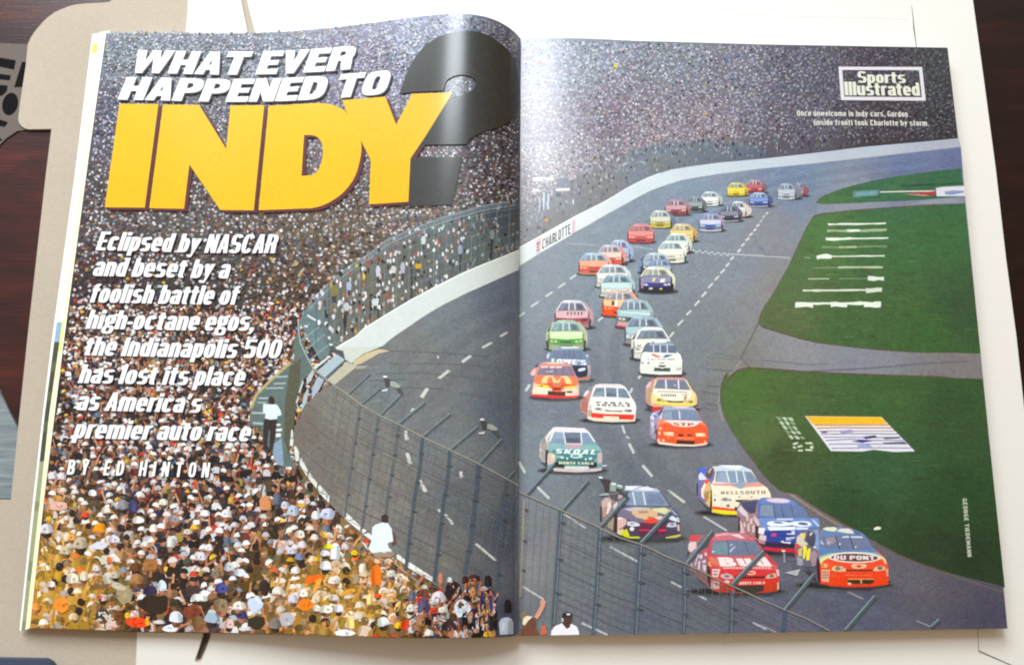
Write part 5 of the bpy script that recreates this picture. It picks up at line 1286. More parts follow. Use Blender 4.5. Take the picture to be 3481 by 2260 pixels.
# white figures on the lawns
k = Print('R')
Wg = (214, 222, 206); Wd = (150, 164, 130)
def rag(a, b_, t, c, lay=16):
    n = max(3, int(abs(b_[0] - a[0]) / 60)); up, dn = [], []
    for i in range(n + 1):
        f = i / n; x = a[0] + (b_[0] - a[0]) * f; y = a[1] + (b_[1] - a[1]) * f
        up.append((x, y - t / 2 + rng.normal(0, t * .12))); dn.append((x + rng.normal(0, 3), y + t / 2 + rng.normal(0, t * .12)))
    k.poly(Sa(up + dn[::-1]), c, lay)
rag((600, 549), (1108, 541), 15, Wg); rag((700, 560), (940, 556), 8, (86, 112, 86), 16.5)
rag((590, 608), (1116, 600), 20, Wd); rag((765, 605), (880, 602), 20, Wg, 16.5)
rag((580, 680), (800, 674), 22, Wg); rag((800, 673), (1128, 669), 12, Wg)
rag((545, 750), (1115, 742), 20, (112, 130, 92)); rag((700, 748), (850, 746), 16, (160, 170, 140), 16.5)
rag((500, 838), (635, 832), 30, Wg); rag((635, 830), (1098, 824), 11, Wg)
rag((470, 930), (690, 926), 9, (120, 132, 96)); rag((690, 926), (1080, 922), 17, (170, 182, 150))
rag((430, 1026), (610, 1024), 10, (180, 190, 160)); rag((700, 1024), (950, 1022), 8, (110, 140, 100)); rag((950, 1022), (1090, 1022), 34, (206, 212, 200))
rag((378, 1128), (940, 1124), 15, (206, 212, 190)); rag((930, 1126), (1075, 1125), 38, (200, 204, 190))
rag((320, 1242), (1065, 1237), 20, Wg); rag((315, 1256), (470, 1254), 42, Wg, 16.5); rag((625, 1252), (770, 1250), 36, Wg, 16.5); rag((915, 1252), (1065, 1248), 42, Wg, 16.5)
k.build('printed_turf_figure', RP, 'rows of ragged white bars painted on the middle lawn')
k = Print('R')
k.poly(Sb([(400, 808), (1068, 816), (1362, 1116), (1180, 1122), (1000, 1102), (900, 1118), (626, 1114)]), (214, 212, 222), 16)
k.poly(Sb([(405, 810), (1066, 817), (1120, 872), (1090, 878), (470, 882)]), (228, 178, 36), 16.4)
k.poly(Sb([(470, 888), (1120, 882), (1160, 915), (480, 912)]), (238, 206, 176), 16.4)
for i, (y, c) in enumerate([(884, (96, 60, 40)), (912, (90, 60, 56)), (938, (150, 120, 110)), (965, (72, 70, 96)), (992, (84, 84, 110)), (1020, (70, 70, 110)), (1052, (80, 82, 110)), (1088, (70, 74, 96))]):
    x0, x1 = 420 + (y - 812) * .74, 1075 + (y - 812) * .96
    k.line(Sb([(x0 + 10, y + 2), (x0 + (x1 - x0) * .3, y + rng.normal(0, 4)), (x0 + (x1 - x0) * .6, y + rng.normal(0, 4)), (x1 - 10, y)]), 2.6, c, 16.8)
for q, c in [([(700, 940), (800, 925), (830, 950), (720, 962)], (150, 146, 180)), ([(900, 990), (1010, 975), (1040, 995), (930, 1010)], (70, 70, 110)), ([(800, 1030), (900, 1015), (1000, 1025), (900, 1042)], (56, 56, 130)), ([(850, 1062), (960, 1055), (1000, 1085), (880, 1090)], (150, 160, 196)), ([(540, 945), (600, 942), (590, 955), (545, 957)], (60, 66, 60)), ([(1080, 1040), (1270, 1030), (1290, 1048), (1100, 1055)], (96, 100, 120)), ([(1080, 1000), (1220, 992), (1240, 1003), (1100, 1012)], (90, 94, 110))]: k.poly(Sb(q), c, 17)
k.build('printed_turf_emblem', RP, 'slanted emblem of yellow band and blue white stripes on the lower lawn')
k = Print('R')
TURF = Face(.2, .18, 2.6, .5)
for i, q in enumerate([[(140, 815), (300, 822), (312, 850), (165, 845)], [(170, 855), (312, 858), (330, 885), (190, 885)], [(195, 890), (330, 900), (355, 930), (215, 925)], [(220, 935), (360, 940), (385, 965), (245, 965)], [(250, 975), (400, 990), (415, 1012), (270, 1008)]]):
    for j in range(3):
        u = j / 3.0; a, b_, c, d = np.array(q, float)
        p = [a + (b_ - a) * u, a + (b_ - a) * (u + .24), d + (c - d) * (u + .26 + rng.normal(0, .04)), d + (c - d) * (u + .05)]
        k.poly(Sb(p), (176, 196, 166) if (i + j) % 3 else (130, 154, 116), 16)
for q in ([(285, 1050), (330, 1035), (345, 1045), (310, 1062)], [(330, 1070), (372, 1060), (380, 1075), (340, 1085)], [(335, 1105), (380, 1100), (382, 1115), (345, 1118)], [(395, 1040), (455, 1035), (470, 1055), (410, 1052)], [(440, 1075), (472, 1065), (474, 1090), (448, 1092)], [(400, 1095), (470, 1100), (462, 1114), (405, 1110)], [(290, 1075), (315, 1072), (322, 1092), (300, 1090)]): k.poly(Sb(q), (192, 210, 180), 16)
k.build('printed_turf_figure', RP, 'slanted column of worn white figures on the lower lawn')
k = Print('R')
k.poly(Sa([(825, 258), (1052, 245), (1040, 298), (818, 312)]), (88, 126, 122), 16); k.poly(Sa([(850, 270), (1030, 256), (1022, 290), (845, 302)]), (104, 142, 150), 16.4)
k.line(Sa([(1055, 266), (1250, 262), (1535, 258)]), 4, (206, 196, 186), 16)
k.poly(Sa([(1310, 278), (1540, 258), (1536, 292), (1420, 290)]), (160, 44, 52), 16.3); k.poly(Sa([(1250, 284), (1420, 288), (1500, 300), (1440, 300)]), (176, 156, 140), 16.2)
k.poly(Sa([(1545, 232), (1600, 222), (1797, 212), (1800, 302), (1552, 304)]), (198, 196, 204), 16.5); k.poly(Sa([(1620, 262), (1700, 252), (1790, 256), (1790, 272), (1680, 292), (1630, 290)]), (120, 134, 170), 16.8)
k.line(Sa([(1240, 214), (1420, 205), (1780, 188)]), 4, (26, 60, 48), 16)
k.build('printed_trackside_sign', RP, 'red and white sign beside a teal box on the far grass strip')
k = Print('R'); k.poly(Sc([(1000, 348), (1030, 332), (1065, 338), (1060, 356), (1005, 362)]), (226, 228, 206), 16); k.build('printed_litter', RP)

# ================================================================== printed race cars
def ellq(t, cx, cy, rx, ry, rot=0, n=16): return t(ell(cx, cy, rx, ry, rot, n))
GL = (104, 116, 136)
class Car:
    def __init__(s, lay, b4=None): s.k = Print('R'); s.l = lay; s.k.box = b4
    def p(s, pts, c, d): s.k.poly(pts, c, s.l + d); return s
def template(x0, y0, x1, y1, roof, hood, nose, bump, lip, side=None, sf=.0, sr=.0, glass=GL, bars=(206, 210, 214), lamp=(226, 222, 206), grille=(52, 48, 50), lay=18, base=None, nbars=2):
    """front view of a stock car; SF is the share of the width taken by its visible flank, at the left (SF) or right (SR)"""
    w, h = x1 - x0, y1 - y0
    a, b_ = sf, 1 - sr
    fw = b_ - a
    q = lambda pts: [(x0 + u * w, y0 + v * h) for u, v in pts]
    f = lambda pts: q([(a + u * fw, v) for u, v in pts])
    side = side or hood
    glass = tuple(int(v * .84) for v in glass)
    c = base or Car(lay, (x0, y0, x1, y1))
    c.p(q(ell(.52, .95, .57, .10, 0, 20)), (72, 78, 84), 0).p(q(ell(.5, .965, .50, .058, 0, 20)), (34, 36, 40), .3)
    if sf: c.p(q([(a + .02, .96), (a * .35, .84), (0, .70), (.0, .46), (a * .3, .34), (a + .14 * fw, .05), (a + .2 * fw, .1), (a + .02, .4)]), side, .4).p(q([(a - .01, .62), (a + .02, .95), (a - .03, .92), (a - .05, .7)]), (40, 38, 40), 1).p(q([(a * .5, .36), (a + .1 * fw, .12), (a + .04, .36), (a * .7, .40)]), (66, 66, 72), .8)
    if sr: c.p(q([(b_ - .02, .96), (1 - sr * .35, .84), (1, .70), (1, .46), (1 - sr * .3, .34), (b_ - .14 * fw, .05), (b_ - .2 * fw, .1), (b_ - .02, .4)]), side, .4).p(q([(b_ + .01, .62), (b_ - .02, .95), (b_ + .03, .92), (b_ + .05, .7)]), (40, 38, 40), 1)
    c.p(f([(.0, .46), (.03, .38), (.10, .34), (.90, .34), (.97, .38), (1, .46), (1.0, .90), (.97, .96), (.75, 1.0), (.25, 1.0), (.03, .96), (0, .90)]), bump, .8)
    c.p(f([(.03, .38), (.20, .06), (.30, .01), (.50, .0), (.70, .01), (.80, .06), (.97, .38)]), roof, 1.2)
    c.p(f([(.09, .36), (.215, .10), (.5, .085), (.785, .10), (.91, .36)]), glass, 1.6)
    bw = .017
    for u in ((.42, .58) if nbars == 2 else (.34, .5, .66)):
        c.p(f([(u - bw, .09), (u + bw, .09), (u + (u - .5) * .12 + bw, .36), (u + (u - .5) * .12 - bw, .36)]), bars, 2.0)
    c.p(f([(.07, .36), (.5, .345), (.93, .36), (.985, .50), (.975, .62), (.5, .655), (.025, .62), (.015, .50)]), hood, 2.0)
    c.p(f([(.025, .61), (.5, .645), (.975, .61), (.99, .70), (.985, .76), (.5, .80), (.015, .76), (.01, .70)]), nose, 2.4)
    c.p(f([(.06, .66), (.12, .645), (.24, .675), (.27, .715), (.20, .73), (.07, .715)]), lamp, 2.8).p(f([(.94, .66), (.88, .645), (.76, .675), (.73, .715), (.80, .73), (.93, .715)]), lamp, 2.8)
    c.p(f([(.34, .70), (.66, .70), (.63, .735), (.37, .735)]), grille, 2.8)
    c.p(f([(.32, .835), (.68, .835), (.67, .905), (.33, .905)]), (50, 48, 50), 2.8)
    c.p(f([(.015, .915), (.25, .945), (.5, .952), (.75, .945), (.985, .915), (.985, .955), (.75, 1.0), (.25, 1.0), (.015, .955)]), lip, 2.8)
    DK = lambda c_, k_=.6: tuple(int(v * k_) for v in c_)
    c.p(f([(.215, .095), (.785, .095), (.80, .13), (.20, .13)]), tuple(min(255, int(v * 1.25 + 14)) for v in glass), 1.8)
    c.p(f([(.60, .15), (.74, .13), (.82, .30), (.70, .33)]), DK(glass, .7), 1.75).p(f([(.14, .33), (.24, .15), (.31, .16), (.24, .34)]), DK(glass, 1.22), 1.75)
    c.p(f([(.07, .355), (.5, .34), (.93, .355), (.93, .375), (.5, .362), (.07, .375)]), DK(hood, .5), 2.2)
    c.p(f([(.025, .605), (.5, .64), (.975, .605), (.975, .622), (.5, .66), (.025, .622)]), DK(nose, .62), 2.9)
    c.p(f([(.0, .46), (.035, .42), (.05, .62), (.03, .9), (0, .88)]), DK(bump, .62), 2.95).p(f([(1, .46), (.965, .42), (.95, .62), (.97, .9), (1, .88)]), DK(bump, .7), 2.95)
    c.p(f([(.05, .79), (.95, .79), (.95, .812), (.05, .812)]), DK(bump, .7), 2.9)
    c.p(f([(.10, .672), (.16, .66), (.2, .69), (.14, .715)]), DK(lamp, .5), 3.0).p(f([(.9, .672), (.84, .66), (.8, .69), (.86, .715)]), DK(lamp, .5), 3.0)
    c.p(f([(.25, .02), (.45, .012), (.5, .06), (.3, .07)]), tuple(min(250, int(v * 1.1 + 18)) for v in roof), 1.5)
    for _ in range(9):
        u, v = rng.uniform(.06, .92), rng.choice([.43, .50, .56, .77, .85, .87])
        dw, dh = rng.uniform(.02, .075), rng.uniform(.012, .03)
        cc_ = [(226, 222, 214), (206, 200, 196), (56, 52, 58), (206, 176, 70), (176, 60, 56), (84, 96, 140)][rng.integers(0, 6)]
        c.p(f([(u, v), (u + dw, v + .004), (u + dw, v + dh), (u, v + dh)]), tuple(int(.55 * a_ + .45 * b2) for a_, b2 in zip(cc_, hood if v < .6 else bump)), 2.97)
    return c
A_ = T(1940, 760, 3.982); B_t = T(2180, 580, 3.3233); C_ = T(1840, 980, 3.982)
def box(t, x0, y0, x1, y1):
    (a, b_), (c, d) = t([(x0, y0), (x1, y1)])
    return a, b_, c, d
FAR = [  # tile, box, roof, hood, nose, bumper, lip, options, description
    (B_t, (1185, 108, 1425, 258), (196, 130, 132), (176, 86, 90), (166, 58, 62), (150, 56, 62), (96, 60, 66), dict(sr=.22, side=(112, 88, 96), glass=(150, 112, 122)), 'small red race car beside the yellow one at the far bend'),
    (B_t, (965, 140, 1205, 292), (206, 188, 80), (226, 202, 60), (228, 206, 40), (206, 180, 40), (92, 84, 62), dict(glass=(158, 160, 118), sr=.12, side=(190, 150, 50)), 'small yellow race car at the far bend'),
    (B_t, (668, 240, 920, 402), (196, 204, 206), (216, 220, 214), (212, 214, 206), (196, 202, 200), (206, 210, 204), dict(sr=.18, side=(160, 166, 166), glass=(140, 158, 164)), 'small white race car below the far white wall'),
    (B_t, (1725, 138, 1895, 295), (126, 132, 144), (130, 124, 132), (150, 80, 84), (150, 84, 86), (90, 80, 90), dict(sr=.35, side=(128, 70, 76), glass=(110, 120, 130)), 'small dark race car half behind the silver one'),
    (B_t, (1535, 148, 1805, 328), (150, 162, 176), (172, 182, 192), (160, 170, 180), (150, 160, 170), (206, 212, 216), dict(sr=.25, side=(110, 112, 124), glass=(118, 132, 146)), 'small silver race car farthest ahead of the lawn tip'),
    (B_t, (1215, 248, 1485, 412), (150, 170, 206), (118, 140, 196), (66, 92, 166), (58, 82, 150), (186, 180, 176), dict(sr=.18, side=(66, 76, 106), glass=(130, 152, 176)), 'small blue race car near the far lane dashes'),
    (B_t, (515, 288, 740, 472), (112, 126, 128), (140, 150, 150), (78, 86, 86), (70, 80, 80), (122, 134, 130), dict(sr=.2, side=(90, 100, 102), glass=(104, 118, 122)), 'small dark green grey race car behind a maroon one'),
    (B_t, (265, 328, 552, 508), (160, 112, 122), (190, 150, 152), (150, 70, 76), (140, 66, 70), (120, 72, 76), dict(sr=.12, side=(150, 100, 104), glass=(150, 118, 124)), 'small maroon race car with a pale bonnet'),
    (B_t, (1005, 350, 1245, 532), (206, 210, 212), (206, 208, 206), (196, 190, 186), (190, 180, 176), (160, 90, 86), dict(sr=.28, side=(196, 180, 170), glass=(130, 146, 150)), 'small white race car beside a dark one'),
    (B_t, (880, 395, 1142, 578), (92, 98, 116), (122, 126, 142), (60, 62, 80), (56, 56, 72), (180, 180, 186), dict(sr=.14, side=(84, 80, 92), glass=(92, 100, 114)), 'small dark blue black race car in the far pack'),
    (B_t, (92, 452, 385, 648), (196, 200, 190), (200, 200, 180), (176, 166, 84), (186, 170, 70), (206, 190, 90), dict(sr=.18, side=(96, 106, 130), glass=(156, 168, 160)), 'small white and yellow race car in the far pack'),
    (B_t, (648, 482, 938, 688), (126, 124, 176), (190, 192, 212), (64, 100, 176), (120, 122, 150), (214, 216, 226), dict(sr=.10, side=(150, 126, 150), glass=(140, 144, 172)), 'small purple roofed race car with a blue nose'),
    (A_, (765, 8, 1132, 265), (200, 118, 118), (212, 130, 122), (206, 98, 90), (180, 72, 68), (150, 66, 64), dict(glass=(176, 112, 116), lamp=(240, 190, 176), bars=(200, 130, 130)), 'plain red race car passing the finish line'),
    (A_, (1338, 5, 1712, 252), (212, 190, 120), (216, 192, 108), (206, 176, 84), (200, 160, 80), (190, 160, 90), dict(sr=.12, side=(180, 140, 80), glass=(190, 172, 132)), 'amber yellow race car on the finish line'),
    (A_, (1275, 135, 1640, 405), (210, 218, 210), (206, 216, 208), (200, 206, 190), (186, 190, 176), (150, 150, 140), dict(sr=.12, side=(190, 196, 182), glass=(150, 170, 170)), 'white race car just behind a cream one'),
    (A_, (1168, 238, 1562, 535), (206, 216, 204), (226, 230, 208), (218, 220, 196), (206, 206, 186), (226, 228, 212), dict(sr=.05, glass=(166, 182, 178)), 'cream white race car with dark grille'),
    (A_, (515, 222, 850, 518), (168, 184, 208), (160, 170, 196), (120, 130, 166), (150, 156, 176), (186, 180, 190), dict(sr=.16, side=(150, 160, 190), glass=(146, 160, 180)), 'pale blue race car behind two red ones'),
    (A_, (360, 290, 745, 562), (190, 176, 184), (222, 196, 180), (214, 92, 70), (206, 84, 64), (196, 96, 80), dict(sr=.12, side=(206, 130, 110), glass=(160, 150, 160)), 'pink roofed race car with a red nose'),
    (A_, (105, 398, 555, 692), (162, 178, 196), (238, 158, 126), (216, 82, 66), (200, 96, 76), (196, 140, 96), dict(sr=.08, side=(214, 150, 130), glass=(140, 160, 172), lamp=(250, 196, 150)), 'red orange race car with a blue grey roof'),
    (A_, (340, 558, 815, 866), (206, 208, 206), (216, 218, 210), (206, 206, 198), (190, 190, 184), (206, 206, 200), dict(sr=.06, side=(196, 200, 200), glass=(150, 162, 166)), 'white race car behind the teal white one'),
    (A_, (395, 688, 872, 998), (146, 172, 178), (186, 210, 206), (206, 212, 200), (176, 180, 172), (206, 206, 200), dict(sr=.06, side=(150, 176, 180), glass=(120, 146, 154)), 'teal roofed race car with a pale bonnet'),
    (A_, (920, 398, 1345, 680), (176, 190, 188), (146, 162, 182), (96, 106, 136), (90, 90, 106), (150, 130, 110), dict(sf=.10, side=(110, 126, 160), glass=(150, 166, 168)), 'blue grey race car left of the dark nosed one'),
    (A_, (1030, 488, 1368, 720), (110, 132, 176), (150, 166, 180), (100, 110, 130), (96, 100, 116), (90, 90, 100), dict(glass=(128, 148, 172)), 'blue roofed race car hidden behind a dark nosed one'),
    (A_, (925, 588, 1412, 935), (212, 214, 184), (126, 124, 156), (58, 62, 132), (34, 34, 52), (40, 40, 54), dict(sr=.08, side=(206, 206, 176), glass=(168, 174, 150)), 'cream roofed race car with a dark blue nose'),
    (A_, (425, 905, 918, 1255), (196, 160, 142), (240, 186, 132), (238, 92, 36), (236, 78, 24), (226, 66, 20), dict(sr=.04, side=(220, 150, 110), glass=(164, 156, 160), lamp=(250, 150, 80)), 'orange race car with black and white bonnet marks'),
    (C_, (178, 160, 705, 552), (204, 206, 212), (206, 166, 170), (172, 66, 76), (160, 110, 116), (120, 106, 110), dict(sr=.10, side=(176, 140, 144), glass=(116, 122, 136), lamp=(66, 56, 60)), 'pink bonneted race car with a red nose behind the green one'),
    (C_, (1015, 150, 1512, 535), (150, 168, 174), (160, 188, 188), (70, 92, 94), (196, 160, 156), (216, 40, 84), dict(sr=.04, side=(140, 170, 176), glass=(122, 140, 154), nbars=3), 'grey green race car with a crimson lip'),
    (C_, (1125, 378, 1645, 772), (146, 166, 174), (160, 190, 194), (166, 196, 194), (140, 130, 126), (110, 104, 100), dict(sr=.04, side=(150, 176, 180), glass=(116, 132, 148)), 'pale teal race car behind the cream saloon'),
    (C_, (65, 428, 625, 845), (150, 178, 154), (190, 216, 156), (70, 146, 66), (150, 166, 120), (150, 160, 90), dict(sf=.05, sr=.08, side=(170, 176, 140), glass=(130, 160, 160), lamp=(190, 214, 150)), 'bright green race car'),
    (C_, (1215, 528, 1752, 965), (226, 228, 214), (230, 230, 214), (222, 222, 208), (214, 212, 200), (190, 190, 184), dict(sf=.05, side=(206, 206, 196), glass=(118, 130, 142), nbars=0), 'cream white race car behind the white one with the chevron'),
]
lay = 18
LAYS = []
for i, (t, bx, roof, hood, nose, bump, lip, opt, desc) in enumerate(FAR):
    b4 = box(t, *bx)
    lay_i = 18.0
    for (o4, l) in LAYS:
        if o4[0] < b4[2] and b4[0] < o4[2] and o4[1] < b4[3] and b4[1] < o4[3]: lay_i = max(lay_i, l + 4.2)
    LAYS.append((b4, lay_i))
    if opt.get('nbars') == 0: opt = dict(opt, nbars=2, bars=opt['glass'])
    c = template(*b4, roof, hood, nose, bump, lip, lay=lay_i, **opt)
    L3 = 3.2
    if 'orange race car' in desc:
        c.p(A_([(552, 1050), (590, 1045), (590, 1110), (552, 1112)]), (70, 56, 56), L3); c.p(A_([(600, 1040), (640, 1038), (620, 1125), (592, 1125)]), (232, 226, 214), L3)
    if 'cream roofed' in desc:
        c.p(A_([(1110, 740), (1150, 735), (1130, 785), (1100, 790)]), (206, 206, 140), L3); c.p(A_([(1215, 755), (1280, 750), (1265, 800), (1205, 800)]), (220, 220, 210), L3); c.p(A_([(1060, 870), (1112, 872), (1100, 895), (1055, 893)]), (206, 206, 150), L3); c.p(A_([(1205, 878), (1240, 876), (1232, 896), (1202, 896)]), (226, 216, 100), L3)
        c.p(A_([(945, 800), (970, 790), (985, 880), (950, 880)]), (150, 120, 140), L3)
    if 'pink bonneted' in desc:
        [c.p(C_([(350 + i * 47, 320), (372 + i * 47, 320), (366 + i * 47, 362), (350 + i * 47, 362)]), (74, 64, 72), L3) for i in range(5)]
    if 'bright green' in desc:
        [c.p(C_([(150 + i * 40, 602), (174 + i * 40, 600), (172 + i * 40, 650), (146 + i * 40, 652)]), (216, 232, 190), L3) for i in range(10)]
    if 'behind the white one' in desc:
        put_quad(c.k, WALLF, 'H', C_([(1296, 765), (1346, 762), (1342, 792), (1298, 794)]), (70, 66, 60), lay_i + L3); c.p(C_([(1282, 810), (1306, 815), (1294, 838), (1278, 832)]), (90, 80, 66), L3)
    if 'grey green' in desc: c.p(C_([(1070, 320), (1280, 330), (1480, 345), (1470, 362), (1280, 345), (1072, 335)]), (206, 222, 222), L3)
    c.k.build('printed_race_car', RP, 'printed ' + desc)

def newcar(b4):
    c = Car(dlay(b4), b4)
    x0, y0, x1, y1 = b4; w, h = x1 - x0, y1 - y0
    for rx, ry, v in ((.56, .10, 88), (.53, .075, 66), (.49, .05, 38)):
        c.p(ell(x0 + .53 * w, y1 - .055 * h, rx * w, ry * h, 0, 22), (v, v + 3, v + 6), -.3 + (90 - v) * .003)
    return c
def dlay(b4):
    l_ = 18.0
    for (o4, l) in LAYS:
        if o4[0] < b4[2] and b4[0] < o4[2] and o4[1] < b4[3] and b4[1] < o4[3]: l_ = max(l_, l + 5.5)
    LAYS.append((b4, l_)); return l_
HOODF = Face(.24, .2, 3, .56)
THINF = Face(.17, .15, 2.6, .48)

# white car with the red and blue chevron
t = C_; b4 = box(t, 1325, 705, 1910, 1172); c = newcar(b4)
c.p(t([(1340, 1120), (1600, 1165), (1905, 1140), (1900, 1190), (1600, 1195), (1340, 1165)]), (62, 66, 70), 0)
c.p(t([(1335, 1120), (1330, 1080), (1345, 960), (1365, 880), (1400, 780), (1440, 730), (1520, 712), (1700, 708), (1780, 745), (1830, 860), (1880, 900), (1905, 980), (1900, 1150), (1850, 1165), (1600, 1168), (1450, 1160)]), (222, 224, 214), 1)
c.p(t([(1360, 880), (1330, 980), (1345, 900), (1400, 770), (1440, 732), (1480, 740), (1410, 860)]), (90, 100, 110), 1.4)
c.p(t([(1480, 735), (1520, 714), (1700, 710), (1780, 742), (1790, 765), (1480, 765)]), (126, 140, 156), 1.5); c.p(t([(1520, 714), (1700, 710), (1690, 738), (1540, 748)]), (214, 222, 230), 1.8)
c.p(t([(1455, 770), (1800, 770), (1832, 880), (1500, 870), (1400, 862)]), (88, 100, 122), 1.8)
for x in (1515, 1605, 1700): c.p(t([(x - 6, 765), (x + 6, 765), (x + 10, 878), (x - 4, 878)]), (214, 220, 226), 2.2)
c.p(t([(1375, 868), (1600, 872), (1840, 888), (1870, 900), (1895, 985), (1880, 1010), (1600, 1030), (1350, 1000)]), (234, 234, 222), 2)
c.p(t([(1465, 890), (1530, 890), (1620, 930), (1600, 940), (1540, 935)]), (206, 110, 106), 2.5); c.p(t([(1630, 935), (1690, 896), (1790, 902), (1690, 940)]), (56, 110, 150), 2.5)
put_quad(c.k, THINF, 'Valvoline'.upper(), t([(1430, 950), (1810, 945), (1810, 975), (1425, 978)]), (150, 146, 140), c.l + 2.6)
c.p(t([(1590, 1005), (1670, 1005), (1660, 1018), (1600, 1018)]), (60, 62, 66), 2.8); c.p(t([(1575, 1040), (1690, 1045), (1660, 1068), (1605, 1068)]), (56, 58, 56), 2.8)
c.p(t([(1525, 1075), (1745, 1080), (1740, 1128), (1522, 1122)]), (72, 82, 76), 2.8); c.p(ellq(t, 1633, 1078, 12, 12), (236, 238, 230), 3.2)
c.p(t([(1340, 985), (1385, 1000), (1395, 1030), (1345, 1020)]), (170, 166, 164), 2.6); c.p(t([(1820, 1085), (1890, 1075), (1890, 1105), (1830, 1110)]), (176, 176, 176), 2.6); c.p(t([(1435, 1000), (1462, 1000), (1460, 1025), (1432, 1022)]), (110, 106, 96), 2.8)
c.p(t([(1335, 1125), (1600, 1150), (1900, 1140), (1895, 1165), (1600, 1170), (1340, 1148)]), (236, 236, 226), 2.8)
c.k.build('printed_race_car', RP, 'printed white race car with a red and blue chevron on its bonnet')

# dark blue car behind the red and yellow one
D_t = T(1780, 1180, 4.985)
t = D_t; b4 = box(t, 385, -10, 1145, 590); c = newcar(b4)
c.p(t([(880, 520), (1140, 520), (1180, 560), (1100, 590), (900, 590)]), (72, 74, 80), 0)
c.p(t([(385, 150), (440, 100), (520, 40), (600, -5), (960, 0), (1030, 100), (1090, 140), (1140, 290), (1140, 530), (1100, 565), (930, 570), (400, 300)]), (104, 122, 142), 1)
c.p(t([(460, 60), (530, 10), (640, -10), (960, 5), (1000, 40), (480, 60)]), (130, 150, 160), 1.4); c.p(t([(620, -12), (900, -8), (960, 15), (660, 25)]), (206, 218, 214), 1.7)
c.p(t([(520, 45), (980, 45), (1035, 215), (800, 205), (470, 190)]), (96, 110, 134), 1.6)
for x in (690, 770, 850): c.p(t([(x - 5, 45), (x + 5, 45), (x + 8, 200), (x - 2, 200)]), (60, 72, 96), 2)
c.p(t([(390, 140), (430, 95), (445, 110), (420, 190), (395, 190)]), (190, 206, 216), 1.6)
c.p(t([(470, 190), (1035, 215), (1080, 300), (1065, 320), (480, 260)]), (120, 140, 160), 1.8)
put_quad(c.k, HOODF, "LOWE'S", t([(478, 195), (1060, 220), (1060, 305), (470, 270)]), (230, 234, 242), c.l + 2.2)
c.p(t([(800, 310), (1070, 310), (1085, 420), (1060, 500), (930, 515), (870, 460)]), (36, 40, 66), 2); c.p(t([(920, 385), (960, 355), (1050, 350), (1040, 390), (960, 410), (925, 405)]), (206, 214, 224), 2.5)
c.p(t([(1075, 300), (1130, 310), (1140, 440), (1110, 490), (1090, 480), (1095, 400)]), (170, 150, 144), 2.2); c.p(t([(920, 530), (1090, 500), (1130, 500), (1120, 535), (930, 560)]), (206, 110, 70), 2.6)
c.p(t([(1060, 125), (1100, 140), (1090, 165), (1065, 160)]), (196, 210, 222), 2)
c.k.build('printed_race_car', RP, "printed dark blue race car with white lettering half hidden by the red one with yellow arches")

# red car with the yellow arches
b4 = box(t, 105, 245, 950, 885); c = newcar(b4)
c.p(t([(110, 830), (400, 880), (930, 850), (960, 880), (500, 905), (130, 870)]), (72, 66, 72), 0)
c.p(t([(115, 440), (150, 370), (250, 330), (300, 265), (370, 250), (720, 255), (810, 300), (860, 420), (920, 560), (945, 640), (940, 830), (880, 860), (500, 872), (150, 830), (140, 720), (165, 600), (190, 480), (140, 480)]), (206, 128, 106), 1)
c.p(t([(190, 310), (240, 290), (262, 300), (210, 345)]), (60, 50, 56), 1.2)
c.p(t([(290, 280), (330, 258), (720, 262), (800, 300), (820, 330), (280, 325)]), (206, 130, 116), 1.4); c.p(t([(380, 256), (680, 260), (690, 285), (400, 282)]), (224, 196, 160), 1.7)
c.p(t([(285, 325), (815, 325), (870, 490), (550, 478), (220, 465)]), (122, 104, 122), 1.6)
c.p(t([(300, 325), (420, 322), (430, 345), (295, 355)]), (222, 196, 190), 2); c.p(t([(445, 325), (650, 325), (650, 350), (440, 352)]), (230, 206, 196), 2); c.p(t([(385, 400), (500, 400), (495, 425), (385, 425)]), (176, 170, 186), 2)
for x in (430, 540, 665): c.p(t([(x - 5, 322), (x + 5, 322), (x + 8, 478), (x - 2, 478)]), (70, 60, 76), 2.2)
c.p(t([(215, 465), (550, 480), (870, 492), (920, 580), (900, 640), (560, 700), (200, 620), (190, 560)]), (214, 112, 72), 2)
ARCH = lambda cx: [(cx - 62 + 0, 606)]
c.p(t([(298, 608), (312, 550), (340, 505), (385, 483), (440, 480), (490, 490), (545, 545), (560, 580)] + [(600, 545), (640, 495), (690, 485), (740, 495), (785, 530), (815, 590), (818, 628), (712, 618)] + [(700, 560), (675, 515), (650, 508), (625, 530), (605, 590), (560, 610), (500, 590), (490, 540), (465, 502), (440, 498), (415, 520), (400, 560), (398, 612)]), (240, 200, 130), 2.6)
c.p(t([(300, 610), (430, 612), (490, 590), (640, 592), (720, 618), (820, 630), (700, 665), (640, 700), (490, 695), (430, 650)]), (222, 76, 40), 2.5)
c.p(t([(495, 600), (630, 598), (625, 655), (505, 655)]), (206, 150, 110), 2.9); c.p(t([(505, 618), (622, 618), (620, 640), (508, 640)]), (150, 100, 84), 3.1)
c.p(t([(215, 625), (420, 645), (440, 690), (300, 672), (222, 650)]), (236, 206, 20), 2.8); c.p(t([(700, 668), (895, 655), (890, 690), (760, 700), (680, 705)]), (230, 200, 24), 2.8); c.p(t([(275, 650), (330, 650), (330, 668), (275, 668)]), (70, 60, 20), 3)
c.p(t([(210, 660), (470, 700), (480, 740), (400, 800), (150, 790), (150, 720)]), (238, 216, 190), 2.3); c.p(t([(640, 745), (700, 700), (890, 690), (935, 760), (920, 815), (720, 830)]), (230, 206, 184), 2.3)
c.p(t([(480, 692), (640, 692), (640, 735), (600, 760), (500, 750)]), (222, 86, 44), 2.9); c.p(t([(485, 695), (640, 695), (625, 720), (500, 720)]), (60, 24, 20), 3.1)
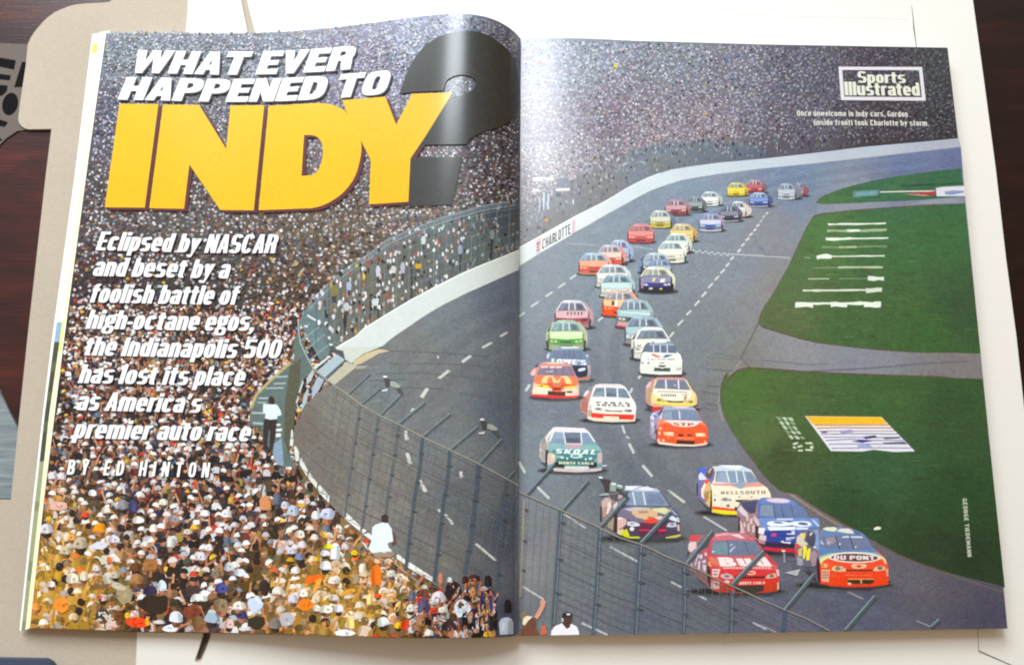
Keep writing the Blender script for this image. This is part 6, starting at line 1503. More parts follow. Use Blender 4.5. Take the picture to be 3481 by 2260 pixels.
c.p(t([(412, 738), (490, 745), (600, 760), (710, 745), (705, 825), (408, 812)]), (84, 44, 26), 2.6); c.p(t([(732, 742), (825, 742), (822, 775), (730, 772)]), (76, 60, 50), 2.9)
c.p(t([(160, 600), (230, 620), (215, 720), (165, 720)]), (206, 186, 160), 2.2); c.p(t([(890, 640), (940, 640), (938, 790), (885, 800)]), (196, 176, 160), 2.2)
c.p(t([(105, 800), (400, 818), (700, 828), (930, 818), (925, 850), (500, 870), (140, 835)]), (216, 46, 62), 3)
c.p(t([(115, 440), (190, 360), (215, 400), (190, 480), (130, 485)]), (222, 176, 176), 1.5)
c.k.build('printed_race_car', RP, 'printed red race car with big yellow arches on its bonnet')

# white car with two lines of black capitals
b4 = box(t, 965, 615, 1915, 1275); c = newcar(b4)
c.p(t([(1080, 1230), (1500, 1290), (1890, 1260), (1930, 1290), (1500, 1310), (1090, 1260)]), (60, 56, 60), 0)
c.p(t([(970, 1080), (960, 960), (1005, 830), (1060, 740), (1190, 640), (1110, 900), (1090, 1140), (1040, 1140)]), (186, 130, 120), 1); c.p(t([(975, 1070), (985, 920), (1020, 850), (1090, 880), (1085, 1120)]), (166, 104, 92), 1.3); c.p(t([(1050, 750), (1100, 730), (1110, 760), (1040, 830), (1010, 830)]), (226, 216, 216), 1.5); c.p(t([(1085, 690), (1130, 660), (1165, 690), (1130, 760), (1090, 740)]), (120, 120, 130), 1.4)
c.p(t([(1080, 1190), (1090, 1000), (1130, 850), (1180, 690), (1210, 640), (1280, 620), (1640, 625), (1710, 660), (1770, 740), (1830, 850), (1890, 940), (1908, 1020), (1890, 1240), (1800, 1262), (1500, 1266), (1200, 1250)]), (226, 226, 220), 1.6)
c.p(t([(1215, 640), (1290, 620), (1640, 628), (1700, 655), (1600, 660), (1300, 655)]), (226, 206, 206), 2)
c.p(t([(1222, 685), (1440, 684), (1700, 700), (1745, 740), (1808, 865), (1600, 850), (1380, 838), (1160, 838)]), (106, 122, 138), 2)
c.p(t([(1250, 760), (1350, 750), (1350, 835), (1170, 835)]), (130, 146, 156), 2.2); c.p(t([(1420, 770), (1560, 790), (1580, 830), (1400, 830)]), (86, 98, 120), 2.2)
for x in (1378, 1585): c.p(t([(x - 12, 684), (x + 12, 686), (x + 20, 850), (x - 6, 848)]), (228, 230, 226), 2.5)
put_quad(c.k, HOODF, 'PARTS', t([(1240, 918), (1790, 935), (1805, 975), (1222, 948)]), (70, 66, 62), c.l + 2.6, .35)
put_quad(c.k, HOODF, 'AMERICA', t([(1245, 958), (1800, 975), (1815, 1012), (1230, 992)]), (80, 76, 70), c.l + 2.6, .3)
c.p(t([(1430, 1012), (1625, 1016), (1600, 1032), (1440, 1028)]), (210, 204, 192), 2.6)
c.p(t([(1205, 1030), (1300, 1025), (1350, 1060), (1300, 1072), (1200, 1055)]), (150, 142, 140), 2.4); c.p(ellq(t, 1262, 1042, 28, 18), (96, 90, 90), 2.8); c.p(t([(1690, 1070), (1740, 1050), (1840, 1060), (1840, 1095), (1740, 1100)]), (146, 140, 140), 2.4); c.p(ellq(t, 1795, 1074, 32, 18), (86, 82, 86), 2.8)
c.p(t([(1360, 1055), (1500, 1075), (1690, 1072), (1660, 1096), (1400, 1085)]), (84, 74, 64), 2.8)
c.p(t([(1170, 1060), (1400, 1090), (1700, 1100), (1865, 1080), (1850, 1140), (1400, 1130), (1180, 1105)]), (238, 228, 214), 2.2)
c.p(t([(1138, 1105), (1400, 1130), (1880, 1140), (1860, 1230), (1650, 1222), (1340, 1205), (1150, 1190)]), (226, 56, 36), 2.6)
c.p(t([(1352, 1165), (1620, 1178), (1618, 1225), (1348, 1212)]), (232, 218, 196), 3); c.p(t([(1620, 1180), (1650, 1182), (1646, 1222), (1618, 1220)]), (60, 50, 20), 3)
c.p(t([(1090, 1060), (1160, 1060), (1150, 1170), (1090, 1180)]), (176, 160, 130), 2.3); c.p(t([(1100, 970), (1160, 985), (1150, 1050), (1095, 1040)]), (196, 190, 180), 2.2); c.p(t([(1075, 1185), (1300, 1215), (1600, 1235), (1890, 1225), (1880, 1255), (1500, 1268), (1200, 1250), (1085, 1215)]), (226, 218, 190), 2.8)
c.k.build('printed_race_car', RP, 'printed white race car with two lines of black capitals and a red bumper')

# yellow and white car
E_t = T(2140, 1250, 4.985)
t = E_t; b4 = box(t, 265, 125, 1150, 740); c = newcar(b4)
c.p(t([(270, 620), (330, 700), (400, 745), (1120, 660), (1160, 640), (1150, 600)]), (70, 66, 70), 0)
c.p(t([(270, 560), (270, 380), (290, 300), (360, 220), (440, 170), (420, 300), (370, 420), (360, 640), (310, 620)]), (190, 140, 130), 1); c.p(t([(275, 320), (330, 240), (370, 240), (350, 310), (290, 345)]), (226, 180, 180), 1.3); c.p(t([(290, 420), (340, 340), (380, 330), (360, 600), (310, 590)]), (176, 146, 110), 1.3); c.p(ellq(t, 362, 192, 16, 16), (206, 50, 80), 1.2)
c.p(t([(360, 640), (365, 480), (400, 350), (430, 220), (470, 150), (700, 138), (930, 175), (980, 230), (1050, 360), (1120, 440), (1142, 520), (1140, 620), (1000, 660), (500, 660)]), (226, 206, 150), 1.6)
c.p(t([(455, 165), (600, 138), (760, 140), (930, 175), (950, 215), (700, 200), (455, 205)]), (206, 140, 140), 2); c.p(t([(480, 150), (700, 138), (720, 165), (480, 170)]), (230, 190, 180), 2.3)
c.p(t([(470, 205), (620, 198), (930, 208), (970, 260), (1030, 378), (700, 360), (415, 350)]), (104, 112, 130), 2)
for x in (612, 825): c.p(t([(x - 12, 198), (x + 10, 198), (x + 20, 358), (x - 4, 352)]), (226, 224, 226), 2.4)
c.p(t([(750, 300), (785, 285), (780, 305), (755, 312)]), (206, 206, 214), 2.4)
c.p(t([(415, 350), (700, 362), (1035, 380), (1050, 460), (1000, 520), (920, 560), (620, 545), (460, 480), (400, 430)]), (232, 226, 206), 2)
[c.p(t([(480 + i * 46, 392 + i), (512 + i * 46, 390 + i), (505 + i * 46, 414 + i), (480 + i * 46, 412 + i)]), (130, 124, 126), 2.6) for i in range(11)]
[c.p(t([(535 + i * 38, 446), (560 + i * 38, 442), (558 + i * 38, 490), (540 + i * 38, 490)]), (104, 98, 90), 2.6) for i in range(7)]
c.p(t([(920, 480), (960, 460), (980, 500), (940, 560), (915, 550)]), (170, 150, 120), 2.6); c.p(t([(880, 445), (1000, 440), (1000, 460), (890, 462)]), (176, 170, 166), 2.6)
c.p(t([(440, 520), (520, 510), (620, 545), (640, 575), (560, 585), (450, 560)]), (200, 180, 110), 2.5); c.p(ellq(t, 500, 545, 34, 20), (130, 106, 60), 2.8); c.p(t([(915, 575), (960, 545), (1080, 550), (1090, 590), (980, 600)]), (206, 186, 120), 2.5); c.p(ellq(t, 1035, 578, 40, 20), (140, 106, 66), 2.8)
c.p(t([(610, 550), (760, 568), (920, 560), (905, 590), (660, 585)]), (66, 50, 34), 2.8)
c.p(t([(430, 570), (640, 600), (900, 605), (1095, 600), (1080, 632), (700, 635), (440, 605)]), (232, 218, 60), 2.6); c.p(t([(360, 600), (430, 600), (700, 640), (1120, 640), (1000, 665), (400, 665)]), (206, 170, 130), 2.3)
c.p(t([(380, 660), (520, 660), (480, 745), (390, 730)]), (222, 50, 60), 2.4); c.p(t([(1100, 450), (1135, 520), (1130, 610), (1105, 600)]), (216, 190, 90), 2.4); c.p(t([(430, 510), (470, 500), (460, 540), (430, 540)]), (236, 226, 70), 2.7)
c.k.build('printed_race_car', RP, 'printed yellow and white race car behind the orange red one')

# orange red and blue car
b4 = box(t, 340, 635, 1335, 1340); c = newcar(b4)
c.p(t([(400, 1200), (470, 1280), (700, 1345), (1250, 1340), (1360, 1290), (1330, 1230)]), (68, 64, 76), 0)
c.p(t([(345, 1130), (345, 900), (345, 830), (400, 750), (500, 720), (580, 640), (520, 830), (470, 1000), (460, 1230), (380, 1190)]), (150, 140, 168), 1); c.p(t([(350, 830), (400, 760), (450, 770), (470, 820), (400, 880), (360, 870)]), (206, 206, 226), 1.3); c.p(t([(385, 800), (450, 790), (470, 830), (430, 860)]), (110, 110, 150), 1.5); c.p(t([(470, 790), (560, 660), (575, 680), (520, 800)]), (60, 66, 80), 1.4); c.p(t([(365, 940), (400, 900), (430, 1050), (400, 1100)]), (196, 196, 214), 1.4); c.p(t([(395, 1000), (440, 960), (460, 1050), (430, 1150)]), (96, 90, 110), 1.4); c.p(t([(450, 1050), (475, 1030), (470, 1230), (445, 1210)]), (40, 36, 44), 1.5)
c.p(t([(460, 1260), (470, 1000), (520, 850), (560, 700), (600, 645), (900, 655), (1100, 680), (1150, 740), (1210, 880), (1290, 960), (1330, 1060), (1325, 1280), (1250, 1320), (800, 1325), (500, 1290)]), (226, 84, 40), 1.6)
c.p(t([(555, 720), (600, 650), (900, 660), (1080, 665), (1130, 720), (900, 705)]), (150, 166, 190), 2); c.p(t([(700, 645), (1000, 650), (1000, 680), (800, 690)]), (226, 196, 186), 2.3)
c.p(t([(540, 860), (570, 720), (900, 705), (1120, 722), (1170, 800), (1215, 900), (1000, 890), (700, 880)]), (110, 126, 154), 2); c.p(t([(600, 740), (720, 730), (735, 870), (560, 855)]), (130, 150, 166), 2.2); c.p(t([(830, 730), (850, 730), (862, 862), (842, 862)]), (222, 224, 232), 2.4); c.p(t([(720, 720), (730, 720), (742, 872), (732, 872)]), (66, 76, 96), 2.4); c.p(t([(500, 870), (545, 760), (560, 760), (540, 870)]), (196, 206, 222), 2.2)
c.p(t([(490, 880), (720, 885), (1215, 905), (1290, 970), (1300, 1010), (480, 1010)]), (232, 130, 84), 1.9)
c.p(t([(560, 885), (900, 890), (1240, 905), (1180, 930), (1120, 990), (950, 1012), (760, 990), (680, 930)]), (226, 214, 214), 2.3); c.p(t([(640, 930), (760, 985), (930, 1000), (1090, 990), (1180, 940), (1300, 990), (1320, 1080), (480, 1080), (500, 960)]), (226, 84, 34), 2.5)
c.p(ellq(t, 905, 955, 205, 45, 3), (236, 214, 190), 2.7); put_quad(c.k, HOODF, 'STP', t([(735, 925), (1090, 935), (1085, 985), (740, 978)]), (150, 76, 84), c.l + 2.9, .1)
c.p(t([(570, 1085), (740, 1090), (752, 1130), (735, 1160), (590, 1140)]), (232, 186, 140), 2.7); c.p(t([(640, 1090), (735, 1095), (730, 1130), (650, 1125)]), (226, 216, 196), 3); c.p(t([(1115, 1105), (1270, 1105), (1295, 1160), (1130, 1165)]), (236, 196, 130), 2.7); c.p(t([(1130, 1115), (1230, 1110), (1235, 1150), (1140, 1155)]), (226, 220, 196), 3)
c.p(t([(820, 1115), (915, 1125), (905, 1158), (835, 1158)]), (90, 30, 14), 2.8); c.p(t([(970, 1130), (1060, 1125), (1050, 1158), (985, 1158)]), (90, 30, 14), 2.8)
[c.p(t([(770 + i * 37, 1174 + i * 1.4), (798 + i * 37, 1175 + i * 1.4), (796 + i * 37, 1202 + i * 1.4), (768 + i * 37, 1200 + i * 1.4)]), (244, 140, 96), 2.8) for i in range(9)]
c.p(t([(800, 1225), (1105, 1238), (1095, 1300), (790, 1285)]), (64, 40, 34), 2.8)
c.p(t([(465, 1245), (790, 1290), (1100, 1300), (1325, 1265), (1300, 1300), (1100, 1330), (800, 1325), (500, 1290)]), (226, 214, 196), 2.6)
for q in ([(500, 1010), (540, 1005), (545, 1040), (505, 1045)], [(490, 1080), (520, 1075), (520, 1130), (490, 1130)], [(545, 1215), (570, 1200), (595, 1230), (565, 1250)], [(1265, 1245), (1290, 1235), (1285, 1265), (1262, 1268)], [(470, 1200), (510, 1210), (520, 1240), (475, 1240)]): c.p(t(q), (236, 206, 170), 3)
c.p(ellq(t, 655, 1180, 14, 16), (216, 160, 60), 3)
c.k.build('printed_race_car', RP, 'printed orange red race car with pale oval and four slim lamps')

# green and white car
F_t = T(1780, 1400, 4.985)
t = F_t; b4 = box(t, 255, 245, 1345, 1035); c = newcar(b4)
c.p(t([(280, 850), (450, 1020), (700, 1045), (1250, 1055), (1340, 1010), (1350, 960)]), (66, 72, 78), 0)
c.p(t([(265, 760), (275, 540), (300, 460), (350, 420), (430, 330), (510, 260), (440, 600), (400, 880), (330, 840)]), (170, 166, 156), 1); c.p(t([(300, 480), (360, 470), (400, 600), (380, 800), (330, 830), (285, 700)]), (156, 146, 136), 1.3); c.p(t([(370, 640), (430, 640), (420, 740), (395, 910), (365, 870)]), (44, 42, 40), 1.4); c.p(t([(300, 450), (360, 420), (380, 520), (320, 560)]), (130, 136, 130), 1.4); c.p(ellq(t, 290, 640, 14, 20), (206, 206, 200), 1.5)
c.p(t([(400, 960), (400, 780), (430, 620), (440, 520), (480, 400), (500, 270), (560, 255), (1040, 275), (1110, 330), (1220, 500), (1320, 640), (1335, 740), (1335, 960), (1250, 1005), (900, 1020), (500, 990)]), (110, 150, 150), 1.6)
c.p(t([(370, 450), (430, 350), (500, 265), (560, 252), (1030, 275), (1100, 325), (1215, 500), (1190, 510), (1090, 355), (970, 345), (520, 340), (460, 490), (430, 490), (480, 350), (395, 460), (420, 520), (400, 510)]), (226, 224, 224), 2.2)
c.p(t([(520, 270), (1030, 285), (1100, 345), (540, 335)]), (226, 220, 222), 2.4)
c.p(t([(520, 342), (670, 340), (970, 350), (1100, 358), (1200, 510), (1235, 545), (1000, 530), (710, 520), (460, 515)]), (120, 142, 164), 2); c.p(t([(690, 350), (965, 352), (980, 525), (715, 520)]), (96, 106, 126), 2.3); c.p(t([(720, 440), (950, 440), (975, 522), (720, 520)]), (72, 76, 92), 2.5); c.p(t([(540, 350), (660, 345), (680, 450), (500, 460)]), (136, 156, 176), 2.2)
for x, d in ((675, 45), (968, 25)): c.p(t([(x - 10, 338), (x + 12, 338), (x + d + 4, 545), (x + d - 18, 545)]), (222, 218, 226), 2.7)
c.p(t([(715, 530), (990, 535), (990, 552), (715, 545)]), (226, 196, 206), 2.7)
c.p(t([(440, 520), (700, 550), (1240, 550), (1310, 640), (1300, 700), (500, 690), (440, 640)]), (126, 168, 170), 2); c.p(t([(480, 640), (1290, 660), (1280, 760), (1100, 830), (620, 820), (500, 740)]), (66, 124, 124), 2.3)
c.p(t([(720, 560), (975, 560), (965, 615), (740, 612)]), (190, 150, 160), 2.5)
put_quad(c.k, Face(.26, .2, 2.4, .62), 'SKOAL', t([(560, 625), (1255, 640), (1215, 715), (530, 700)]), (222, 236, 234), c.l + 2.9, .22)
c.p(t([(795, 700), (990, 700), (1000, 770), (870, 785), (795, 765)]), (186, 214, 206), 2.8); c.p(ellq(t, 890, 742, 50, 14), (60, 90, 90), 3.1); c.p(t([(830, 722), (850, 718), (860, 760), (835, 760)]), (96, 140, 140), 3)
c.p(t([(550, 730), (660, 745), (690, 785), (560, 780)]), (130, 170, 150), 2.7); c.p(t([(620, 750), (680, 755), (680, 790), (630, 780)]), (196, 222, 210), 3); c.p(t([(720, 765), (755, 780), (745, 810), (725, 800)]), (214, 232, 224), 3); c.p(t([(1040, 780), (1075, 785), (1055, 822), (1040, 815)]), (214, 232, 224), 3); c.p(t([(1100, 775), (1150, 760), (1165, 805), (1110, 812)]), (190, 216, 206), 3)
c.p(t([(560, 790), (1190, 800), (1190, 900), (1100, 920), (540, 880)]), (60, 104, 100), 2.6)
put_quad(c.k, HOODF, 'MONTE CARLO', t([(600, 838), (1185, 852), (1185, 890), (600, 880)]), (222, 226, 206), c.l + 2.9, .16)
c.p(t([(520, 850), (600, 850), (700, 900), (690, 940), (520, 935)]), (40, 46, 36), 2.7); c.p(t([(1100, 900), (1190, 850), (1240, 850), (1245, 935), (1100, 950)]), (40, 46, 36), 2.7)
c.p(t([(695, 920), (1105, 920), (1100, 990), (695, 975)]), (206, 214, 206), 3)
c.p(t([(410, 700), (520, 700), (530, 850), (430, 900), (400, 860)]), (206, 180, 170), 2.5); c.p(t([(460, 725), (545, 725), (530, 800), (470, 800)]), (206, 206, 160), 2.8); c.p(t([(1250, 690), (1330, 690), (1330, 860), (1250, 870)]), (190, 170, 166), 2.5); c.p(t([(1330, 900), (1410, 895), (1410, 915), (1330, 920)]), (216, 206, 206), 2.5)
c.p(t([(480, 945), (700, 965), (1000, 985), (1325, 945), (1320, 985), (1200, 1005), (900, 1020), (520, 1000)]), (216, 190, 190), 3)
c.k.build('printed_race_car', RP, 'printed green and white race car with a white roof')

# dark car
G_t = T(2000, 1600, 4.985)
t = G_t; b4 = box(t, 185, 240, 1580, 1200); c = newcar(b4)
c.p(t([(300, 960), (600, 1120), (900, 1200), (1500, 1210), (1600, 1150), (1570, 1080)]), (58, 62, 66), 0)
c.p(t([(195, 860), (195, 600), (220, 520), (300, 450), (400, 380), (560, 250), (600, 600), (500, 1000), (420, 1020)]), (130, 110, 106), 1); c.p(t([(220, 520), (290, 450), (360, 460), (400, 520), (300, 600), (240, 640)]), (190, 160, 150), 1.3); c.p(t([(330, 540), (380, 520), (390, 600), (340, 720), (300, 740)]), (214, 200, 196), 1.5); c.p(t([(430, 570), (490, 520), (490, 600), (420, 650)]), (206, 196, 200), 1.5); c.p(t([(360, 400), (500, 380), (600, 400), (560, 480), (480, 520), (380, 470)]), (70, 60, 66), 1.4); c.p(t([(510, 400), (600, 410), (560, 460), (500, 480)]), (176, 150, 160), 1.6); c.p(t([(195, 600), (225, 600), (235, 860), (200, 860)]), (36, 40, 48), 1.6); c.p(t([(240, 640), (300, 600), (300, 760), (250, 800)]), (166, 136, 110), 1.5); c.p(t([(440, 700), (490, 720), (490, 1040), (420, 1020)]), (60, 34, 30), 1.7); c.p(t([(330, 860), (430, 740), (430, 1000), (330, 950)]), (150, 140, 120), 1.6)
c.p(t([(485, 1080), (490, 780), (500, 640), (600, 480), (640, 300), (700, 262), (1160, 290), (1250, 380), (1360, 560), (1520, 720), (1555, 860), (1560, 1100), (1400, 1150), (900, 1150), (600, 1100)]), (70, 62, 80), 1.9)
c.p(t([(600, 330), (640, 260), (860, 250), (1160, 300), (1220, 350), (900, 350)]), (176, 186, 206), 2.2); c.p(t([(620, 255), (860, 252), (740, 320), (640, 310)]), (226, 226, 234), 2.5); c.p(t([(840, 300), (1000, 262), (1110, 310), (1070, 330), (880, 325)]), (226, 226, 236), 2.5)
c.p(t([(620, 560), (690, 350), (900, 345), (1200, 350), (1260, 420), (1370, 595), (1000, 590), (650, 580)]), (122, 138, 160), 2.3); c.p(t([(980, 400), (1180, 390), (1330, 560), (1000, 570)]), (104, 118, 146), 2.5); c.p(t([(640, 580), (1370, 590), (1370, 605), (640, 600)]), (60, 64, 76), 2.6)
for x, d in ((752, 40), (925, 42)): c.p(t([(x - 14, 350), (x + 12, 350), (x + d + 12, 578), (x + d - 10, 578)]), (206, 216, 224), 2.8)
c.p(t([(540, 640), (700, 600), (1370, 605), (1440, 700), (1300, 860), (900, 880), (600, 820), (490, 760)]), (110, 104, 124), 2.4); c.p(t([(600, 640), (800, 610), (1060, 625), (1000, 660), (700, 680)]), (176, 176, 190), 2.7)
c.p(t([(730, 660), (1030, 640), (1180, 680), (1160, 780), (1000, 830), (820, 790), (740, 720)]), (206, 170, 130), 2.8); c.p(t([(840, 680), (1000, 670), (1020, 710), (860, 720)]), (150, 130, 100), 3.1); c.p(t([(1060, 640), (1290, 620), (1400, 670), (1330, 740), (1180, 700)]), (206, 206, 150), 3); c.p(t([(1010, 770), (1120, 780), (1100, 820), (1010, 810)]), (190, 100, 50), 3.1)
c.p(t([(930, 830), (1010, 810), (1130, 810), (1190, 850), (1150, 885), (980, 880)]), (226, 66, 40), 3.2); c.p(t([(1120, 780), (1200, 760), (1280, 780), (1220, 830), (1150, 810)]), (226, 190, 170), 3.1)
c.p(t([(870, 870), (1300, 880), (1330, 1060), (880, 1100), (830, 980)]), (92, 42, 62), 2.7); c.p(t([(860, 990), (1040, 988), (1040, 1015), (870, 1015)]), (206, 40, 90), 3.1); c.p(t([(1180, 990), (1325, 988), (1310, 1022), (1190, 1020)]), (206, 40, 90), 3.1)
c.p(t([(655, 860), (760, 855), (860, 890), (870, 930), (760, 940), (660, 920)]), (206, 210, 220), 3); c.p(ellq(t, 740, 890, 50, 20), (150, 156, 170), 3.2); c.p(t([(1320, 940), (1360, 880), (1480, 870), (1500, 940), (1400, 955)]), (190, 196, 210), 3); c.p(ellq(t, 1420, 905, 40, 24), (130, 134, 150), 3.2); c.p(ellq(t, 738, 980, 38, 34), (226, 226, 230), 3)
c.p(t([(495, 780), (590, 790), (650, 830), (640, 900), (580, 960), (490, 1000)]), (206, 170, 160), 2.8); c.p(t([(500, 790), (580, 790), (560, 820), (510, 820)]), (220, 220, 226), 3); c.p(t([(490, 1060), (490, 1000), (600, 980), (560, 1090)]), (216, 196, 150), 3); c.p(t([(550, 1080), (560, 1030), (650, 980), (700, 1100), (650, 1120)]), (206, 206, 20), 3.2)
c.p(t([(600, 1110), (860, 1110), (880, 1140), (700, 1140)]), (196, 206, 20), 3.1); c.p(t([(1310, 1120), (1560, 1070), (1570, 1100), (1480, 1130), (1310, 1140)]), (190, 190, 90), 3.1); c.p(t([(1350, 800), (1420, 750), (1480, 800), (1500, 860), (1400, 830)]), (206, 216, 226), 2.9); c.p(t([(1500, 920), (1540, 900), (1550, 1020), (1510, 1010)]), (196, 170, 160), 3); c.p(t([(1480, 780), (1530, 790), (1550, 870), (1500, 860)]), (190, 190, 206), 3); c.p(t([(1380, 600), (1450, 680), (1530, 760), (1450, 740)]), (140, 156, 180), 2.7)
c.k.build('printed_race_car', RP, 'printed dark race car with a painted scene on its bonnet')

# white car with red and yellow lip
H_t = T(2340, 1550, 4.985)
t = H_t; b4 = box(t, 125, 140, 1405, 1005); c = newcar(b4)
c.p(t([(150, 700), (300, 880), (400, 960), (700, 1020), (850, 1030), (850, 960)]), (66, 60, 66), 0)
c.p(t([(140, 700), (135, 450), (165, 320), (210, 260), (330, 190), (410, 165), (430, 400), (400, 900), (300, 840), (200, 740)]), (110, 104, 150), 1); c.p(t([(165, 200), (320, 200), (270, 290), (170, 280)]), (40, 86, 196), 1.3); c.p(t([(170, 320), (215, 270), (320, 390), (240, 400), (180, 400)]), (206, 212, 232), 1.5); c.p(t([(280, 300), (330, 210), (410, 175), (430, 240), (380, 380), (310, 360)]), (74, 60, 80), 1.6); c.p(t([(330, 270), (380, 195), (400, 210), (350, 290)]), (206, 170, 120), 1.8); c.p(t([(270, 400), (340, 395), (320, 470), (280, 470)]), (230, 70, 30), 1.9); c.p(t([(215, 560), (280, 430), (300, 480), (250, 620), (270, 740), (220, 680)]), (236, 214, 200), 1.8); c.p(t([(250, 560), (310, 460), (370, 420), (390, 600), (360, 860), (290, 800)]), (206, 170, 116), 1.7); c.p(t([(280, 600), (350, 580), (350, 700), (300, 780), (260, 720)]), (166, 124, 80), 1.9); c.p(t([(370, 580), (400, 580), (405, 900), (360, 870)]), (70, 44, 30), 2); c.p(t([(135, 460), (165, 440), (160, 660), (140, 680)]), (40, 44, 70), 1.9); c.p(t([(355, 620), (375, 600), (360, 860), (345, 850)]), (226, 206, 50), 2.1)
c.p(t([(400, 950), (400, 600), (380, 480), (430, 400), (470, 180), (540, 150), (900, 160), (1060, 230), (1190, 440), (1340, 540), (1390, 640), (1400, 700), (850, 990)]), (234, 222, 198), 2)
c.p(t([(430, 260), (470, 175), (540, 150), (900, 155), (1060, 240), (1060, 265), (700, 240)]), (196, 212, 222), 2.4); c.p(t([(530, 152), (880, 155), (910, 185), (840, 215), (640, 195)]), (232, 236, 240), 2.7); c.p(t([(400, 175), (470, 165), (450, 250)]), (226, 200, 206), 2.6)
c.p(t([(450, 430), (470, 250), (800, 245), (1060, 265), (1200, 445), (900, 460), (700, 455)]), (126, 146, 166), 2.4); c.p(t([(540, 270), (640, 260), (680, 440), (460, 440)]), (146, 162, 180), 2.6); c.p(t([(980, 270), (1060, 270), (1190, 440), (1020, 440)]), (116, 132, 156), 2.6)
for x, d in ((642, 52), (805, 25), (922, 50)): c.p(t([(x - 10, 245), (x + 10, 245), (x + d + 12, 445), (x + d - 8, 445)]), (220, 230, 236), 2.9)
c.p(t([(380, 460), (700, 462), (1210, 450), (1270, 480), (1260, 510), (1000, 520), (880, 555), (720, 505), (420, 490)]), (222, 140, 130), 2.7); c.p(t([(700, 465), (1000, 465), (920, 530), (880, 550), (820, 520)]), (126, 160, 180), 3)
put_quad(c.k, HOODF, 'BELLSOUTH', t([(550, 592), (1305, 578), (1310, 640), (545, 645)]), (140, 136, 120), c.l + 3, .16)
c.p(ellq(t, 965, 685, 110, 26), (214, 196, 160), 3); c.p(ellq(t, 965, 685, 84, 16), (236, 228, 206), 3.2); c.p(ellq(t, 858, 690, 12, 14), (90, 90, 84), 3.3); c.p(ellq(t, 1075, 690, 12, 14), (110, 106, 96), 3.3)
c.p(t([(545, 720), (620, 690), (720, 720), (750, 755), (640, 765), (555, 755)]), (176, 180, 176), 3); c.p(ellq(t, 620, 730, 40, 24), (110, 120, 116), 3.2); c.p(ellq(t, 700, 742, 26, 16), (140, 146, 140), 3.2); c.p(ellq(t, 672, 838, 30, 26), (120, 112, 96), 3); c.p(ellq(t, 448, 740, 20, 22), (100, 96, 100), 3); c.p(ellq(t, 450, 660, 18, 16), (196, 180, 170), 3)
c.p(t([(790, 740), (900, 735), (1130, 735), (860, 780), (800, 765)]), (50, 40, 40), 3)
c.p(t([(410, 845), (600, 870), (790, 890), (800, 930), (600, 915), (405, 895)]), (232, 74, 24), 3.1); c.p(t([(400, 898), (600, 920), (815, 935), (820, 990), (600, 985), (398, 945)]), (236, 220, 16), 3.1); c.p(t([(780, 860), (830, 855), (820, 935), (785, 920)]), (60, 50, 50), 3.2)
c.k.build('printed_race_car', RP, 'printed white race car with a red and yellow front lip')

# blue car
I_t = T(2320, 1720, 4.985); J_t = T(2680, 1720, 4.985)
b4 = (2505, 1688, 2790, 1885); c = newcar(b4); t = H_t
c.p(I_t([(940, 400), (1300, 640), (1420, 760), (1900, 860), (1900, 760)]), (58, 56, 66), 0)
c.p(t([(840, 1280), (820, 960), (830, 880), (880, 760), (1170, 720), (1200, 1000), (1300, 1500), (1200, 1440)]), (150, 112, 112), 1); c.p(t([(835, 900), (880, 830), (1000, 960), (1000, 1040), (900, 980)]), (206, 196, 206), 1.4); c.p(t([(860, 770), (1170, 745), (1130, 960), (1050, 970), (950, 900)]), (44, 44, 76), 1.5); c.p(t([(835, 1000), (870, 1030), (880, 1260), (840, 1280)]), (44, 36, 44), 1.6); c.p(t([(1140, 1130), (1190, 1120), (1190, 1420), (1130, 1360)]), (50, 34, 34), 1.7)
for q in ([(870, 1090), (900, 1120), (960, 1300), (880, 1220)], [(980, 1030), (1020, 1000), (1010, 1100), (980, 1090)], [(1040, 1060), (1090, 1040), (1080, 1160), (1040, 1140)], [(1000, 1150), (1030, 1130), (1040, 1280), (1000, 1260)], [(1080, 1180), (1120, 1150), (1120, 1280), (1080, 1300)], [(930, 1130), (960, 1110), (970, 1210), (940, 1190)], [(880, 1230), (930, 1280), (930, 1310), (880, 1300)], [(1100, 1000), (1190, 1080), (1220, 1150), (1170, 1190), (1110, 1080)]): c.p(t(q), (206, 180, 180), 1.8)
c.p(t([(1170, 1040), (1170, 740), (1250, 700), (1600, 705), (1780, 750), (1920, 860), (2010, 1030), (2080, 1120), (2100, 1180), (2090, 1540), (1300, 1540), (1240, 1250)]), (70, 96, 170), 2)
c.p(J_t([(0, 0), (240, 0), (340, 180), (440, 240), (520, 330), (520, 400), (100, 400), (0, 300)]), (92, 112, 160), 2.2)
c.p(t([(1180, 740), (1260, 700), (1620, 705), (1780, 760), (1840, 820), (1200, 795)]), (92, 116, 178), 2.4); c.p(ellq(t, 1520, 750, 205, 40, 3), (226, 190, 200), 2.7); c.p(ellq(t, 1530, 752, 150, 22, 3), (206, 206, 222), 2.9)
c.p(t([(1200, 1010), (1220, 800), (1840, 825), (1960, 920), (2010, 1040), (1500, 1040)]), (92, 110, 150), 2.4); c.p(t([(1230, 830), (1420, 830), (1450, 1030), (1210, 1000)]), (122, 136, 158), 2.6)
for x, d in ((1440, 30), (1580, 30), (1730, 60)): c.p(t([(x - 8, 820), (x + 6, 820), (x + d + 8, 1040), (x + d - 8, 1040)]), (60, 74, 116), 2.8)
c.p(I_t([(1290, 190), (1990, 200), (2300, 200), (2330, 330), (1990, 400), (1400, 400), (1310, 330)]), (104, 134, 190), 2.3)
c.p(I_t([(1600, 205), (1870, 205), (1870, 232), (1590, 232)]), (196, 210, 230), 2.7)
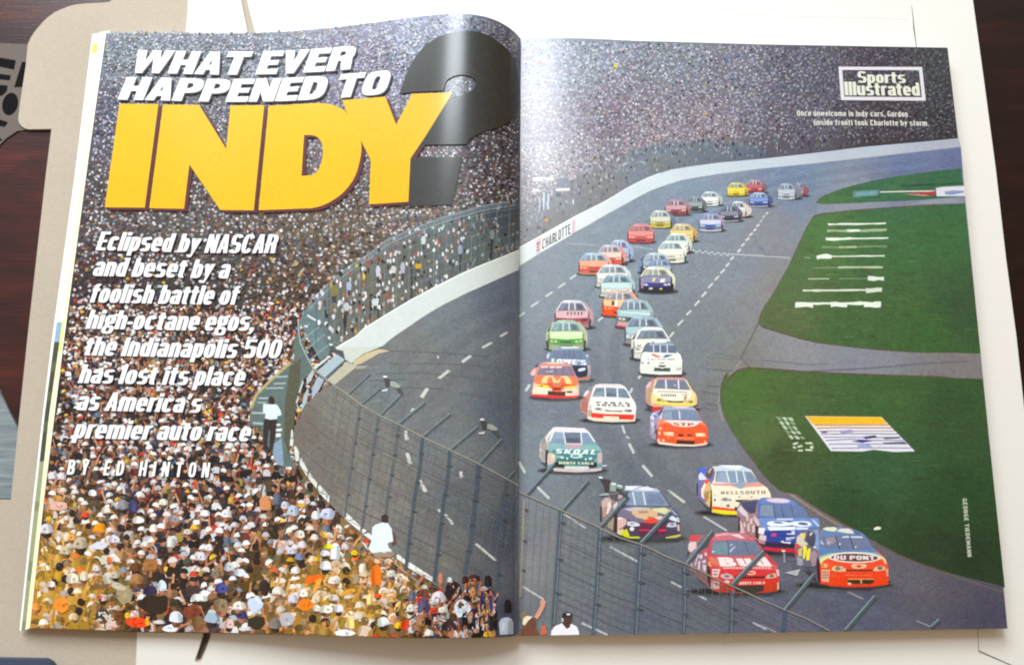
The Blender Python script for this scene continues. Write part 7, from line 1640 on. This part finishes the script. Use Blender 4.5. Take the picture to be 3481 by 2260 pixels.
c.p(I_t([(1425, 300), (1450, 262), (1560, 248), (1700, 255), (1800, 280), (1900, 258), (2040, 250), (2140, 262), (2190, 300), (2150, 335), (2000, 345), (1850, 315), (1700, 335), (1500, 335)]), (230, 238, 236), 2.8); c.p(ellq(I_t, 1620, 275, 90, 16, 4), (70, 96, 150), 3.1); c.p(ellq(I_t, 2040, 295, 90, 24, 5), (70, 84, 140), 3.1)
c.p(I_t([(1440, 345), (1700, 350), (1910, 345), (1905, 400), (1470, 408)]), (226, 234, 236), 2.8); c.p(I_t([(1920, 350), (2130, 360), (2120, 395), (1920, 395)]), (206, 214, 226), 2.8)
c.p(I_t([(1380, 420), (1900, 400), (1920, 700), (1400, 690)]), (42, 60, 140), 2.6); c.p(I_t([(1400, 600), (1900, 640), (1900, 700), (1390, 680)]), (52, 34, 60), 2.8); c.p(I_t([(1500, 460), (1590, 455), (1588, 510), (1500, 510)]), (206, 56, 110), 3)
c.p(I_t([(1840, 420), (1900, 415), (1900, 480), (1760, 475), (1760, 460), (1850, 455)]), (206, 210, 230), 3); c.p(I_t([(1750, 530), (1900, 515), (1900, 545), (1790, 555), (1870, 580), (1750, 570)]), (190, 200, 220), 3); c.p(I_t([(1660, 590), (1700, 580), (1720, 600), (1830, 600), (1830, 635), (1680, 615)]), (206, 212, 222), 3)
c.p(I_t([(1290, 360), (1400, 370), (1370, 480), (1280, 450)]), (226, 220, 226), 2.8); c.p(I_t([(1310, 480), (1420, 500), (1410, 590), (1290, 560)]), (206, 186, 190), 2.8); c.p(I_t([(1280, 560), (1400, 600), (1400, 640), (1290, 620)]), (180, 130, 140), 2.8)
c.p(I_t([(1360, 690), (1600, 710), (1900, 725), (1900, 780), (1600, 760), (1400, 740)]), (216, 30, 50), 3.1); c.p(I_t([(1670, 740), (1720, 735), (1745, 765), (1700, 780)]), (226, 214, 190), 3.3)
c.p(J_t([(390, 215), (440, 240), (520, 330), (510, 350), (420, 260)]), (190, 206, 230), 2.8)
c.k.build('printed_race_car', RP, 'printed blue race car with white oval lettering between the three front cars')

# red car
t = I_t; b4 = box(t, 60, 420, 1660, 1500); c = newcar(b4)
c.p(t([(130, 1060), (300, 1280), (480, 1420), (900, 1520), (1500, 1520), (1660, 1420), (1640, 1300)]), (58, 58, 64), 0)
c.p(t([(85, 800), (95, 640), (130, 560), (320, 490), (440, 470), (520, 460), (440, 700), (420, 1100), (480, 1400), (300, 1250), (130, 1080), (130, 900)]), (132, 92, 96), 1); c.p(t([(110, 510), (150, 485), (320, 485), (260, 580), (115, 590)]), (206, 36, 44), 1.4); c.p(t([(100, 640), (130, 600), (230, 600), (240, 700), (140, 780), (95, 730)]), (216, 190, 190), 1.5); c.p(t([(80, 780), (115, 770), (120, 810), (75, 850)]), (36, 34, 40), 1.6); c.p(t([(260, 640), (420, 470), (500, 470), (430, 700), (330, 740)]), (90, 60, 66), 1.5); c.p(t([(330, 760), (440, 690), (430, 820), (380, 880)]), (190, 70, 80), 1.6); c.p(t([(150, 900), (220, 860), (400, 880), (410, 1130), (250, 1080), (140, 1000)]), (130, 100, 110), 1.5)
for q in ([(200, 1000), (260, 800), (280, 800), (215, 1010)], [(270, 830), (330, 810), (340, 880), (290, 890)], [(260, 940), (300, 920), (290, 1080), (265, 1070)], [(330, 920), (400, 900), (380, 960), (340, 960)], [(340, 980), (400, 1000), (390, 1110), (350, 1080)], [(130, 950), (160, 960), (165, 1010), (135, 990)], [(370, 780), (415, 790), (410, 840), (370, 830)]): c.p(t(q), (206, 184, 196), 1.8)
c.p(t([(410, 1000), (470, 1020), (470, 1380), (420, 1250)]), (56, 40, 30), 1.9); c.p(t([(430, 930), (520, 960), (500, 1020), (440, 1010)]), (230, 150, 90), 2)
c.p(t([(480, 1400), (470, 1060), (420, 940), (430, 780), (480, 540), (560, 460), (760, 438), (1000, 450), (1200, 530), (1340, 700), (1480, 860), (1600, 980), (1640, 1120), (1620, 1430), (1400, 1460), (900, 1470), (620, 1450)]), (196, 52, 56), 2)
c.p(t([(500, 560), (560, 470), (760, 440), (1000, 450), (1200, 540), (1220, 575), (880, 560), (500, 580)]), (196, 96, 108), 2.4); c.p(t([(540, 470), (760, 445), (820, 480), (560, 510)]), (220, 150, 160), 2.7); c.p(t([(790, 470), (960, 470), (1050, 540), (980, 540)]), (232, 200, 196), 2.7)
c.p(t([(480, 820), (505, 590), (900, 570), (1230, 590), (1300, 690), (1340, 800), (1180, 830), (900, 840)]), (96, 110, 132), 2.4); c.p(t([(520, 620), (750, 600), (770, 820), (490, 800)]), (104, 130, 142), 2.6); c.p(t([(805, 660), (840, 630), (850, 640), (810, 680)]), (190, 206, 216), 2.9); c.p(t([(790, 760), (880, 670), (895, 680), (810, 780)]), (176, 190, 206), 2.9); c.p(t([(760, 580), (775, 580), (785, 838), (770, 838)]), (70, 76, 92), 2.8); c.p(t([(500, 755), (560, 765), (500, 780)]), (206, 220, 226), 2.9); c.p(t([(1050, 600), (1062, 600), (1130, 830), (1116, 830)]), (70, 76, 92), 2.8)
c.p(t([(430, 840), (700, 850), (1350, 830), (1500, 960), (1600, 1000), (1590, 1080), (700, 1060), (480, 1000)]), (196, 84, 84), 2.3); c.p(t([(430, 850), (560, 880), (640, 1010), (470, 960)]), (214, 110, 80), 2.6)
put_quad(c.k, Face(.30, .22, 3, .66, .86), 'Bud', t([(590, 862), (1400, 858), (1520, 1015), (640, 1015)]), (228, 216, 216), c.l + 3, .1)
[c.p(t([(690 + i * 54, 1028), (728 + i * 54, 1026), (730 + i * 54, 1056), (696 + i * 54, 1056)]), (226, 184, 176), 3) for i in range(15)]
c.p(t([(640, 1080), (1000, 1060), (1560, 1080), (1600, 1140), (1300, 1180), (900, 1170), (640, 1110)]), (206, 46, 50), 2.6); c.p(ellq(t, 1160, 1125, 80, 34), (236, 200, 180), 3); c.p(ellq(t, 1160, 1125, 52, 18), (206, 60, 56), 3.2)
c.p(t([(640, 1160), (760, 1130), (840, 1170), (870, 1225), (720, 1230), (650, 1200)]), (196, 170, 170), 3); c.p(ellq(t, 750, 1182, 46, 24), (130, 106, 106), 3.2); c.p(t([(1400, 1220), (1440, 1160), (1570, 1130), (1590, 1200), (1500, 1220)]), (196, 176, 150), 3); c.p(ellq(t, 1510, 1178, 40, 28), (116, 100, 84), 3.2); c.p(t([(870, 1190), (1400, 1180), (1390, 1215), (900, 1225)]), (76, 30, 26), 2.9)
c.p(t([(590, 1225), (900, 1240), (1300, 1225), (1620, 1215), (1600, 1400), (1380, 1400), (640, 1330)]), (206, 46, 36), 2.5)
put_quad(c.k, HOODF, 'MONTE CARLO', t([(960, 1275), (1395, 1270), (1395, 1312), (955, 1325)]), (230, 196, 186), c.l + 3, .16)
c.p(t([(860, 1340), (1380, 1330), (1370, 1430), (1200, 1470), (900, 1450)]), (56, 52, 44), 2.8); c.p(t([(640, 1330), (860, 1330), (800, 1450), (620, 1440)]), (170, 60, 40), 2.7); c.p(t([(1390, 1330), (1610, 1320), (1600, 1430), (1390, 1450)]), (186, 60, 26), 2.7)
c.p(t([(500, 1060), (640, 1060), (600, 1200), (500, 1190)]), (226, 190, 180), 2.9); c.p(t([(490, 1250), (620, 1270), (620, 1400), (480, 1390)]), (190, 160, 150), 2.9); c.p(t([(520, 1090), (600, 1090), (590, 1110), (520, 1110)]), (130, 90, 90), 3.1); c.p(t([(515, 1140), (590, 1140), (585, 1165), (515, 1160)]), (120, 80, 80), 3.1); c.p(t([(560, 1290), (590, 1290), (590, 1340), (560, 1340)]), (120, 70, 70), 3.1); c.p(t([(720, 1250), (800, 1260), (780, 1310), (700, 1290)]), (226, 190, 180), 3); c.p(t([(1580, 1060), (1630, 1080), (1640, 1180), (1600, 1180)]), (220, 180, 180), 2.9); c.p(t([(1605, 1290), (1630, 1290), (1630, 1400), (1605, 1410)]), (226, 190, 160), 2.9)
c.k.build('printed_race_car', RP, 'printed red race car nearest the wire fence with a big white name')

# front car: blue over orange
t = J_t; b4 = box(t, 100, 335, 1705, 1395); c = newcar(b4)
c.p(t([(250, 1080), (500, 1320), (900, 1420), (1400, 1425), (1700, 1330), (1740, 1260)]), (62, 52, 64), 0)
c.p(t([(110, 900), (100, 640), (140, 500), (220, 430), (400, 390), (540, 370), (520, 800), (500, 1300), (420, 1120), (250, 1000)]), (96, 90, 110), 1); c.p(t([(140, 520), (220, 450), (280, 470), (260, 580), (340, 640), (240, 680), (130, 650)]), (206, 196, 170), 1.4); c.p(t([(215, 470), (290, 450), (270, 550), (240, 540)]), (236, 206, 40), 1.6); c.p(t([(120, 620), (190, 650), (190, 720), (120, 700)]), (220, 50, 40), 1.6); c.p(t([(290, 560), (330, 420), (440, 400), (450, 600), (420, 700), (340, 660)]), (54, 52, 70), 1.5); c.p(t([(360, 460), (410, 430), (400, 470), (360, 510)]), (206, 206, 216), 1.8); c.p(t([(330, 420), (500, 390), (520, 620), (500, 760), (440, 700), (470, 500), (420, 420)]), (120, 146, 186), 1.7)
c.p(t([(160, 740), (230, 680), (230, 840), (170, 850)]), (190, 180, 120), 1.6); c.p(t([(110, 720), (160, 760), (160, 840), (110, 820)]), (200, 40, 40), 1.6)
c.p(t([(240, 690), (270, 665), (305, 670), (310, 740), (285, 840), (265, 890), (242, 880), (250, 780)]), (230, 220, 16), 2); c.p(t([(310, 760), (350, 705), (375, 720), (360, 820), (350, 910), (300, 915), (300, 850)]), (230, 220, 16), 2)
c.p(t([(370, 780), (440, 740), (490, 800), (460, 1000), (400, 1020), (365, 900)]), (150, 126, 136), 1.8); c.p(t([(140, 850), (240, 890), (240, 1000), (150, 1000)]), (150, 150, 160), 1.6); c.p(t([(250, 1010), (470, 1010), (450, 1110), (400, 1120)]), (70, 76, 86), 1.7)
c.p(t([(480, 880), (530, 900), (545, 1300), (490, 1230), (470, 1000)]), (54, 26, 30), 2)
c.p(t([(540, 1310), (530, 900), (505, 800), (520, 560), (550, 400), (620, 350), (800, 345), (1060, 370), (1230, 440), (1330, 560), (1420, 700), (1560, 800), (1660, 920), (1690, 1060), (1690, 1310), (1500, 1350), (1100, 1365), (800, 1345)]), (226, 62, 24), 2.2)
c.p(t([(510, 820), (520, 560), (555, 400), (620, 350), (800, 345), (1060, 372), (1230, 440), (1300, 500), (1420, 700), (1530, 800), (1000, 790), (560, 840)]), (84, 116, 162), 2.5)
c.p(t([(575, 380), (640, 355), (780, 350), (830, 390), (770, 425), (640, 410)]), (222, 224, 180), 2.9); c.p(t([(810, 420), (880, 380), (1010, 375), (1080, 410), (1110, 460), (1000, 455)]), (222, 218, 200), 2.9); c.p(t([(1100, 400), (1200, 430), (1250, 490), (1130, 480)]), (72, 92, 130), 2.9)
c.p(t([(530, 680), (560, 505), (900, 490), (1250, 500), (1310, 570), (1400, 710), (1100, 735), (800, 715)]), (96, 106, 134), 2.8); c.p(t([(620, 540), (780, 510), (820, 600), (680, 660)]), (136, 128, 140), 3); c.p(t([(545, 560), (600, 640), (570, 650), (545, 620)]), (176, 186, 206), 3.1); c.p(t([(640, 590), (720, 600), (670, 660)]), (186, 170, 170), 3.1)
c.p(t([(910, 508), (1020, 502), (1030, 530), (905, 532)]), (206, 212, 224), 3.1); c.p(t([(1040, 505), (1245, 508), (1260, 535), (1060, 532)]), (206, 206, 218), 3.1)
for x, d in ((785, 80), (1032, 75)): c.p(t([(x - 8, 495), (x + 10, 495), (x + d + 10, 722), (x + d - 10, 722)]), (46, 50, 66), 3.3)
c.p(ellq(t, 868, 638, 14, 14), (226, 230, 240), 3.4); c.p(ellq(t, 1135, 688, 16, 12), (196, 206, 222), 3.4); c.p(ellq(t, 440, 690, 22, 16), (214, 220, 236), 3.2)
c.p(t([(515, 850), (700, 790), (1100, 770), (1450, 780), (1540, 810), (1600, 860), (1560, 900), (1000, 830), (600, 900), (530, 960)]), (130, 176, 170), 2.9); c.p(t([(520, 900), (600, 850), (720, 820), (700, 850), (580, 930), (545, 980)]), (216, 210, 140), 3.1); c.p(t([(1540, 830), (1630, 880), (1660, 960), (1640, 985), (1600, 900), (1540, 870)]), (226, 196, 140), 3.1)
c.p(ellq(t, 1115, 865, 440, 92, 1), (234, 222, 200), 3.2); c.p(ellq(t, 1118, 868, 405, 70, 1), (96, 62, 58), 3.5)
put_quad(c.k, HOODF, 'DU PONT', t([(770, 830), (1450, 835), (1470, 905), (760, 905)]), (222, 206, 206), c.l + 3.8, .1)
c.p(t([(540, 980), (580, 940), (700, 910), (720, 930), (1100, 965), (1530, 930), (1620, 900), (1670, 1000), (1660, 1060), (540, 1060)]), (226, 70, 36), 3)
c.p(t([(1065, 1000), (1090, 975), (1290, 980), (1320, 1000), (1290, 1040), (1180, 1055), (1080, 1040)]), (236, 196, 150), 3.4); c.p(t([(1095, 1010), (1150, 1008), (1165, 990), (1225, 990), (1235, 1005), (1290, 1005), (1280, 1020), (1230, 1022), (1220, 1038), (1160, 1038), (1150, 1022), (1100, 1022)]), (190, 70, 50), 3.7)
c.p(t([(730, 1050), (770, 1012), (900, 1015), (970, 1060), (970, 1100), (800, 1100), (735, 1080)]), (206, 190, 140), 3.3); c.p(ellq(t, 830, 1052, 50, 34), (130, 116, 90), 3.5); c.p(ellq(t, 905, 1062, 34, 26), (190, 170, 130), 3.5); c.p(t([(1430, 1090), (1470, 1030), (1560, 1005), (1630, 1030), (1630, 1075), (1500, 1095)]), (206, 190, 146), 3.3); c.p(ellq(t, 1550, 1045, 46, 32), (110, 96, 84), 3.5)
c.p(t([(970, 1070), (1430, 1072), (1420, 1098), (975, 1098)]), (70, 50, 30), 3.3)
c.p(t([(545, 965), (660, 970), (655, 1040), (560, 1030)]), (222, 170, 96), 3.2); c.p(t([(555, 1070), (700, 1070), (680, 1285), (555, 1270)]), (216, 160, 130), 3.2)
for y in (1105, 1150, 1195): c.p(t([(560, y), (685, y + 4), (682, y + 18), (560, y + 14)]), (120, 76, 76), 3.5)
c.p(t([(560, 990), (600, 985), (600, 1010), (560, 1010)]), (120, 80, 40), 3.5)
put_quad(c.k, THINF, 'MONTE CARLO', t([(975, 1150), (1420, 1160), (1420, 1178), (975, 1172)]), (238, 130, 90), c.l + 3.3, .16)
c.p(t([(1000, 1230), (1445, 1228), (1445, 1290), (1380, 1315), (1050, 1310), (1000, 1280)]), (62, 46, 26), 3.3); c.p(t([(1000, 1225), (1445, 1222), (1442, 1238), (1005, 1242)]), (226, 150, 90), 3.5); c.p(t([(1215, 1240), (1245, 1240), (1240, 1310), (1220, 1310)]), (196, 160, 120), 3.6); c.p(t([(1000, 1290), (1060, 1295), (1055, 1330), (1010, 1325)]), (230, 206, 170), 3.6)
c.p(t([(540, 1290), (800, 1325), (1100, 1345), (1500, 1335), (1690, 1290), (1680, 1325), (1400, 1360), (1000, 1368), (700, 1345)]), (222, 62, 12), 3.4); c.p(t([(1640, 1060), (1690, 1050), (1690, 1180), (1660, 1180)]), (206, 150, 120), 3.3); c.p(t([(730, 1150), (810, 1155), (800, 1190), (750, 1190)]), (196, 90, 40), 3.4)
c.k.build('printed_race_car', RP, 'printed leading race car with blue roof and orange nose')
c = Print('R'); c.poly(I_t([(1700, 790), (1735, 790), (1740, 960), (1705, 960)]), (130, 140, 150), 62); c.poly(I_t([(1720, 1120), (1990, 1060), (1940, 1180)]), (170, 172, 178), 62); c.build('printed_fence_gear', RP)

# near fence over the cars, right page
LF = 86
for i, (a, w) in enumerate([([(215, 100), (180, 950)], 9), ([(532, 200), (495, 770), (465, 1190)], 13), ([(872, 350), (845, 850), (815, 1270)], 13), ([(1228, 490), (1205, 850), (1185, 1270)], 14), ([(1605, 680), (1612, 1000), (1597, 1260)], 13), ([(2028, 890), (2022, 1080), (2015, 1262)], 13)]):
    k = Print('R'); k.line(Rc(a), w, (150, 140, 120) if i == 0 else (70, 82, 94), LF)
    k.line([(x + w * .2, y) for x, y in Rc(a)], w * .3, (104, 116, 124), LF + .3)
    q = np.array(Rc(a))
    for f in (.1, .42, .72):
        m = q[0] + (q[-1] - q[0]) * f
        k.poly([m + (0, -4), m + (w * 1.6, -1), m + (w * 1.5, 4), m + (0, 4)], (66, 72, 78), LF + .5)
    k.build('printed_fence_post', RP)
kk = Print('R')
RR = np.array([(1764, 1672)] + RAIL_R[2:])
MESH_R = [tuple(p) for p in RR] + [(2815, 2146), (2593, 2147), (2166, 2151), (1764, 2156)]
for d in range(15, 470, 26):
    pts = RR + np.array([-d * .05, d])
    for i in range(len(pts) - 1):
        if inside(pts[i:i + 2], MESH_R).all(): kk.line(pts[i:i + 2], 1.3, (108, 112, 115) if (d // 26) % 2 else (90, 94, 99), LF - 1)
for x in np.arange(1775, 2790, 24):
    y0_ = np.interp(x, RR[:, 0], RR[:, 1])
    q = np.array([(x, y0_ + 5), (x - (2140 - y0_) * .06, 2140)])
    if inside(q, MESH_R).all(): kk.line(q, 1.2, (107, 111, 115), LF - .8)
kk.build('printed_fence_mesh', RP)
k = Print('R'); k.line(Rc([(152, 30), (150, 700), (140, 1280)]), 3, (170, 160, 140), LF)
k2 = Print('R'); k2.line(Sc([(222, 1080), (205, 1248)]), 12, (62, 80, 100), LF); k2.build('printed_fence_post', RP)
for d in (104, 200, 300, 388):
    pts = np.array(RAIL_R[2:15]) + np.array([-d * .05, d]); pts = pts[pts[:, 1] < 2145]
    if len(pts) > 1: k.line(pts, 2.0, (90, 96, 102), LF - .5)
k.line([(1762, 1670)] + RAIL_R[2:], 5, (136, 132, 122), LF + .8, 4)
k.build('printed_fence_wire', RP, 'printed top rail and wires of the fence in front of the leading cars')
for a, w in [(Rb([(240, 1490), (470, 1235)]), 12), (Rc([(550, 185), (775, -70)]), 11), (Rc([(885, 328), (1120, 70)]), 14), (Rc([(1235, 475), (1490, 205)]), 15), (Rc([(1635, 655), (1860, 372)]), 15), (Rc([(2030, 840), (2310, 545)]), 17), (Sc([(222, 1058), (478, 748)]), 15), (Sc([(750, 1238), (1010, 938)]), 15), (Sc([(1500, 1208), (1572, 1142)]), 13), (Rb([(48, 1360), (150, 1180)]), 6)]:
    k = Print('R'); k.line(a, w, (70, 84, 92), LF + 1.2)
    k.line([(x - w * .22, y - w * .2) for x, y in a], w * .34, (126, 140, 146), LF + 1.6)
    k.build('printed_fence_arm', RP)
k = Print('R'); t = G_t
k.poly(t([(190, 130), (370, 150), (345, 350), (270, 350), (270, 260)]), (66, 56, 56), LF + 2); k.poly(t([(170, 92), (235, 100), (240, 128), (180, 126)]), (226, 230, 226), LF + 2.3)
k.poly(t([(360, 220), (400, 195), (470, 215), (480, 280), (450, 350), (360, 340)]), (140, 156, 150), LF + 2); k.poly(t([(380, 200), (460, 200), (470, 235), (400, 240)]), (206, 220, 214), LF + 2.3); k.poly(t([(480, 230), (580, 250), (585, 305), (490, 310)]), (130, 146, 140), LF + 2.2); k.poly(t([(490, 230), (575, 250), (560, 272), (490, 255)]), (210, 222, 216), LF + 2.5)
k.poly(t([(460, 290), (500, 290), (690, 450), (650, 500), (600, 420), (480, 330)]), (64, 72, 76), LF + 2.4); k.poly(t([(180, 400), (330, 370), (350, 410), (190, 420)]), (160, 170, 170), LF + 2)
k.build('printed_camera', RP, 'printed remote camera with a dark hood on a fence arm')
# spectators at the foot of the right page
k = Print('R')
k.poly(Rc([(445, 1280), (450, 1240), (480, 1200), (540, 1175), (575, 1215), (625, 1178), (670, 1205), (690, 1250), (690, 1275)]), (226, 226, 232), LF + 3); k.poly(Rc([(545, 1140), (560, 1110), (625, 1110), (625, 1150), (610, 1210), (580, 1225), (560, 1190)]), (74, 52, 44), LF + 3.5); k.poly(Rc([(540, 1130), (548, 1090), (590, 1072), (630, 1090), (632, 1120), (560, 1118)]), (34, 34, 40), LF + 4); k.poly(Rc([(580, 1088), (612, 1088), (612, 1105), (584, 1105)]), (206, 206, 206), LF + 4.3); k.poly(Rc([(535, 1130), (552, 1130), (556, 1160), (540, 1160)]), (190, 190, 190), LF + 4.2)
k.build('printed_spectator', RP, 'printed man in a dark cap and white shirt at the page foot')
k = Print('R')
k.poly(Rc([(180, 1280), (190, 1230), (230, 1210), (320, 1215), (340, 1270), (340, 1280)]), (110, 66, 46), LF + 3); k.poly(Rc([(195, 1180), (240, 1120), (310, 1130), (320, 1180), (300, 1225), (220, 1220)]), (104, 66, 50), LF + 3.5); k.poly(Rc([(195, 1180), (205, 1130), (240, 1108), (285, 1118), (250, 1150), (215, 1195)]), (226, 210, 186), LF + 4); k.poly(Rc([(300, 1120), (355, 1020), (350, 980), (375, 965), (402, 985), (390, 1030), (350, 1110), (325, 1140)]), (206, 146, 116), LF + 3.8); k.poly(Rc([(160, 1110), (200, 1060), (245, 1070), (235, 1110), (190, 1150)]), (120, 110, 90), LF + 3.2); k.poly(Rc([(360, 1200), (395, 1190), (410, 1270), (360, 1278)]), (196, 96, 66), LF + 3.2)
k.build('printed_spectator', RP, 'printed spectator with raised arm in a pale cap at the page foot')

# logo, caption and credit
k = Print('R')
o_, i_ = S0([(692, 588), (1424, 590), (1456, 885), (715, 880)]), S0([(725, 616), (1397, 618), (1423, 855), (744, 850)])
k.poly(o_, (206, 200, 206), 20, holes=[i_])
LOGO = Face(.22, .15, 2.8, .52, .72)
put_quad(k, LOGO, 'Sports', S0([(858, 628), (1275, 630), (1283, 732), (862, 728)]), (206, 208, 190), 21, .05)
put_quad(k, LOGO, 'Illustrated', S0([(742, 718), (1395, 728), (1408, 842), (750, 838)]), (206, 208, 190), 22, .05)
k.build('printed_logo', RP, 'pale framed magazine logo in the corner of the crowd')
CAPF = Face(.17, .15, 3, .46, .74)
k = Print('R')
put_line(k, CAPF, 'Once unwelcome in Indy cars, Gordon', S0([(330, 1018)])[0], S0([(1300, 1027)])[0], 19, (206, 204, 196), 20, 0, .12)
put_line(k, CAPF, '(inside front) took Charlotte by storm.', S0([(476, 1098)])[0], S0([(1485, 1106)])[0], 19, (206, 204, 196), 20, 0, .12)
k.build('printed_caption', RP, 'two short lines of small white caption text')
k = Print('R')
put_quad(k, THINF, 'GEORGE TIEDEMANN', Sc([(1815, 85), (1857, 594), (1822, 596), (1777, 88)]), (190, 196, 176), 20, .14)
k.build('printed_credit', RP, 'small vertical photo credit on the lower lawn')
